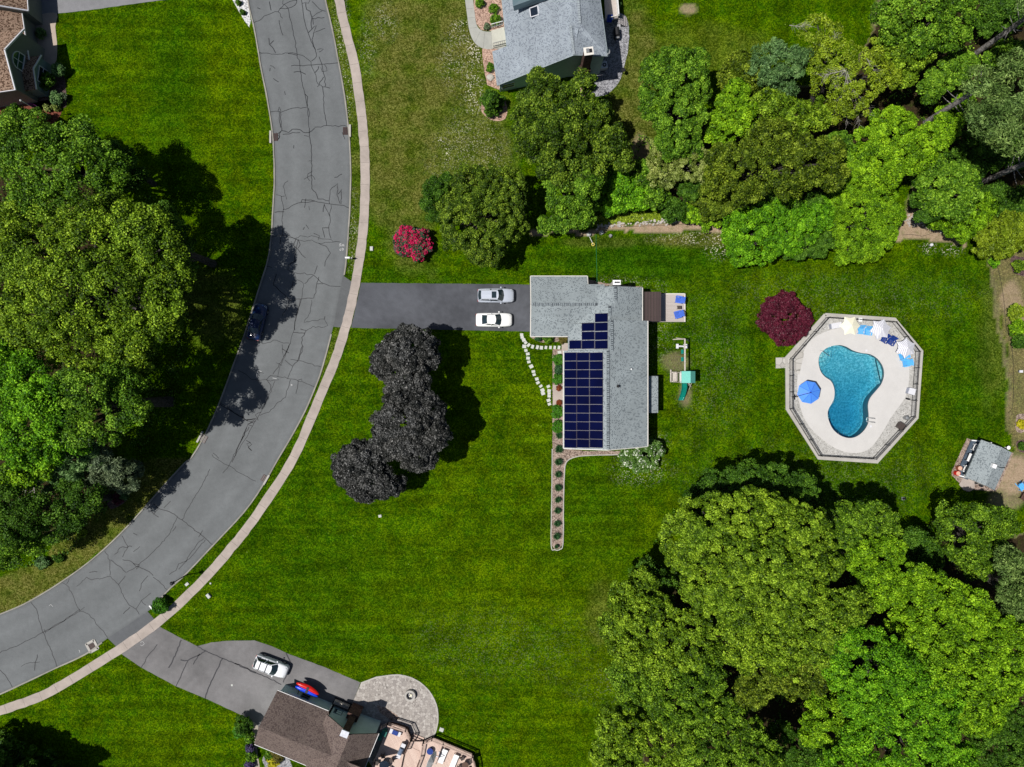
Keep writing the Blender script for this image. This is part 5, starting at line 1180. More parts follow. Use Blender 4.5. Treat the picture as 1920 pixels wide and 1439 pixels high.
for px, py, lb, mt in ((1795.5,877.5,'tan round drum table behind the red rimmed one, left of the hut','cream'),(1792,887,'tan round drum table with a red rim, left of the hut','red')):
    simple('drum_table',lb,'table',P(px,py),0,[('body',lambda m: m.cyl((0,0),.32,0,.5,20),mt if mt=='red' else 'terra'),('top',lambda m: m.cyl((0,0),.26,.5,.53,20),m_plain('peach top',(.62,.40,.30)))],'drum tables by the hut')
simple('flower_pot','dark round pot beside the lower corner of the hut','pot',P(1837,909.5),0,[('pot',lambda m: m.cyl((0,0),.2,0,.4,14,.26),'black')])
simple('hose_reel','small dark round hose reel against the lower hut wall','hose reel',P(1828.5,904.5),0,[('reel',lambda m: m.cyl((0,0),.15,0,.35,14,.15),'black'),('frame',lambda m: m.box(-.2,.2,-.2,-.16,0,.5),'grey_metal')])
simple('bird_bath','white speck shaped bird bath above the right corner of the hut','bird bath',P(1884,839),0,[('stem',lambda m: m.cyl((0,0),.06,0,.6,10),'white'),('bowl',lambda m: m.cyl((0,0),.12,.6,.7,14,.25),'white')])
simple('garden_lantern','small pale blue lantern on the strip at the right edge','lantern',P(1908,697),0,[('post',lambda m: m.bar((0,0,0),(0,0,.5),.06),'grey_metal'),('lamp_shade',lambda m: m.box(-.2,.2,-.16,.16,.5,.7),'lt_grey')])
simple('garden_ball','silver gazing ball on the lawn edge near the gap in the shrubs','garden ornament',P(1742,461),0,[('base',lambda m: m.cyl((0,0),.12,0,.3,12),'grey_metal'),('ball',lambda m: [m.cyl((0,0),.12+.1*math.sin(i*.5),.3+i*.07,.37+i*.07,12,.12+.1*math.sin(i*.5+.5)) for i in range(6)],'lt_grey')])
simple('garden_statue','small dark figure standing on the lawn north of the big tree group','statue',P(1693,935),0,[('base',lambda m: m.box(-.2,.2,-.2,.2,0,.1),'grey_metal'),('figure',lambda m: m.tube([(0,0,.1),(.02,.02,.35),(.1,.0,.6)],[.16,.13,.05],10),'black')])
def boulder(px, py, r, h, label, mt='rock', seed=1):
    m = MB(); rg = random.Random(seed); n = 9; rings = []
    for k, (f, z) in enumerate(((1.0,0),(1.05,.35),(.85,.75),(.45,1.0))):
        rings.append([(r*f*rg.uniform(.85,1.1)*math.cos(2*math.pi*i/n), r*f*rg.uniform(.75,1)*math.sin(2*math.pi*i/n), h*z) for i in range(n)])
    b = [p for rr in rings for p in rr]; m.add(b, [tuple(range(3*n,4*n))]+[(k*n+i,k*n+(i+1)%n,(k+1)*n+(i+1)%n,(k+1)*n+i) for k in range(3) for i in range(n)])
    o = m.build('boulder', M[mt]); o.location = P(px,py); tag(o,label,'rock')
boulder(1127,437,.33,.5,'pale egg shaped boulder at the lawn edge right of the paddle','stone_pale',1); boulder(1144.5,443,.25,.35,'bluish oblong rock right of the pale boulder','gravel_grey',2); boulder(1104,440.5,.3,.6,'pale upright stone behind the thin yellow ringed stake','stone_pale',3)
boulder(919,146,.5,.35,'flat pale rock in the pink stone bed of the north house','rock',4)
simple('garden_stake','thin white stake topped by a yellow ring on the lawn north of the grey house','garden stake',P(1111,460),0,[('stake',lambda m: m.bar((-.4,1.1,.05),(0,0,.5),.05),'white'),('ring',lambda m: m.tube([(.18*math.cos(a),.18*math.sin(a),.5) for a in np.linspace(0,6.283,14)],.045,6,False),m_plain('yellow ring',(.75,.62,.12)))])
m = MB(); m.tube([P(1117.5,440,.06),P(1118,470,.06),P(1119,505,.06),P(1119.5,530,.3)],.022,5); tag(m.build('garden_hose',m_plain('green hose',(.03,.20,.08),.5)),'thin straight green hose on the lawn running down to the grey house','hose')
m = MB(); m.tube([P(x,y,.05) for x,y in ((1098,430),(1150,426),(1210,424),(1270,421.5),(1340,422),(1352,424))],.02,5); tag(m.build('edging_wire',M['black']),'thin dark edging wire along the tan strip below the hedge','wire')
m = MB(); m.tube([P(x,y,.05) for x,y in catmull([(1692,441),(1710,440),(1727,443),(1738,441),(1750,437),(1770,438),(1800,444)],5)],.02,5); tag(m.build('edging_wire',M['black']),'thin dark wavy wire across the tan gap between the shrubs','wire')
m = MB(); m.tube([P(x,y,.05) for x,y in catmull([(1861,484),(1870,500),(1875,520),(1882,560),(1886,610),(1893,630),(1898,660),(1900,700),(1899,760),(1890,775)],5)],.02,5); tag(m.build('edging_wire',M['black']),'long thin dark wire down the tan strip at the right edge','wire')
# ---------------------------------------------------------------- playset
def playset():
    O = P(1284,690); t = empty('playset', O, 0, 'wooden swing set with green canopy tower and green slide', 'playset')
    def a(n, f, mt, par=None): m = MB(); f(m); return m.build(n, M[mt], par or t, O)
    zb = 2.3; b0, b1 = P(1284,636,zb), P(1284,697,zb)
    a('beam', lambda m: m.bar(b0,b1,.16,.16), 'wood_pale')
    for g in (P(1262,637),P(1292,640)): a('leg', lambda m: m.bar(g, b0, .12), 'wood_pale')
    a('leg', lambda m: m.bar(P(1268,634), b0-Vector((0,0,.3)), .10), 'wood_pale')
    for y, n in ((660,'swing_seat'),(674,'swing_seat')):
        c = P(1279.5,y,.5); sw = a(n, lambda m: m.box(c.x-.16,c.x+.16,c.y-.28,c.y+.28,.45,.5), 'slide_green')
        a('chain', lambda m: [m.bar(c+Vector((0,s*.26,0)), Vector((b0.x,c.y+s*.26,zb)), .025) for s in (-1,1)], 'grey_metal', sw)
    c = P(1279,649.5,.7); gl = a('glider', lambda m: [m.box(c.x-.75,c.x+.5,c.y-.1,c.y+.1,.55,.62), m.box(c.x-.78,c.x-.45,c.y-.3,c.y+.3,.62,.68), m.box(c.x+.2,c.x+.75,c.y-.28,c.y+.28,.62,.68)], 'lt_grey')
    a('chain', lambda m: [m.bar((c.x+s*.3,c.y,.6),(b0.x,c.y,zb),.04) for s in (-1,1)], 'grey_metal', gl)
    x0,x1,xr = P(1277.5,0,2.8).x, P(1304,0,2.8).x, P(1294.5,0,3.4).x; y0,y1 = P(0,718.5,2.8).y, P(0,696.5,2.8).y
    a('canopy', lambda m: [m.plate([(x0,y0,2.9),(xr,y0,3.5),(xr,y1,3.5),(x0,y1,2.9)],.03), m.plate([(xr,y0,3.5),(x1,y0,2.7),(x1,y1,2.7),(xr,y1,3.5)],.03)], 'teal')
    a('platform', lambda m: m.box(x0+.1,x1-.15,y0+.1,y1-.1,1.35,1.45), 'wood_pale')
    for x in (x0+.12,x1-.2):
        for y in (y0+.12,y1-.12): a('post', lambda m: m.bar((x,y,0),(x,y,2.8),.1), 'wood_pale')
    a('railing', lambda m: [m.bar((x0+.1,y,1.45+.0),(x0+.1,y,2.1),.06) for y in np.linspace(y0+.1,y1-.1,7)]+[m.bar((x0+.1,y0,2.1),(x0+.1,y1,2.1),.08)], 'white')
    f0,f1,g0,g1 = P(1258,0,.5).x, x0+.0, P(0,717,.5).y, P(0,693.5,.5).y
    a('sand_box', lambda m: [m.bar((f0,g0,.4),(f0,g1,.4),.16,.1), m.bar((f0,g0+.1,.4),(f1,g0+.1,.4),.14,.1), m.bar((f0,g1-.35,.4),(f1,g1-.35,.4),.14,.1), m.bar((f1-.25,g0,.42),(f1-.25,g1-.3,.42),.5,.06)]+[m.bar((f0+.3+i*.22,g0+.15,.2),(f0+.3+i*.22,g1-.4,.2),.05) for i in range(4)], 'wood_pale')
    pts = [P(1283,719,1.4),P(1283,727,1.15),P(1281,737,.6),P(1278.5,745,.25),P(1276.5,751,.2)]
    def slide(m):
        for i in range(4):
            p, q = pts[i], pts[i+1]; w = .30; e = Vector((1,0,0))
            m.plate([p-e*w,q-e*w,q+e*w,p+e*w],.03)
            for s in (-1,1): m.bar(p+e*s*w+Vector((0,0,.06)), q+e*s*w+Vector((0,0,.06)), .07, .16)
    a('slide', slide, 'slide_green')
    a('ladder', lambda m: [m.bar(P(1287+i*2,719+i*1.8,1.2-.25*i), P(1292+i*1.0,717+i*2,1.2-.25*i), .08) for i in range(5)]+[m.bar(P(1287,719,1.4),P(1288,735,.05),.06), m.bar(P(1297,717,1.4),P(1292,731,.05),.06)], 'wood_pale')
playset()
# ---------------------------------------------------------------- pool
def cz(x, y): return (1440+x/4.497, 570+y/4.497)
deck_o = catmull([cz(*p) for p in ((460,245),(570,212),(720,192),(900,205),(1040,270),(1140,370),(1188,520),(1185,680),(1150,800),(1040,955),(960,1090),(850,1225),(700,1258),(520,1190),(330,1010),(258,800),(250,600),(290,430),(350,320))], 6, True)
pool_o = catmull([cz(*p) for p in ((600,348),(660,362),(720,395),(790,415),(860,425),(920,460),(965,520),(980,590),(960,670),(910,735),(865,790),(845,850),(850,940),(845,1010),(805,1075),(745,1120),(680,1132),(610,1110),(550,1060),(515,990),(503,930),(515,880),(550,820),(562,760),(555,700),(530,650),(480,615),(445,570),(428,510),(430,450),(460,400),(520,362))], 4, True)
ZD = 0.14
pool_w = pxs(pool_o, ZD); deck_w = pxs(deck_o, ZD)
pcx = sum(p[0] for p in pool_w)/len(pool_w); pcy = sum(p[1] for p in pool_w)/len(pool_w)
mb = MB(); mb.slab(pxs(POOL_OUT), -.1, ZD-.03, holes=[[(pcx+(x-pcx)*.97, pcy+(y-pcy)*.97) for x, y in deck_w]]); structure('gravel_bed', mb, M['gravel'])
mb = MB(); mb.slab(deck_w, -.1, ZD, holes=[pool_w]); structure('pool_deck', mb, M['pool_deck'])
mb = MB(); PO = pxs(POOL_OUT); strip(PO+PO[:1], .42, 0, ZD+.02, mb, 4, .01, side=-.15 if False else 0.0); structure('kerb', mb, M['coping'])
mb = MB(); mb.slab(pxs([cz(155,450),cz(240,330),cz(300,420),cz(260,600),cz(215,560),cz(165,560)]), None, ZD+.004); mb.slab(pxs([cz(64,455),cz(150,452),cz(158,540),cz(64,545)]), 0, .10); structure('path', mb, M['flagstone'])
def basin():
    # floor follows the pool outline with a shaped depth; upper left and right crescents are shallow shelves
    gx = np.arange(min(p[0] for p in pool_w)-.2, max(p[0] for p in pool_w)+.3, .18); gy = np.arange(min(p[1] for p in pool_w)-.2, max(p[1] for p in pool_w)+.3, .18)
    X, Y = np.meshgrid(gx, gy); px = X/S+960; py = 719.5-Y/S
    arr = np.array(pool_w); dist = np.full(X.shape, 9.)
    for i in range(len(arr)):
        a, b = arr[i], arr[(i+1) % len(arr)]; d = b-a; t = np.clip(((X-a[0])*d[0]+(Y-a[1])*d[1])/(d@d), 0, 1)
        dist = np.minimum(dist, np.hypot(X-a[0]-t*d[0], Y-a[1]-t*d[1]))
    base = 1.1+1.2*np.clip((py-690)/80, 0, 1)
    Z = -base*np.clip(dist/.25, .8, 1)*np.clip(.72+dist*.28/1.2, 0, 1)
    c1 = np.hypot(px-cz(450,420)[0], py-cz(450,420)[1]); Z = np.where(c1 < 34, np.maximum(Z, -.25-.30*np.floor(c1/8.5)), Z)
    l0, l1 = cz(905,465), cz(952,672); side = (l1[0]-l0[0])*(py-l0[1])-(l1[1]-l0[1])*(px-l0[0])
    Z = np.where((side < 0) & (px > l0[0]-2) & (py < l1[1]+14), -.42, Z)
    c3 = np.hypot(px-cz(505,960)[0], py-cz(505,960)[1]); Z = np.where(c3 < 7, -.5, Z)
    ins = inpoly(X, Y, [(x+(x-pcx)*.0, y) for x, y in pool_w]) | (dist < .25)
    nx = len(gx); ids = -np.ones(X.size, int); k = np.where(ins.ravel())[0]; ids[k] = np.arange(len(k))
    mb = MB(); mb.v = [(float(X.ravel()[i]), float(Y.ravel()[i]), float(Z.ravel()[i])) for i in k]
    for j in range(len(gy)-1):
        for i in range(nx-1):
            q = [ids[j*nx+i], ids[j*nx+i+1], ids[(j+1)*nx+i+1], ids[(j+1)*nx+i]]
            if min(q) >= 0: mb.f.append(q); mb.m.append(0)
    n = N('plaster with painted glints').rough(.8, .2); co = n.coord()
    c = n.ramp(n.noise(co, 4.2, 4, .8), [(.36,(.16,.44,.48)),(.50,(.34,.66,.70)),(.60,(.85,.95,.95))]); n.col(c)  # near-white speckles put the water's sun glints into the floor colour
    t = empty('swimming_pool', (pcx,pcy,0), 0, 'curvy kidney shaped swimming pool with clear turquoise water', 'swimming pool')
    mb.build('pool_floor', n.m, t, (pcx,pcy,0), smooth=False)
    w = MB(); m = len(pool_w)
    for i in range(m):
        a, b = pool_w[i], pool_w[(i+1) % m]; w.add([(*a,ZD-.06),(*b,ZD-.06),(*b,-2.6),(*a,-2.6)], [(0,1,2,3)])
    w.build('pool_wall', m_plain('pool wall', (.12,.24,.28), .7), t, (pcx,pcy,0))
    # water: clear surface with small ripples, tinted by depth
    ww = MB(); sw = [(pcx+(x-pcx)*1.004, pcy+(y-pcy)*1.004) for x, y in pool_w]; ww.slab(sw, -2.9, -.02)
    n = N('pool water'); nt = n.t; nt.nodes.remove(n.b)
    gl = n.n('ShaderNodeBsdfGlossy'); gl.inputs['Roughness'].default_value = .05; tr = n.n('ShaderNodeBsdfTransparent'); tr.inputs[0].default_value = (.82,.95,.96,1)
    fr = n.n('ShaderNodeFresnel'); fr.inputs['IOR'].default_value = 1.33; mx = n.n('ShaderNodeMixShader')
    bp = n.n('ShaderNodeBump'); bp.inputs['Strength'].default_value = 1.0; bp.inputs['Distance'].default_value = .16
    co = n.coord(); n.l(n.noise(co, 5.0, 4, .8), bp.inputs['Height'])
    n.l(bp.outputs[0], gl.inputs['Normal']); n.l(bp.outputs[0], fr.inputs['Normal']); n.l(n.math('ADD', fr.outputs[0], .0, True), mx.inputs[0]); n.l(tr.outputs[0], mx.inputs[1]); n.l(gl.outputs[0], mx.inputs[2])
    n.l(mx.outputs[0], n.out.inputs['Surface']); ab = n.n('ShaderNodeVolumeAbsorption'); ab.inputs['Color'].default_value = (.002,.66,.82,1); ab.inputs['Density'].default_value = .66
    n.l(ab.outputs[0], n.out.inputs['Volume'])
    o = ww.build('pool_water', n.m, t, (pcx,pcy,0)); 
    for pts, nm in ((((cz(450,395),.9),(cz(480,420),1.0),(cz(515,440),.4)),'handrail'),):
        m = MB(); m.tube([P(*cz(438,398),ZD), P(*cz(440,396),.9), P(*cz(460,400),1.0), P(*cz(515,440),.0)], .03, 8); m.build(nm, M['grey_metal'], t, (pcx,pcy,0))
    m = MB(); m.bar(P(*cz(905,468),-.41), P(*cz(951,668),-.41), .16, .05); m.build('bench_edge', m_plain('pool tile', (.02,.10,.14), .4), t, (pcx,pcy,0))
    for y in (967,1000):
        m = MB(); m.tube([P(*cz(905,y+4),ZD), P(*cz(900,y+2),.75), P(*cz(870,y),.9), P(*cz(835,y-6),.7), P(*cz(832,y-6),-.9)], .03, 8); m.build('ladder_rail', M['grey_metal'], t, (pcx,pcy,0))
    m = MB()
    for z in (-.2,-.5,-.8): m.bar(P(*cz(832,961),z), P(*cz(832,994),z), .1, .03)
    m.build('ladder_step', M['white'], t, (pcx,pcy,0))
    for q in ((830,395),(867,1033)): m = MB(); c = P(*cz(*q),ZD); m.box(c.x-.13,c.x+.13,c.y-.13,c.y+.13,ZD,ZD+.01); m.build('skimmer_lid', M['lt_grey'], t, (pcx,pcy,0))
basin()
# fence around the pool
def pool_fence():
    top = [(1555.6,594.8),(1681.3,603.2),(1725.7,659),(1716.9,782.4),(1643.5,861.8),(1541.2,855.8),(1486.9,766.8),(1487,673.4)]
    O = P(1600,729); t = empty('pool_fence', O, 0, 'black metal picket fence around the pool terrace', 'fence')
    pts = [P2(x,y,1.25) for x, y in top]; n = len(pts)
    for i in range(n):
        a, b = Vector((*pts[i],0)), Vector((*pts[(i+1) % n],0)); L = (b-a).length; up = Vector((0,0,1))
        m = MB()
        for z, w in ((1.25,.05),(1.08,.035),(.22,.05)): m.bar(a+up*z, b+up*z, w, .04)
        k = int(L/.13)
        for j in range(1, k): q = a+(b-a)*j/k; m.bar(q+up*.15, q+up*1.22, .018)
        m.build('fence_panel', M['black'], t, O)
        k = max(1, round(L/2.4))
        for j in range(k): q = a+(b-a)*j/k; m = MB(); m.bar(q, q+up*1.4, .07); m.build('post', M['black'], t, O)
pool_fence()
def star_umbrella(px, py, r, label, mt, h, sides=6, sag=.72, rot=0, group='umbrellas on the pool terrace'):
    t = empty('parasol', Vector((*P2(px,py,h),0)), R(rot), label, 'parasol', group)
    m = MB(); n = sides; vs = [(0,0,h)]
    for i in range(n):
        for k in range(6):
            a = 2*math.pi*(i+k/6)/n; rr = r*(1-(1-sag)*math.sin(math.pi*k/6)**.8*.62); vs.append((rr*math.cos(a), rr*math.sin(a), h-.62+.10*math.sin(math.pi*k/6)))
    q = len(vs)-1; m.add(vs, [(0,1+i,1+(i+1) % q) for i in range(q)]); o = m.build('canopy', M[mt], t)
    s = o.modifiers.new('s','SOLIDIFY'); s.thickness = .015
    m = MB(); m.tube([(0,0,0),(0,0,h+.08)], .025, 8); m.build('pole', M['offwhite'], t); m = MB(); m.cyl((0,0),.27,0,.09,18); m.build('base', M['grey_metal'], t)
    for i in range(n): a = 2*math.pi*i/n; m = MB(); m.bar((0,0,h-.03),(r*.97*math.cos(a),r*.97*math.sin(a),h-.64),.02); m.build('rib', M['offwhite'], t)
star_umbrella(1598,610.5,1.36,'cream open parasol near the top of the pool terrace','cream',2.5,6,.55,0)
star_umbrella(1655.5,617,1.42,'grey striped parasol between the bright blue and dark blue chairs','stripes',2.5,6,.55,10)
star_umbrella(1703,652.5,1.36,'grey striped parasol in the right corner of the pool terrace','stripes',2.5,6,.55,25)
t = empty('cantilever_parasol', P(1490,745), 0, 'blue eight sided cantilever parasol left of the pool', 'parasol', 'umbrellas on the pool terrace')
O = P(1490,745); c = P(1518,736,2.5); m = MB(); n = 8; r = 1.5
for i in range(n):
    a0, a1 = 2*math.pi*(i+.25)/n, 2*math.pi*(i+1.25)/n
    for j0, j1 in ((a0,(a0+a1)/2),((a0+a1)/2,a1)):
        f = lambda a: (c.x+r*math.cos(a)*(1 if a in (a0,a1) else .925), c.y+r*math.sin(a)*(1 if a in (a0,a1) else .925), 2.25+(0 if a in (a0,a1) else .0))
        m.add([(c.x,c.y,2.85), f(j0), f(j1)], [(0,1,2)])
o = m.build('canopy', M['umb_blue'], t, O); s = o.modifiers.new('s','SOLIDIFY'); s.thickness = .015
for i in range(n): a = 2*math.pi*(i+.25)/n; m = MB(); m.bar((c.x,c.y,2.86),(c.x+r*math.cos(a),c.y+r*math.sin(a),2.27),.025); m.build('rib', M['kblue'], t, O)
m = MB(); m.tube([P(1490,745,0),P(1490,745,2.5),Vector((c.x,c.y,3.0))], .045, 8); m.build('arm', M['black'], t, O)
m = MB(); m.bar(P(1485,745,.17), P(1496,744,.17), .12, .08); m.bar(P(1490,740,.17), P(1490,750,.17), .12, .08); m.build('base', M['black'], t, O)
def chest(px, py, ang, L, W, label):
    simple('storage_chest', label, 'storage box', P(px,py,ZD), R(ang), [('body', lambda m: m.box(-L/2,L/2,-W/2,W/2,0,.55), m_plain('chest side',(.33,.35,.42))), ('lid', lambda m: m.plate([(-L/2+.05,-W/2-.03,.60),(L/2+.05,-W/2-.03,.60),(L/2+.05,W/2+.03,.66),(-L/2+.05,W/2+.03,.66)],.06), 'lt_grey')], 'white storage chests by the pool')
chest(1564,611.5,10,1.35,.65,'white storage chest left of the cream parasol'); chest(1704.5,734,-15,.85,.75,'white storage chest against the right fence of the pool')
simple('side_table','small white square table behind the cream parasol','table',P(1610,600.5,ZD),0,[('tabletop',lambda m: m.box(-.25,.25,-.25,.25,.42,.46),'white')]+legs(.2,.2,.42))
simple('pump_box','brown square pump box in the lower right corner of the pool terrace','box',P(1686,799,ZD),R(-35),[('body',lambda m: m.box(-.42,.42,-.38,.38,0,.6),'brown_met'),('lid',lambda m: m.box(-.45,.45,-.41,.41,.6,.65),'brown_met')])
simple('pool_filter','round grey filter tank behind the brown pump box','tank',P(1696.5,783.5,ZD),0,[('tank',lambda m: [m.cyl((0,0),.26,0,.7,16),m.cyl((0,0),.26,.7,.85,16,.1)],'grey_metal')])
simple('pool_vacuum','small black pool vacuum below the right hand chest','pool vacuum',P(1701.5,748.5,ZD),R(-15),[('body',lambda m: m.box(-.28,.2,-.1,.1,.05,.22),'black'),('handle',lambda m: m.bar((.2,0,.15),(.5,-.05,.3),.04),'black')])
# ---------------------------------------------------------------- lower house yard
c = P(769.5,1302.5); t = empty('fire_pit', c, 0, 'round grey stone fire pit on the flagstone patio', 'fire pit')
m = MB(); n = 28; vo = [(.72*math.cos(2*math.pi*k/n), .72*math.sin(2*math.pi*k/n)) for k in range(n)]; vi = [(.47*math.cos(2*math.pi*k/n), .47*math.sin(2*math.pi*k/n)) for k in range(n)]
m.slab(vo, 0, .5, holes=[vi]); m.build('stone_ring', M['coping'], t); m = MB(); m.cyl((0,0),.47,.02,.1,n); m.build('ash_bed', M['gravel_grey'], t)
m = MB(); m.bar((-.1,-.2,.2),(.28,.1,.24),.12); m.bar((-.05,.2,.2),(.2,-.2,.26),.1); m.build('log', M['cream'], t)
def kayak(p, q, mt, label):
    O = P((p[0]+q[0])/2,(p[1]+q[1])/2,1.3); a, b = P(*p,1.4), P(*q,1.4); d = b-a; L = d.length
    t = empty('kayak', O, math.atan2(d.y,d.x), label, 'kayak', 'kayaks on the garage wall'); m = MB(); secs = []
    for i in range(13):
        f = i/12; x = -L/2+L*f; w = .36*math.sin(math.pi*min(1,max(0,f*.96+.02)))**.6+.01; cy = .10*math.sin(math.pi*f)
        secs.append([(x, cy+w*math.cos(k*math.pi/4), .20*math.sin(k*math.pi/4)*min(1,w*3+.1)) for k in range(9)])
    loft(m, secs); m.build('hull', M[mt], t, smooth=True); m = MB(); m.cyl((0,.1),.2,.17,.215,14); m.build('cockpit', M['black'], t)
kayak((556,1281),(598,1302.5),'red','red kayak on the rack by the garage wall'); kayak((554,1287.5),(596,1307.5),'kblue','blue kayak on the rack by the garage wall')
simple('kayak_rack','dark wooden rack carrying the two kayaks','rack',P(576,1293),R(-22),[('rail',lambda m, x=x: [m.bar((x,-.75,1.12),(x,.75,1.12),.08),m.bar((x,0,0),(x,0,1.1),.08)],'wood_dark') for x in (-.8,.8)])
rgw = random.Random(5)
simple('firewood_rack','stack of split firewood against the teal wall of the lower house','firewood',P(643,1317.5),R(-22),[('rack',lambda m: [m.box(-1.2,1.2,-.3,-.24,0,.9),m.box(-1.2,1.2,.24,.3,0,.25)],'black'),('log',lambda m: [m.tube([(-1+i*.16,-.22,.25+.12*j),(-1+i*.16+rgw.uniform(-.03,.03),.22,.25+.12*j)],.065,7) for i in range(13) for j in range(5)],'wood_pale')])
simple('ac_unit','white square air conditioner on grey gravel beside the north house','air conditioner',P(1130.5,127),R(8),[('body',lambda m: m.box(-.48,.48,-.42,.42,0,.75),'lt_grey'),('fan_grille',lambda m: m.cyl((0.1,0),.27,.75,.77,20),'black'),('hub',lambda m: m.cyl((0.1,0),.1,.77,.79,12),'lt_grey')])
simple('barbecue','black covered barbecue grill right of the north house','grill',P(1155,66),R(5),[('body',lambda m: m.box(-.32,.32,-.62,.62,.0,.85),'black'),('hood',lambda m: m.tube([(0,-.5,.9),(0,.5,.9)],.3,12),'black'),('side_shelf',lambda m: m.box(-.25,.25,-.85,-.6,.78,.84),'grey_metal')])
simple('garden_torch','black torch at the lower right corner of the gravel by the north house','torch',P(1166,139),0,[('pole',lambda m: m.bar((0,0,0),(0,0,1.0),.05),'black'),('bowl',lambda m: m.cyl((0,0),.15,1.0,1.2,14,.28),'black')])
simple('blue_bin','blue bin behind the black barbecue on the back deck of the north house','bin',P(1142,38,1.05),0,[('body',lambda m: m.box(-.3,.3,-.3,.3,0,.7),'kblue'),('lid',lambda m: m.box(-.33,.33,-.33,.33,.7,.75),'navy')])
for px, py, a, lb in ((722,1370,-22,'green bin nearest the deck corner of the lower house'),(713.5,1378,-22,'green bin tucked under the eave of the lower house')):
    simple('bin',lb,'bin',P(px,py,1.0),R(a),[('body',lambda m: m.box(-.3,.3,-.3,.3,0,.8),'bin'),('lid',lambda m: m.box(-.33,.33,-.33,.33,.8,.86),'bin')],'green bins by the lower house')
simple('grill','grey gas grill with blue lid on the wooden deck','grill',P(753.5,1402,1),R(66),[('cart',lambda m: m.box(-.75,.75,-.28,.28,0,.8),'grey_metal'),('hood',lambda m: m.tube([(-.4,0,.9),(.4,0,.9)],.27,14),m_plain('blue grey hood',(.12,.16,.24),.3)),('side_shelf',lambda m: m.box(.5,1.0,-.28,.28,.82,.86),'lt_grey'),('side_shelf',lambda m: m.box(-1.0,-.5,-.28,.28,.82,.86),'lt_grey')])
simple('deck_bench','grey bench with dark cushion in the corner of the upper deck','bench',P(742,1371,1),R(-22),[('seat',lambda m: m.box(-.75,.75,-.3,.3,.38,.45),'lt_grey'),('cushion',lambda m: m.box(-.38,.38,-.26,.3,.45,.55),'navy'),('leg',lambda m: m.box(-.7,-.62,-.25,.25,0,.38),'lt_grey'),('leg',lambda m: m.box(.62,.7,-.25,.25,0,.38),'lt_grey')])
def lounger(px, py, label):
    simple('sun_lounger',label,'sun lounger',P(px,py,.65),R(-22-90+180),[('bed',lambda m: m.box(-1.0,.35,-.34,.34,.30,.38),'white'),('backrest',lambda m: m.plate([(.37,-.34,.38),(1.0,-.34,.62),(1.0,.34,.62),(.37,.34,.38)],.06),'white')]+legs(.85,.3,.3),'white loungers on the lower deck')
lounger(831,1415,'white sun lounger nearer the white sail parasol on the wooden deck'); lounger(852,1425,'white sun lounger nearer the brown chairs on the wooden deck')
t = empty('tilted_parasol', P(812,1412,.65), 0, 'white parasol tilted on edge beside the white loungers', 'parasol')
m = MB(); n = 10; cc = Vector((0,0,2.0)); ax = Matrix.Rotation(R(68),3,Vector((.3,1,0)).normalized())
vs = [cc+ax@Vector((0,0,.35))]+[cc+ax@Vector((1.3*math.cos(2*math.pi*k/n),1.3*math.sin(2*math.pi*k/n),0)) for k in range(n)]; m.add(vs,[(0,1+k,1+(k+1)%n) for k in range(n)]); o = m.build('canopy',M['white'],t); s = o.modifiers.new('s','SOLIDIFY'); s.thickness=.015
m = MB(); m.tube([(.8,-.4,0),(.6,-.3,2.2),(0,0,2.3)],.04,8); m.build('pole',M['offwhite'],t); m = MB(); m.bar((.3,-.4,.06),(1.5,-.6,.06),.12,.08); m.bar((.8,.2,.06),(.8,-1,.06),.12,.08); m.build('base',M['lt_grey'],t)
simple('planter','dark blue planter beside the tilted white parasol','planter',P(807,1406,.65),R(20),[('pot',lambda m: m.cyl((0,0),.34,0,.5,16,.42),'navy')])
def dining(px, py, z, r, label, mt, n, lab2, grp):
    simple('round_table',label,'table',P(px,py,z),0,[('tabletop',lambda m: m.cyl((0,0),r,.68,.73,24),mt),('pedestal',lambda m: m.cyl((0,0),.1,0,.68,10),'brown_met')])
    for i in range(n):
        a = 2*math.pi*i/n+.5; q = P(px,py,z)+Vector((math.cos(a),math.sin(a),0))*(r+.42)
        simple('patio_chair',lab2.replace('#',['upper right','top','left','lower left','lower right','right'][i] if n == 5 else ['upper right','upper left','lower left','lower right'][i]),'chair',q,a+math.pi/2,[('seat',lambda m: m.box(-.25,.25,-.25,.25,.42,.47),'brown_met'),('backrest',lambda m: m.plate([(-.25,-.24,.5),(.25,-.24,.5),(.27,-.34,.95),(-.27,-.34,.95)],.03),'wood_dark')]+legs(.22,.22,.42),grp)
dining(722,1430,1.0,.62,'dark round glass table on the upper deck at the bottom edge','glass',5,'dark metal chair at the # side of the round glass table','chairs around the glass table'); dining(873,1430,.65,.45,'small brown round table in the octagonal deck corner','wood_dark',4,'dark metal chair at the # side of the small brown table','chairs around the small brown table')
# ---------------------------------------------------------------- trees, shrubs and ground cover
LF = {}
LF['oak']    = m_leaf('oak leaves', (.008,.028,.001), (.096,.188,.004), (.430,.640,.040), .55, .16, .18)
LF['green']  = m_leaf('green leaves', (.005,.024,.001), (.072,.180,.006), (.330,.570,.040), .55, .16, .18)
LF['deep']   = m_leaf('deep green leaves', (.006,.024,.001), (.042,.115,.006), (.150,.300,.025), .55, .14, .18)
LF['vivid']  = m_leaf('vivid green leaves', (.008,.038,.001), (.085,.256,.004), (.330,.660,.022), .55, .14, .18)
LF['mid']    = m_leaf('mid green leaves', (.005,.022,.001), (.068,.156,.004), (.340,.560,.034), .55, .16, .18)
LF['dusk']   = m_leaf('dark oak leaves', (.004,.014,.001), (.052,.110,.004), (.310,.450,.036), .55, .16, .18)
LF['lime']   = m_leaf('lime leaves', (.012,.042,.001), (.120,.272,.004), (.420,.700,.024), .55, .14, .18)
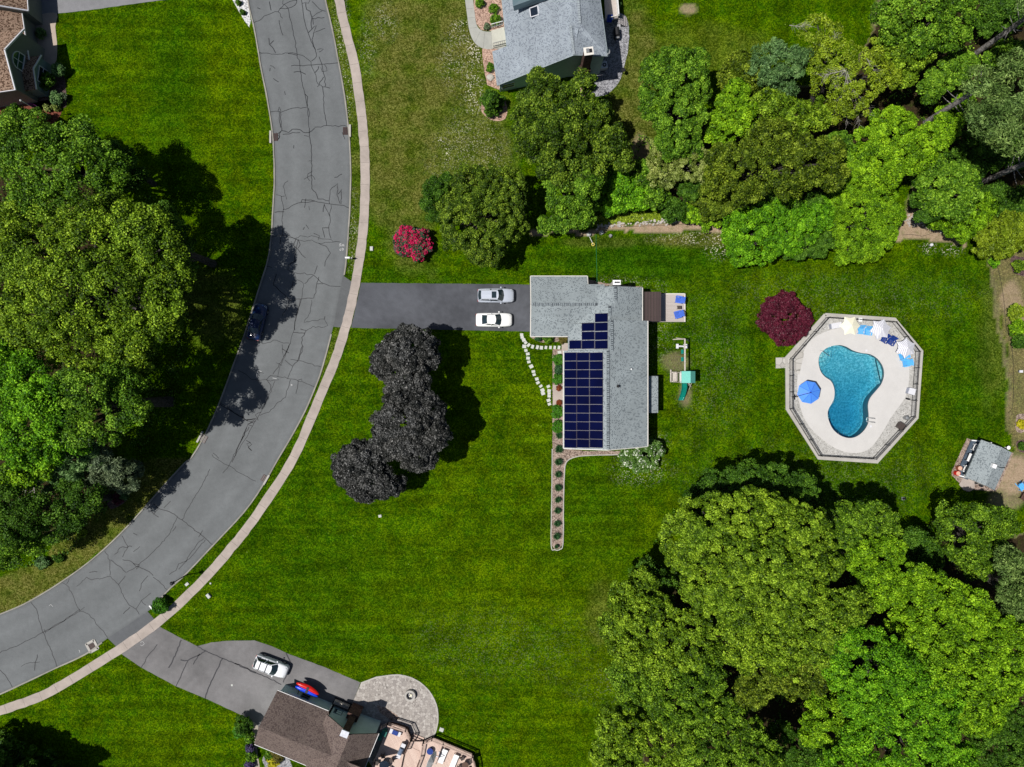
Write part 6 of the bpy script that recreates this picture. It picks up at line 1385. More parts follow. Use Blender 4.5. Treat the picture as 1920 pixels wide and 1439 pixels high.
LF['olive']  = m_leaf('olive leaves', (.006,.018,.001), (.072,.122,.004), (.320,.430,.034), .55, .14, .18)
LF['pale']   = m_leaf('pale leaves', (.040,.060,.008), (.190,.260,.035), (.520,.590,.180), .5, .25)
LF['yellow'] = m_leaf('yellow green leaves', (.040,.075,.003), (.200,.300,.008), (.430,.560,.035), .5, .25)
LF['pine']   = m_leaf('pine needles', (.012,.030,.004), (.095,.175,.034), (.330,.480,.130), .55, .14, .18)
LF['teal']   = m_leaf('blue green leaves', (.014,.038,.008), (.085,.185,.048), (.280,.460,.150), .5, .2, .14)
LF['purple'] = m_leaf('purple brown leaves', (.004,.005,.004), (.030,.032,.029), (.190,.190,.180), .42, .3, .12, patch=.3)
LF['maroon'] = m_leaf('maroon leaves', (.035,.004,.010), (.090,.010,.024), (.170,.020,.045), .5, .25, .2, patch=.3)
LF['rhodo']  = m_leaf('rhododendron leaves', (.015,.040,.020), (.040,.090,.045), (.10,.17,.09), .5, .3, .2, accent=(.62,.008,.10), acc=.50)
LF['white']  = m_leaf('white blossom shrub', (.030,.080,.010), (.085,.190,.025), (.17,.30,.05), .5, .3, .2, accent=(.72,.76,.62), acc=.72)
LF['ball']   = m_leaf('clipped shrub leaves', (.025,.100,.004), (.060,.210,.008), (.110,.320,.016), .5, .25, patch=.2)
LF['violet'] = m_leaf('violet flower', (.03,.03,.05), (.07,.06,.12), (.16,.10,.28), .6, .2, patch=.2)
LF['gold']   = m_leaf('golden shrub', (.25,.24,.01), (.50,.46,.015), (.70,.62,.04), .6, .2, patch=.2)
LF['copper'] = m_leaf('copper plant', (.10,.02,.008), (.22,.05,.015), (.34,.10,.03), .6, .2, patch=.2)
LF['bronze'] = m_leaf('bronze shrub', (.05,.05,.01), (.14,.12,.02), (.26,.22,.05), .6, .2, patch=.2)
LF['grassy'] = m_leaf('blue green blades', (.010,.050,.012), (.030,.105,.030), (.075,.190,.065), .5, .3, patch=.2)
LF['grey']   = m_leaf('grey green leaves', (.030,.055,.022), (.140,.200,.095), (.340,.430,.230), .55, .25)
TSEED = [100]
def leaf_mesh(name, C, Nn, size, asp, rnd, rn2, rs):
    """one rhombic leaf per row of C, facing Nn"""
    k = len(C); a = rs.normal(size=(k, 3)); t = np.cross(Nn, a); t /= np.linalg.norm(t, axis=1)[:, None]+1e-9
    b = np.cross(Nn, t); L = (size*(.65+.7*rs.rand(k)))[:, None]; W = L*asp
    fold = Nn*L*.12
    V = np.stack([C-t*L/2, C+b*W/2+fold, C+t*L/2, C-b*W/2+fold], 1).reshape(-1, 3).astype(np.float32)
    me = bpy.data.meshes.new(name); me.vertices.add(4*k); me.vertices.foreach_set('co', V.ravel())
    me.loops.add(4*k); me.loops.foreach_set('vertex_index', np.arange(4*k, dtype=np.int32)); me.polygons.add(k); me.polygons.foreach_set('loop_start', np.arange(0, 4*k, 4, dtype=np.int32))
    for nm, v in (('rnd', rnd), ('rn2', rn2)):
        at = me.attributes.new(nm, 'FLOAT', 'FACE'); at.data.foreach_set('value', v.astype(np.float32))
    me.update(); return me
def foliage(blobs, rs, leaf=.34, asp=.72, cr=.85, per=85, cover=1.45, style='leaf', low=-.35, flat=.8, outw=.5):
    """blobs: rows (x,y,z,rx,rz). Clumps sit on the outside of the union of the blobs."""
    Cs, Ns, rn, r2 = [], [], [], []
    bl = np.array(blobs, float)
    for bi, (x, y, z, r, rz) in enumerate(bl):
        n = int(cover*2*math.pi*r*(r*.5+rz*.5)*1.15/(math.pi*cr*cr*.62))+3
        d = rs.normal(size=(n*3, 3)); d /= np.linalg.norm(d, axis=1)[:, None]; d = d[d[:, 2] > low][:n]
        lump = 1+.13*np.sin(d[:, 0]*3.1+bi*2.3)*np.cos(d[:, 1]*3.7+bi)+.08*np.sin(d[:, 2]*7+d[:, 0]*6+bi)
        f = (lump*np.where(rs.rand(len(d)) < .2, .45+.35*rs.rand(len(d)), .74+.32*rs.rand(len(d))))[:, None]
        c = np.array([x, y, z])+d*f*np.array([r-cr*.45, r-cr*.45, rz-cr*.3])
        keep = np.ones(len(c), bool)
        for bj, (x2, y2, z2, rr, rzz) in enumerate(bl):
            if bj != bi: keep &= (((c[:, 0]-x2)/(rr*.80))**2+((c[:, 1]-y2)/(rr*.80))**2+((c[:, 2]-z2)/(rzz*.80))**2) > 1
        c = c[keep]; d = d[keep]; m = len(c)
        if not m: continue
        cs = cr*(.55+.75*rs.rand(m)); k = per
        e = rs.normal(size=(m, k, 3)); e += d[:, None, :]*outw+np.array([0, 0, .35]); e /= np.linalg.norm(e, axis=2)[:, :, None]
        pos = c[:, None, :]+e*(cs[:, None, None]*(.45+.58*rs.rand(m, k, 1)**.6))*np.array([1, 1, flat])
        nn = e*.55+np.array([0, 0, .55])+rs.normal(size=(m, k, 3))*(.62 if style == 'leaf' else .8); nn /= np.linalg.norm(nn, axis=2)[:, :, None]
        Cs.append(pos.reshape(-1, 3)); Ns.append(nn.reshape(-1, 3))
        tone = rs.rand(m, 1)
        rn.append((.42*tone+.58*rs.rand(m, k)**1.1).ravel()); r2.append((.5*np.repeat(rs.rand(m, 1), k, 1)+.5*rs.rand(m, k)).ravel())
    C = np.concatenate(Cs); C[:, 2] = np.maximum(C[:, 2], .05)
    return C, np.concatenate(Ns), np.concatenate(rn), np.concatenate(r2)
def tree(name, label, blobs, top, kind, cat='tree', group=None, cr=.85, leaf=.34, per=85, base=.28, asp=.72, cover=1.4, style='leaf', trunk=True, bark='bark', rzf=.62, bare=0, low=-.35, flat=.8, trunk_at=None, outw=.5):
    """blobs in photo pixels: (px, py, r_px[, top]); each is put at its own real height"""
    TSEED[0] += 1; rs = np.random.RandomState(TSEED[0]); rg = random.Random(TSEED[0]); B = []
    for b in blobs:
        tp = b[3] if len(b) > 3 else top; zc = 0.0
        r = b[2]*S*(1-tp*.8/H); rz = min(r*rzf+.2, tp*(1-base)/1.9+.2) if r*rzf > .6 else r*rzf+.05; zc = max(tp-rz, rz*.55)
        p = P(b[0], b[1], zc+rz*.45); r = b[2]*S*(1-(zc+rz*.4)/H); B.append((p.x, p.y, zc, r, rz))
    w = sum(b[3]**2 for b in B); ox = sum(b[0]*b[3]**2 for b in B)/w; oy = sum(b[1]*b[3]**2 for b in B)/w
    if trunk_at: ox, oy = P2(*trunk_at)
    t = empty(name, (ox, oy, 0), 0, label, cat, group)
    if trunk and style == 'leaf': leaf *= .74; per = int(per*1.6); cr *= .92
    C, Nn, rn, r2 = foliage([(b[0]-ox, b[1]-oy, b[2], b[3], b[4]) for b in B], rs, leaf, asp, cr, per, cover, style, low, flat, outw)
    me = leaf_mesh('crown', C, Nn, leaf, asp, rn, r2, rs); me.materials.append(LF[kind]); o = bpy.data.objects.new('crown' if trunk else 'foliage', me); COL.objects.link(o); o.parent = t
    if trunk:
        hz = max(b[2] for b in B); tr = MB(); r0 = max(.08, .028*top+.04*len(B)**.5)
        tr.tube([(0,0,0),(rg.uniform(-.1,.1),rg.uniform(-.1,.1),hz*.35),(0,0,hz*.75),(rg.uniform(-.3,.3),rg.uniform(-.3,.3),hz+.2)], [r0*1.25,r0,r0*.7,r0*.3], 9)
        for b in B:
            for k in range(3 if b[3] > 1.5 else 2):
                a = rg.uniform(0, 6.28); q = Vector((b[0]-ox+math.cos(a)*b[3]*.45, b[1]-oy+math.sin(a)*b[3]*.45, b[2]+b[4]*.25)); s = Vector((0,0,hz*rg.uniform(.35,.7)))
                mid = (s+q)/2+Vector((0,0,.3)); tr.tube([s, mid, q], [r0*.5,r0*.32,r0*.12], 6)
        tr.build('trunk', M[bark], t)
    for k in range(bare):      # leafless limbs fanning out of the crown
        pass
    return t, B
def branches(parent, origin, pts, rad, mat='bark_pale', twigs=3, seed=1, name='bare_limb', spread=.5):
    rg = random.Random(seed); o = parent.location
    for ln in pts:
        m = MB(); q = [P(*p) for p in ln]; m.tube([Vector(p) for p in q], [rad*(1-.75*i/(len(q)-1)) for i in range(len(q))], 6)
        for i in range(1, len(q)):
            for k in range(twigs):
                f = rg.random(); s = q[i-1].lerp(q[i], f); d = (q[i]-q[i-1]).normalized(); L = rg.uniform(.4,1.2)*spread*2
                side = d.cross(Vector((0,0,1))).normalized()*rg.choice((-1,1)); e = s+(d*.8+side*rg.uniform(.3,.9)+Vector((0,0,rg.uniform(-.3,.4))))*L
                m.tube([s,(s+e)/2+Vector((0,0,rg.uniform(-.1,.15))),e],[rad*.35,rad*.25,rad*.1],5)
        m.build(name, M[mat], parent, o)
G1, G2, G3 = 'trees left of the road', 'trees of the north east wood', 'trees of the south east wood'
# ---- left of the road
tree('oak_tree','largest yellow green oak with a broad crown left of the road bend',[(75,480,92,16),(165,455,84,17),(265,440,66,17),(300,470,50,16),(305,560,46,16),(110,560,92,17),(215,545,88,17),(50,620,60,14),(150,640,75,15),(280,600,52,15),(315,510,44,15),(235,660,50,15),(190,400,40,14),(0,540,60,13),(-20,450,60,14),(0,620,50,13),(25,410,45,12)],17,'oak',group=G1,cr=1.0,leaf=.30,per=120,base=.4)
tree('oak_tree','dark green oak crown above the largest oak, beside the top left lawn',[(50,290,72,14),(120,310,72,14),(60,370,50,12),(185,315,52,13),(25,250,38,12),(150,260,35,12)],14,'green',group=G1,cr=.95,leaf=.30,per=115,base=.35)
tree('maple_tree','dark green tree lobe squeezed between the largest oak and the shaded lawn',[(318,440,42,12),(330,490,32,13),(300,400,28,12),(310,540,28,13)],13,'deep',group=G1,leaf=.28,per=110)
tree('maple_tree','small dark tree reaching over the edge of the top left lawn',[(215,300,35,9),(245,330,25,8)],9,'deep',group=G1,leaf=.28,per=110)
tree('maple_tree','bright green tree directly below the largest oak at the left edge',[(-10,690,50,15),(25,730,62,17),(80,760,60,18),(40,820,58,17),(105,830,45,16)],18,'vivid',group=G1,leaf=.30,per=110,base=.35)
tree('maple_tree','mid green tree right of the bright green one below the largest oak',[(150,735,52,18),(185,780,50,17),(150,800,45,17),(215,720,38,16),(240,765,34,16)],18,'green',group=G1,leaf=.30,per=110)
tree('maple_tree','yellowish green tree tip hanging over the bare grey branches at the left edge',[(25,880,40,12),(65,860,35,12)],12,'lime',group=G1,leaf=.30,per=110)
t, _ = tree('pine_tree','blue green pine with bare grey limbs below the left tree group',[(85,890,38,9),(125,870,34,10),(150,850,34,10)],10,'teal',group=G1,leaf=.42,asp=.22,cr=.55,per=120,style='needle')
branches(t, None, [[(60,890,6),(50,915,5),(41,948,4)],[(62,900,6),(66,930,5),(70,938,4)],[(95,905,6),(102,930,5),(112,952,4)],[(60,870,6),(40,900,5),(20,935,4)]], .07, seed=3, twigs=2)
t, _ = tree('pine_tree','grey green pine reaching towards the road from the left tree group',[(185,870,34,9),(215,890,30,8),(235,905,20,7),(160,890,24,8),(250,880,16,6)],9,'grey',group=G1,leaf=.40,asp=.24,cr=.55,per=110,style='needle')
branches(t, None, [[(138,878,6),(142,900,5),(152,918,4)],[(140,885,6),(160,900,5),(172,908,4.5)]], .06, seed=4, twigs=3)
t, _ = tree('maple_tree','dark tree with bare grey limbs at the left edge under the pines',[(5,940,40,12),(30,985,44,12),(60,960,36,11)],12,'deep',group=G1,leaf=.28,per=110)
branches(t, None, [[(-10,882,8),(12,877,7),(18,882,7)],[(-10,912,7),(15,908,7),(25,903,7)],[(22,905,7),(10,930,6),(0,938,5)],[(20,905,7),(14,925,6),(8,932,5)]], .06, seed=5, twigs=1)
tree('maple_tree','low green tree in the shade at the left edge above the road',[(5,1040,30,9),(20,1010,28,10),(55,1020,24,8)],10,'green',group=G1,leaf=.26,per=110)
tree('maple_tree','dark round understory tree between the pines and the shaded verge',[(155,935,34,10),(125,965,34,10),(90,990,30,9),(120,925,26,9)],10,'deep',group=G1,leaf=.26,per=90)
tree('ornamental_tree','bright leafy young tree over the red mulch of the corner house',[(30,222,26,5),(65,218,16,4.5),(5,235,20,5),(70,235,14,4),(92,242,12,3.5)],5,'green',group=G1,leaf=.24,cr=.5,per=90)
# shade-casting conifers on the bottom edge
for i, (x, y, h, r) in enumerate(((28,1398,13,3.0),(92,1432,15,3.2),(-30,1420,16,3.4),(60,1490,15,3.2),(128,1470,12,2.8))):
    p = P(x,y); lv = []
    for k in range(6): f = k/5; lv.append((0,0,h*(.18+.74*f),r*(1-.82*f),h*.13))
    TSEED[0] += 1; rs = np.random.RandomState(TSEED[0]); C, Nn, rn, r2 = foliage(lv, rs, .5, .25, .6, 80, 1.0, 'needle', low=-.5, flat=.5)
    lb = ('dark spruce at the bottom left corner nearest the sidewalk','dark spruce at the bottom left with its crown over the shaded lawn','tallest dark spruce outside the bottom left corner','dark spruce below the frame behind the corner spruces','dark spruce farthest right in the bottom left group')[i]
    t = empty('spruce_tree', p, 0, lb, 'tree', 'spruces at the bottom left'); me = leaf_mesh('crown', C, Nn, .5, .3, rn, r2, rs); me.materials.append(LF['deep']); o = bpy.data.objects.new('crown', me); COL.objects.link(o); o.parent = t
    m = MB(); m.tube([(0,0,0),(0,0,h*.9)],[.25,.05],8); m.build('trunk', M['bark'], t)
# ---- three dark maples on the front lawn
gp = 'dark maples on the front lawn'
kw = dict(group=gp, leaf=.28, per=115, cr=.58, cover=2.6)
PB = lambda L: [(b[0],b[1],b[2]*1.1,b[3]) for b in L]
tree('maple_tree','blackish purple maple nearest the dark driveway',PB([(748,722,28,7.5),(775,728,26,7.5),(752,668,40,8.5),(725,672,27,7),(783,650,32,8),(758,638,24,7.5),(765,705,36,8),(800,670,22,7),(735,695,26,7),(706,694,8,5)]),8.5,'purple',**kw)
tree('maple_tree','blackish purple maple in the middle of the three, largest crown',PB([(765,790,46,9),(738,800,36,8.5),(790,770,34,8.5),(775,835,40,8.5),(805,810,32,8.5),(730,830,28,7.5),(812,775,22,8),(790,860,24,7.5),(745,760,26,7.5)]),9,'purple',**kw)
tree('maple_tree','blackish purple maple lowest on the front lawn, smallest crown',PB([(672,860,30,7),(655,885,28,6.5),(690,890,34,7),(680,915,26,6.5),(715,905,28,6.5),(738,912,18,5.5),(640,868,16,6),(700,860,22,6.5)]),7,'purple',**kw)
# ---- north centre
tree('oak_tree','broad dark green oak against the lower wall of the north house',[(1035,180,46,10),(1090,165,32,9.5),(1000,200,38,9),(1060,240,55,10.5),(1110,220,42,9.5),(1000,255,42,9),(1140,260,40,9),(1050,300,45,9.5),(1165,290,28,8),(1010,150,20,8),(1100,320,35,8.5),(975,245,22,7.5)],10.5,'dusk',group='trees between the two grey houses',cr=.8,leaf=.30,per=115)
tree('oak_tree','bushy green tree below the broad dark oak, at the hedge',[(1060,370,34,8),(1095,350,34,8.5),(1060,405,30,6),(1090,395,28,6),(1045,345,26,7.5),(1025,420,16,4)],8.5,'green',group='trees between the two grey houses',cr=.7,leaf=.28,per=110)
tree('linden_tree','dense olive green round tree beside the red flowering bush',[(905,360,60,7.5),(880,400,58,7.5),(930,400,55,7.5),(905,440,52,7),(860,430,36,6.5),(950,350,38,7),(960,380,30,6.5),(900,470,26,5.5)],7.5,'dusk',group='trees between the two grey houses',cr=.55,leaf=.24,per=100,rzf=.72)
tree('dogwood_tree','small dark green tree left of the dense olive tree',[(815,355,22,5),(808,380,22,4.5),(815,398,16,4),(835,340,14,4.5)],5,'deep',group='trees between the two grey houses',cr=.5,leaf=.24,per=95)
tree('cone_shrub','dark green cone shaped evergreen in a pink stone ring',[(925,192,23,1.6),(924,189,17,2.6),(922,184,10,3.5)],3.4,'deep','shrub',trunk=False,leaf=.18,cr=.32,per=70,rzf=.8)
hg = 'bright green shrubs along the fieldstone edging'
for x, y, r, h, k, lb in ((1160,345,34,4,'vivid','tall bright green hedge shrub right of the bushy tree'),(1190,365,28,3.5,'vivid','bright green hedge shrub above the dark one on the edging'),(1148,378,26,3,'vivid','bright green hedge shrub nearest the bushy tree'),(1215,330,30,4.5,'green','green hedge shrub under the pale flowering tree'),(1262,392,25,2.8,'deep','dark green round shrub standing on the stone edging'),
    (1225,365,26,3.5,'green','mid green hedge shrub above the yellow green ivy'),(1300,400,20,2.5,'lime','lime shrub right of the dark round shrub'),(1330,412,18,2.2,'lime','lime shrub spilling over the tan strip')):
    tree('hedge_shrub',lb,[(x,y,r,h),(x+r*.5,y+r*.2,r*.7,h*.9),(x-r*.4,y-r*.3,r*.6,h*.85)],h,k,'shrub',hg,trunk=False,leaf=.24,cr=.5,per=90,low=-.1)
# ---- north east wood
def T(name, label, blobs, top, kind, **k):
    kk = dict(group=G2, leaf=.30, per=100, cr=.72); kk.update(k); return tree(name, label, blobs, top, kind, **kk)
T('maple_tree','tall fresh green tree at the left end of the north east wood',[(1265,130,48,10),(1240,165,42,10),(1295,155,44,10),(1260,200,50,10.5),(1300,215,32,9.5),(1270,250,42,9.5),(1225,130,22,8),(1310,110,22,8.5),(1295,270,28,8)],10.5,'green',cr=.6,leaf=.26,per=110)
T('maple_tree','yellow green clumpy tree right of the tall fresh green one',[(1375,185,30,9),(1390,215,30,9),(1360,225,30,8.5),(1350,250,28,7.5),(1385,170,22,8.5)],9,'lime',cr=.6,per=90)
T('cherry_tree','olive tree on the lawn edge left of the blue green pine',[(1395,130,36,8),(1375,145,26,7),(1400,160,24,7)],8,'olive')
T('pine_tree','soft blue green pine on the upper edge of the wood',[(1455,110,38,10),(1490,115,30,10),(1435,125,28,9),(1475,150,28,8)],10,'teal',leaf=.40,asp=.22,cr=.6,per=110,style='needle')
T('cherry_tree','pale yellow flowering tree above the bright hedge',[(1255,285,38,7),(1290,298,36,7.5),(1250,320,30,6.5),(1312,318,26,7),(1235,305,20,6)],7.5,'pale',cr=.45,leaf=.24,per=80,cover=1.0)
T('oak_tree','wide olive green tree in the middle of the north east wood',[(1370,310,44,10),(1425,300,48,10.5),(1400,340,40,9.5),(1455,265,48,11),(1510,300,50,11),(1470,330,45,10.5),(1550,290,38,10),(1560,320,32,9.5),(1345,340,30,8)],11,'olive',cr=.75,per=110,leaf=.28)
T('oak_tree','olive green tree between the wide one and the blue green pine',[(1450,205,40,9.5),(1490,220,38,9.5),(1420,230,26,8.5),(1530,215,30,9)],9.5,'oak')
t, _ = T('birch_tree','thin yellow green birch with many bare grey branches',[(1550,65,34,10),(1525,50,24,9),(1580,100,42,11),(1620,115,44,11),(1560,140,40,10.5),(1610,170,44,11),(1660,140,34,10),(1580,200,34,9.5),(1520,110,24,9)],11,'yellow',cover=.62,per=60,cr=.6,leaf=.26,low=.0)
branches(t, None, [[(1585,132,11),(1570,150,10),(1560,180,9)],[(1585,132,11),(1590,160,10),(1582,200,8.5),(1590,235,7)],[(1588,135,11),(1600,165,10),(1608,205,8.5),(1612,235,7)],[(1585,132,11),(1560,138,10.5),(1540,145,10)],[(1590,150,10),(1575,190,9),(1560,215,8)],[(1625,110,11),(1640,135,10),(1650,152,9)],[(1560,80,10),(1568,62,10)],[(1480,48,8),(1500,50,9),(1520,45,9)],[(1592,160,10),(1620,190,9),(1630,215,8)]], .035, seed=8, twigs=14, spread=.55)
T('maple_tree','large mid green tree at the top edge of the wood',[(1700,15,44,12),(1750,10,46,12.5),(1800,20,40,12),(1690,50,34,10.5),(1740,55,40,11.5),(1790,60,34,11),(1660,20,22,9.5),(1780,-25,45,12)],12.5,'green')
T('oak_tree','olive tree below the large mid green one',[(1700,100,40,9.5),(1735,85,32,9.5),(1670,85,26,8.5),(1700,130,28,8)],9.5,'oak',cr=.6)
T('maple_tree','blue green leafy tree below the black shadow gap',[(1800,125,30,8),(1770,145,26,7),(1812,120,24,7),(1745,170,22,6)],8,'green',cr=.55)
T('maple_tree','lime green low tree left of the leaning grey trunk',[(1812,195,20,3),(1795,210,20,3),(1770,215,16,2.5)],3,'lime',cr=.5)
T('maple_tree','yellow green tree in front of the bare brown ground patch',[(1680,240,44,8),(1650,270,44,8),(1710,280,44,8.5),(1750,260,36,8),(1620,310,32,7),(1670,310,38,7.5),(1780,235,26,7)],8.5,'lime',cr=.6,leaf=.26)
T('maple_tree','green tree under the lowest leaning trunk',[(1780,330,38,8),(1750,345,30,7.5),(1810,350,36,8),(1765,370,30,7),(1800,380,30,7)],8,'green',cr=.6)
T('cherry_tree','dark leafy tree between the stone gap and the yellow green conifers',[(1745,390,26,5.5),(1765,365,22,6),(1730,370,18,5)],6,'deep',cr=.5)
T('maple_tree','dark green tree in shade right of the yellow green one',[(1830,275,34,6),(1860,290,30,5),(1890,280,30,4),(1910,290,24,3),(1835,305,24,5)],6,'deep')
T('maple_tree','dark green tree in shade at the right edge under the lowest trunk',[(1880,375,30,3.5),(1915,375,28,3),(1910,400,22,3.5)],3.5,'deep')
T('maple_tree','dark green tree in the top right corner',[(1870,10,30,5),(1895,40,22,3),(1855,40,24,4),(1905,10,30,4)],5,'deep')
T('maple_tree','green tree tucked behind the top right trunks',[(1885,100,22,2.5),(1912,95,20,2.5),(1862,112,16,2)],2.5,'green')
for lb, base, crown, h in (('tall grey green white pine, largest of the right edge pines',(1735,230),[(1860,165,42,17),(1890,200,48,18),(1850,215,36,16),(1900,245,38,17),(1870,240,34,15),(1920,170,50,19),(1915,130,40,19)],20),
                     ('tall pine leaning out of the top right corner',(1832,99),[(1985,20,40,18),(1960,-10,40,18),(2000,60,50,19)],20),
                     ('tall pine leaning out of the right edge below the others',(1838,343),[(1990,290,45,17),(2010,250,50,18)],20)):
    t, _ = T('pine_tree',lb,crown,h,'pine',leaf=.42,asp=.24,cr=.8,per=130,style='needle',trunk=False,trunk_at=base)
    p = P(*base); m = MB(); m.tube([(0,0,0),(0,0,h*.5),(0.1,.1,h*.95)],[.36,.28,.08],10); rg = random.Random(h+base[0])
    for k in range(16):
        z = rg.uniform(h*.25,h*.7); a = rg.uniform(0,6.28); L = rg.uniform(.8,2.6); m.tube([(0,0,z),(math.cos(a)*L*.6,math.sin(a)*L*.6,z+.1),(math.cos(a)*L,math.sin(a)*L,z+.3)],[.06,.04,.015],5)
    m.build('trunk', M['bark_grey'], t)
T('maple_tree','fresh green rounded tree over the lawn at the front of the wood',[(1400,420,38,5),(1450,410,42,5.5),(1500,420,40,5.5),(1400,455,36,4.5),(1440,455,34,4.5),(1390,480,20,3),(1480,450,30,4.5),(1375,440,18,3.5),(1540,400,32,5)],5.5,'vivid',cr=.55,leaf=.26,rzf=.7)
T('viburnum_tree','darker green tree lobe hanging below the fresh green one',[(1510,460,24,3.5),(1535,465,20,3),(1490,472,16,2.8),(1555,450,20,3.5)],3.5,'deep',cr=.45,leaf=.24)
T('cypress_tree','feathery yellow green tree between the fresh green one and the tan gap',[(1610,400,45,6),(1640,380,42,6),(1650,430,40,5.5),(1600,440,38,5),(1670,400,28,5.5),(1590,470,24,3.5),(1630,465,28,4),(1590,370,30,6)],6,'lime',cr=.5,leaf=.30,asp=.4,rzf=.7)
T('cypress_tree','feathery yellow green evergreen left of the brightest one',[(1810,420,32,4.5),(1790,410,22,4),(1835,400,28,5),(1760,415,16,3.2),(1850,385,24,5)],5,'lime',cr=.45,leaf=.36,asp=.25,rzf=.7,style='needle')
T('cypress_tree','brightest yellow green evergreen at the corner of the lawn',[(1870,440,34,5),(1900,425,30,5),(1850,455,24,4),(1885,462,22,3.5),(1915,450,20,4.5)],5,'yellow',cr=.45,leaf=.38,asp=.25,rzf=.7,style='needle')
T('cherry_tree','brownish olive low tree between the hedge and the fresh green tree',[(1340,385,26,4.5),(1370,375,24,5),(1325,365,24,5)],5,'olive',cr=.5)
T('maple_tree','green tree filling the hollow right of the wide olive tree',[(1575,265,26,6),(1585,295,22,6),(1570,340,22,6)],6,'green',cr=.5)
T('maple_tree','dark small tree in the shade behind the fresh green one',[(1430,370,26,4.5),(1480,372,26,4.5),(1530,378,22,4.5),(1300,350,24,5)],4.5,'deep',cr=.5)
# ---- south east wood
def U(name, label, blobs, top, kind, **k):
    kk = dict(group=G3, leaf=.27, per=80, cr=.58, base=.4, cover=1.5); kk.update(k); return tree(name, label, [(b[0],b[1],b[2]*1.1)+tuple(b[3:]) for b in blobs], top, kind, **kk)
U('oak_tree','huge pale green oak forming the upper part of the south east wood',[(1330,985,52,15),(1390,975,50,15.5),(1450,980,52,15.5),(1510,1010,50,15),(1300,1030,48,14.5),(1360,1040,60,16),(1430,1050,62,16.5),(1500,1075,55,16),(1340,1100,52,15.5),(1400,1120,58,16),(1270,1000,30,13),(1545,1060,35,14),(1460,1140,50,15.5)],16.5,'oak',leaf=.28,per=115)
U('oak_tree','olive green oak below the huge pale one',[(1500,1180,52,15),(1560,1165,48,15),(1430,1200,46,14.5),(1480,1230,45,14.5),(1550,1215,40,14.5),(1600,1140,36,14.5),(1390,1170,40,14.5),(1400,1225,34,13.5)],15,'oak',leaf=.28)
U('maple_tree','dark green tree in the shade behind the huge oak',[(1350,925,36,9),(1400,905,34,9),(1450,915,40,9.5),(1500,930,36,9),(1310,945,26,8)],9.5,'deep')
U('maple_tree','bright green tree right of the huge oak on the lawn side',[(1590,985,36,11),(1630,975,32,11),(1660,985,30,10.5),(1590,1020,36,11.5),(1560,990,26,10.5)],11.5,'mid')
U('maple_tree','yellow green slim tree right of the huge oak',[(1625,1045,34,12),(1665,1040,32,12),(1650,1080,34,12.5),(1680,1110,28,12),(1640,1120,32,12.5)],12.5,'lime',cr=.6)
U('maple_tree','mid green leafy tree standing apart near the hut',[(1800,985,34,9),(1840,985,38,9.5),(1880,985,30,9),(1810,1020,38,9.5),(1850,1025,36,9),(1835,1060,28,8),(1780,970,18,7.5)],9.5,'mid',cr=.6)
U('pine_tree','grey green pine at the right edge of the south east wood',[(1905,1060,28,12),(1915,1110,32,13),(1905,1150,22,12)],13,'pine',leaf=.40,asp=.24,style='needle',cr=.6)
U('maple_tree','lime green broad tree right of the centre of the wood',[(1735,1110,42,13),(1770,1130,46,13.5),(1720,1160,42,13),(1780,1180,46,14),(1830,1150,38,13),(1740,1210,40,13.5)],14,'lime',leaf=.26)
U('maple_tree','lime green tree at the right edge of the wood',[(1860,1190,44,13),(1900,1210,44,14),(1850,1240,46,14),(1890,1270,40,14),(1820,1220,32,13)],14,'lime',leaf=.26)
U('oak_tree','dark olive oak at the left edge of the south east wood',[(1180,1130,34,10),(1210,1100,28,9),(1170,1170,40,11.5),(1220,1170,46,12),(1260,1210,48,12.5),(1190,1215,42,12),(1300,1180,36,12.5),(1310,1230,42,13),(1240,1250,44,12.5),(1150,1190,22,9.5)],13,'oak',leaf=.28)
U('maple_tree','small dark tree in the notch beside the huge oak',[(1215,1075,26,7),(1240,1105,28,8),(1200,1105,20,6.5)],8,'deep',cr=.6)
U('oak_tree','dark green oak below the dark olive one at the left edge',[(1200,1290,42,12),(1250,1300,46,13),(1300,1290,44,13.5),(1170,1265,26,10.5),(1330,1270,34,13),(1270,1340,42,13)],13.5,'mid')
U('oak_tree','olive oak at the bottom left corner of the wood',[(1170,1380,44,12),(1220,1400,50,13),(1150,1420,38,11),(1190,1440,50,13),(1270,1390,42,13),(1240,1450,50,13)],13,'oak',leaf=.28)
U('oak_tree','brownish olive oak in the hollow at the wood centre',[(1440,1270,38,13),(1490,1270,40,13.5),(1410,1300,30,12),(1540,1265,34,13.5)],13.5,'olive')
U('oak_tree','olive green oak on the bottom edge left of the lime maple',[(1330,1360,44,13),(1380,1390,48,13.5),(1330,1420,50,14),(1420,1440,48,14),(1370,1340,30,12)],14,'mid')
U('maple_tree','lime green round maple standing in a dark gap',[(1560,1345,40,11),(1590,1365,36,11),(1535,1370,30,10.5),(1570,1385,34,11)],11,'lime',cr=.6)
U('maple_tree','vivid green maple at the centre of the lime canopy',[(1600,1210,40,15),(1640,1240,48,15.5),(1590,1260,42,15),(1650,1290,50,16),(1700,1270,44,15.5),(1620,1310,40,15),(1580,1225,30,14.5)],16,'vivid',leaf=.26)
U('maple_tree','large vivid lime maple at the bottom of the wood',[(1660,1350,48,15),(1710,1340,50,16),(1690,1400,56,16),(1750,1380,50,16),(1640,1400,44,15),(1760,1320,44,15.5),(1720,1440,50,16),(1650,1440,46,15),(1600,1450,46,14),(1790,1430,44,14)],16,'vivid',leaf=.26)
U('maple_tree','yellow lime maple right of the vivid one',[(1760,1260,46,15),(1800,1290,46,15),(1820,1330,42,14.5),(1790,1240,34,14.5),(1840,1290,32,14),(1870,1310,36,13),(1850,1350,34,13)],15,'lime',leaf=.26)
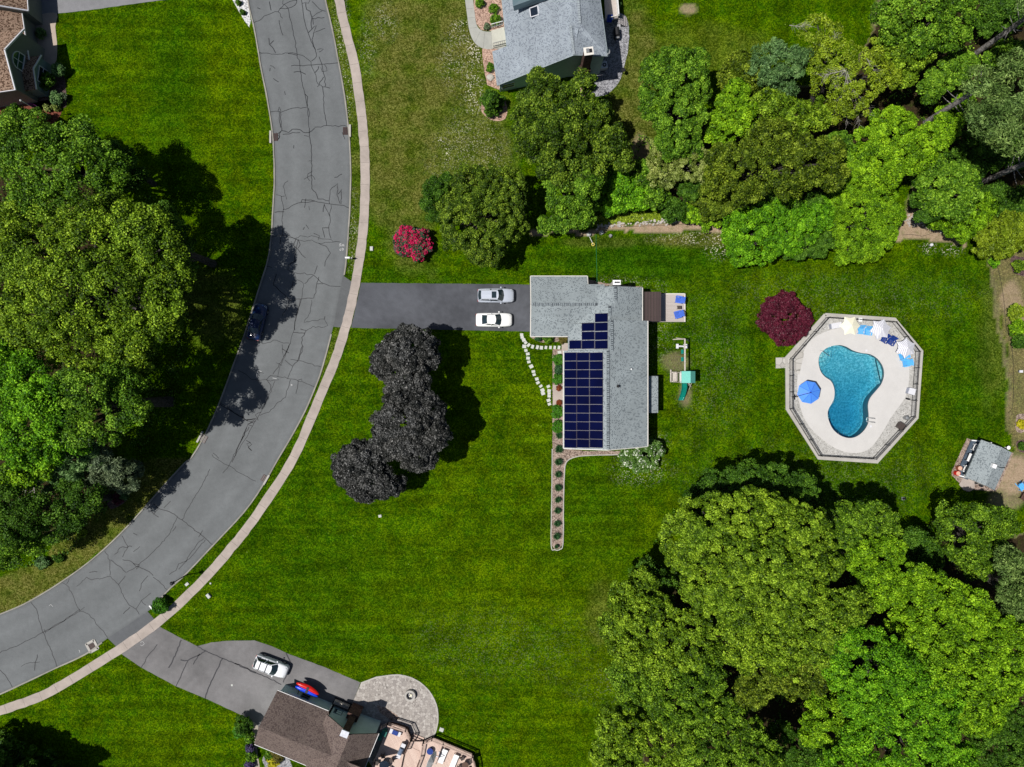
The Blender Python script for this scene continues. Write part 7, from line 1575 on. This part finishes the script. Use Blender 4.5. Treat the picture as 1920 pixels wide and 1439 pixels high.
U('maple_tree','dark green tree in the bottom right corner',[(1870,1380,38,10),(1905,1360,32,10.5),(1890,1420,42,10),(1850,1420,32,9)],10.5,'deep')
U('maple_tree','shaded tree on the bottom edge between the olive and lime crowns',[(1500,1420,40,9),(1460,1390,30,8.5),(1540,1430,36,9)],9,'deep')
U('maple_tree','low dark tree in the shadow pocket near the hut lawn',[(1720,1020,28,6),(1745,1050,26,6),(1710,1060,22,6)],6,'deep',cr=.6)
# ---- garden shrubs
def shrub(px, py, r, h, kind, label, group=None, name='shrub', **k):
    kk = dict(trunk=False, leaf=.17, cr=.28, per=60, cover=1.5, low=-.1, rzf=.8, flat=.9); kk.update(k)
    bl = k.pop('bl', None) if 'bl' in k else None; kk.pop('bl', None)
    return tree(name, label, bl or [(px,py,r,h)], h, kind, 'shrub', group, **kk)
shrub(1475,597,48,3.4,'maroon','dark red Japanese maple beside the pool fence',name='red_maple',bl=[(1475,592,38,3.4),(1450,600,26,2.8),(1500,600,26,2.8),(1470,620,28,2.6),(1480,572,24,2.8),(1455,580,22,2.9),(1497,618,18,2.4)],leaf=.20,cr=.38,per=80)
shrub(772,451,33,2.2,'rhodo','rhododendron covered in crimson flowers on the upper lawn',bl=[(765,442,20,2.2),(785,448,20,2.2),(760,462,18,2.0),(782,466,20,2.0),(795,462,14,1.8),(752,448,14,1.8)],leaf=.22,cr=.32)
shrub(1203,853,38,2.6,'white','white blossoming shrub at the lower corner of the grey house',bl=[(1185,853,22,2.4),(1210,850,26,2.6),(1225,845,20,2.3),(1195,865,20,1.9),(1215,868,18,1.7),(1180,845,14,2.0)],leaf=.22,cr=.36)
gb = 'clipped round shrubs along the front wall'
for px, py, r, lb in ((1048,675,11,'topmost clipped green ball below the front door slab'),(1047,711,10.5,'clipped green ball just above the front stoop'),(1046,772,12,'largest clipped green ball just below the front stoop'),(1047,801,11.5,'lowest clipped green ball beside the solar roof')):
    shrub(px,py,r,1.0,'ball',lb,gb,leaf=.11,cr=.16,per=45,name='ball_shrub')
for px, py, r, k, lb in ((1009,635.5,5.5,'grassy','small dark shrub at the garage end of the front bed'),(1029,636,9,'green','middle green shrub of the bed under the garage wall'),(1023,633.5,6,'deep','dark small shrub between two green ones in the front bed'),(1055,637,8,'bronze','bronze leaved shrub by the corner of the garage wall'),(1048,693,9,'grassy','feathery blue green shrub between the two upper green balls')):
    shrub(px,py,r,.8,k,lb,'shrubs in the front bed',leaf=.12,cr=.18,per=45)
for px, py, lb in ((1048,727.5,'copper leaved potted plant at the top of the front stoop'),(1048.5,755.5,'copper leaved potted plant at the bottom of the front stoop')): shrub(px,py,4.8,.7,'copper',lb,'copper plants on the front stoop',leaf=.1,cr=.14)
def tuft(px, py, r, label, group):
    TSEED[0] += 1; rs = np.random.RandomState(TSEED[0]); n = 420; a = rs.rand(n)*6.28; L = r*S*(.55+.5*rs.rand(n)); tilt = .35+.9*rs.rand(n)
    mid = np.stack([np.cos(a)*L*.45*np.sin(tilt), np.sin(a)*L*.45*np.sin(tilt), .12+.45*np.cos(tilt)], 1)
    d = np.stack([np.cos(a)*np.sin(tilt), np.sin(a)*np.sin(tilt), np.cos(tilt)*.7], 1); d /= np.linalg.norm(d, axis=1)[:, None]
    side = np.stack([-np.sin(a), np.cos(a), a*0], 1)*.022
    V = np.stack([mid-d*L[:, None]*.5, mid+side, mid+d*L[:, None]*.6, mid-side], 1).reshape(-1,3).astype(np.float32)
    me = bpy.data.meshes.new('grass_tuft'); me.vertices.add(4*n); me.vertices.foreach_set('co', V.ravel()); me.loops.add(4*n); me.loops.foreach_set('vertex_index', np.arange(4*n, dtype=np.int32)); me.polygons.add(n); me.polygons.foreach_set('loop_start', np.arange(0,4*n,4,dtype=np.int32))
    at = me.attributes.new('rnd','FLOAT','FACE'); at.data.foreach_set('value', rs.rand(n).astype(np.float32)); me.update(); me.materials.append(LF['grassy'])
    o = bpy.data.objects.new('grass_tuft', me); COL.objects.link(o); o.location = P(px,py); tag(o,label,'ornamental grass',group)
gt = 'ornamental grasses in the gravel strip'
for i, (px, py, r) in enumerate(((1048,817,9),(1047.5,842,11),(1047,866,10),(1046,889,9),(1046,914,9.5),(1045.5,937,8),(1045,957,8.5),(1044.5,981,9),(1043.5,1005,9.5),(1043,1024,5))):
    tuft(px,py,r,('grass tuft next to the lowest clipped ball','large grass tuft where the strip leaves the house','grass tuft at the bend of the side path','fourth grass tuft of the gravel strip','fifth grass tuft of the gravel strip, mid strip','sixth grass tuft of the gravel strip','seventh grass tuft of the gravel strip','third last grass tuft of the gravel strip','last full grass tuft before the end of the strip','tiny grass tuft at the rounded end of the strip')[i],gt)
gn = 'round bushes by the north house'
for px, py, r, lb in ((899,4,8.5,'round bush at the top of the pink bed near the curved path'),(926,15,9,'upper of two touching round bushes by the north house wall'),(930,36,10,'lower of two touching round bushes by the north house wall'),(919,126,7.5,'lone round bush in the pink bed below the stoop'),(1110,162,8,'bright green bush on the grey gravel by the dark chimney')): shrub(px,py,r,.9,'green',lb,gn,leaf=.13,cr=.2,per=50,name='round_bush')
shrub(913,49,6,.5,'grey','low grey tangled plant in the pink bed above the stoop',leaf=.12,cr=.16); shrub(1158,9,6,1.0,'teal','pale green shrub behind the white screen of the north house',leaf=.12,cr=.18)
for px, py, r, h, k, lb in ((108,130,12,1.6,'teal','pale blue green hosta clump beside the warm path'),(84,150,17,2.0,'deep','dark round bush in the shadow of the grey gable'),(103,184,12,1.4,'teal','dark blue green hosta clump near the yellow hostas'),(118,181,6,.9,'grey','small pale hosta at the lawn edge'),(88,203,6.5,.6,'pale','left of two yellow hostas in the red mulch'),(105,201,7,.6,'pale','right of two yellow hostas in the red mulch'),(88,219,5.5,.6,'pale','lowest yellow hosta in the red mulch'),(76,62,9,.9,'teal','blue green ground plant in the oval bed by the corner house'),(67,96,9,1.0,'deep','dark shrub below the oval bed by the corner house')):
    shrub(px,py,r,h,k,lb,'plants around the corner house',leaf=.16,cr=.24,per=50)
for px, py, r, h, k, lb in ((455,1362,16,2.2,'deep','large dark green rounded shrub at the old driveway edge'),(449,1374,11,1.4,'ball','bright green low shrub below the large dark one'),(467,1385,10,1.2,'green','green shrub between the dark shrub and the violet flowers'),(470,1420,10,1.1,'green','green shrub between two violet flower clumps'),(469,1404,8,.6,'violet','upper clump of violet flowers beside the tan path'),(468,1436,9,.6,'violet','lower clump of violet flowers at the bottom edge'),
    (512,1428,12,1.3,'gold','bright golden yellow shrub in the gravel of the lower house'),(522,1415,14,1.5,'bronze','bronze green shrub above the golden one'),(506,1418,9,1.1,'green','green shrub left of the bronze one'),(294,1136,0,0,'','')):
    if r: shrub(px,py,r,h,k,lb,'shrubs by the lower house',leaf=.17,cr=.26,per=55)
shrub(299,1138,15,1.5,'ball','spiky green bush behind the white mailbox at the old driveway',leaf=.26,asp=.3,cr=.3,style='needle')
for px, py, r, h, k, lb in ((1913,498,11,1.2,'oak','round green shrub in the dark mulch ring at the right edge'),(1908,585,15,1.5,'yellow','yellow green shrub at the right edge, upper'),(1912,615,16,1.6,'lime','lime green shrub at the right edge, middle'),(1917,640,14,1.8,'deep','dark green shrub at the right edge below the lime one'),(1917,797,8,.8,'gold','golden shrub at the right edge above the hut'),(1917,837,7,.7,'deep','small dark shrub at the right edge just above the hut'),(1866,492,9,.5,'vivid','small bright weed clump by the tan strip'),
    (222,936,11,.8,'maroon','dark red shrub in the little bed by the left road edge'),(232,932,7,.6,'teal','silver green plant beside the dark red shrub'),(78,1056,12,.8,'teal','blue green hosta in the shade above the road'),(152,1000,9,.7,'yellow','yellow leaved plant in the shaded ground left of the road'),(108,1048,8,.6,'deep','dark low plant right of the shaded hosta'),(1215,610,0,0,'','')):
    if r: shrub(px,py,r,h,k,lb,None,leaf=.18,cr=.28,per=50)
for px, py, lb in ((447,5,'upper dark plant in the white gravel by the road'),(455,23,'lower dark plant in the white gravel by the road')): shrub(px,py,5,.5,'deep',lb,'plants in the white gravel',leaf=.14,cr=.18)
# ---- ground cover, too dense to count
def cover_mesh(polys, n, leaf, hmax, kind, label, cat, seed, clump=0):
    rs = np.random.RandomState(seed); Cs = []
    for poly in polys:
        pw = pxs(poly); xs = [p[0] for p in pw]; ys = [p[1] for p in pw]; A = (max(xs)-min(xs))*(max(ys)-min(ys)); k = int(n*A)
        x = rs.uniform(min(xs),max(xs),k); y = rs.uniform(min(ys),max(ys),k); ok = inpoly(x, y, pw)
        f = np.sin(x*1.3+seed)+np.sin(y*1.7+x*.6)+np.sin(x*3.1-y*2.2)*.6
        if clump: ok &= (f+rs.normal(size=k)*.25) > clump-1
        x, y, f = x[ok], y[ok], f[ok]; z = hmax*np.clip(.35+.3*f, .1, 1)*(.5+.5*rs.rand(len(x))); Cs.append(np.stack([x,y,z],1))
    C = np.concatenate(Cs); m = len(C); Nn = rs.normal(size=(m,3))*.45+np.array([0,0,1]); Nn /= np.linalg.norm(Nn,axis=1)[:,None]
    me = leaf_mesh('ground_cover', C, Nn, leaf, .75, rs.rand(m), rs.rand(m), rs); me.materials.append(LF[kind]); o = bpy.data.objects.new('ground_cover', me); COL.objects.link(o); tag(o,label,cat,kind='stuff')
cover_mesh([[(1105,412),(1130,402),(1170,400),(1235,398),(1240,405),(1240,414),(1180,418),(1130,424),(1100,424)],[(1285,395),(1340,400),(1345,408),(1290,410)]], 230, .17, .45, 'yellow','yellow green ivy carpet behind the fieldstone edging','ivy',11)
cover_mesh([[(1195,255),(1240,265),(1245,330),(1225,380),(1185,375),(1180,320)],[(1560,330),(1620,340),(1600,370),(1540,360)],[(1690,330),(1780,310),(1790,400),(1720,380)],[(1640,185),(1700,170),(1760,200),(1740,230),(1680,225)],[(1780,80),(1900,60),(1930,330),(1800,320),(1740,260)],[(1330,380),(1560,360),(1560,420),(1340,430)]], 26, .24, .9, 'green','low green underbrush between the trees of the north east wood','underbrush',12,.9)
cover_mesh([[(1230,1000),(1300,900),(1540,900),(1700,985),(1940,975),(1940,1460),(1130,1460),(1150,1150)]], 12, .26, 1.0, 'deep','dark underbrush below the south east wood','underbrush',13,1.2)
cover_mesh([[(-20,300),(330,380),(360,560),(330,760),(260,860),(230,930),(130,1010),(-20,1050)],[(-20,900),(220,900),(200,960),(120,1050),(-20,1075)]], 16, .26, .6, 'deep','dark underbrush below the trees left of the road','underbrush',14,1.1)
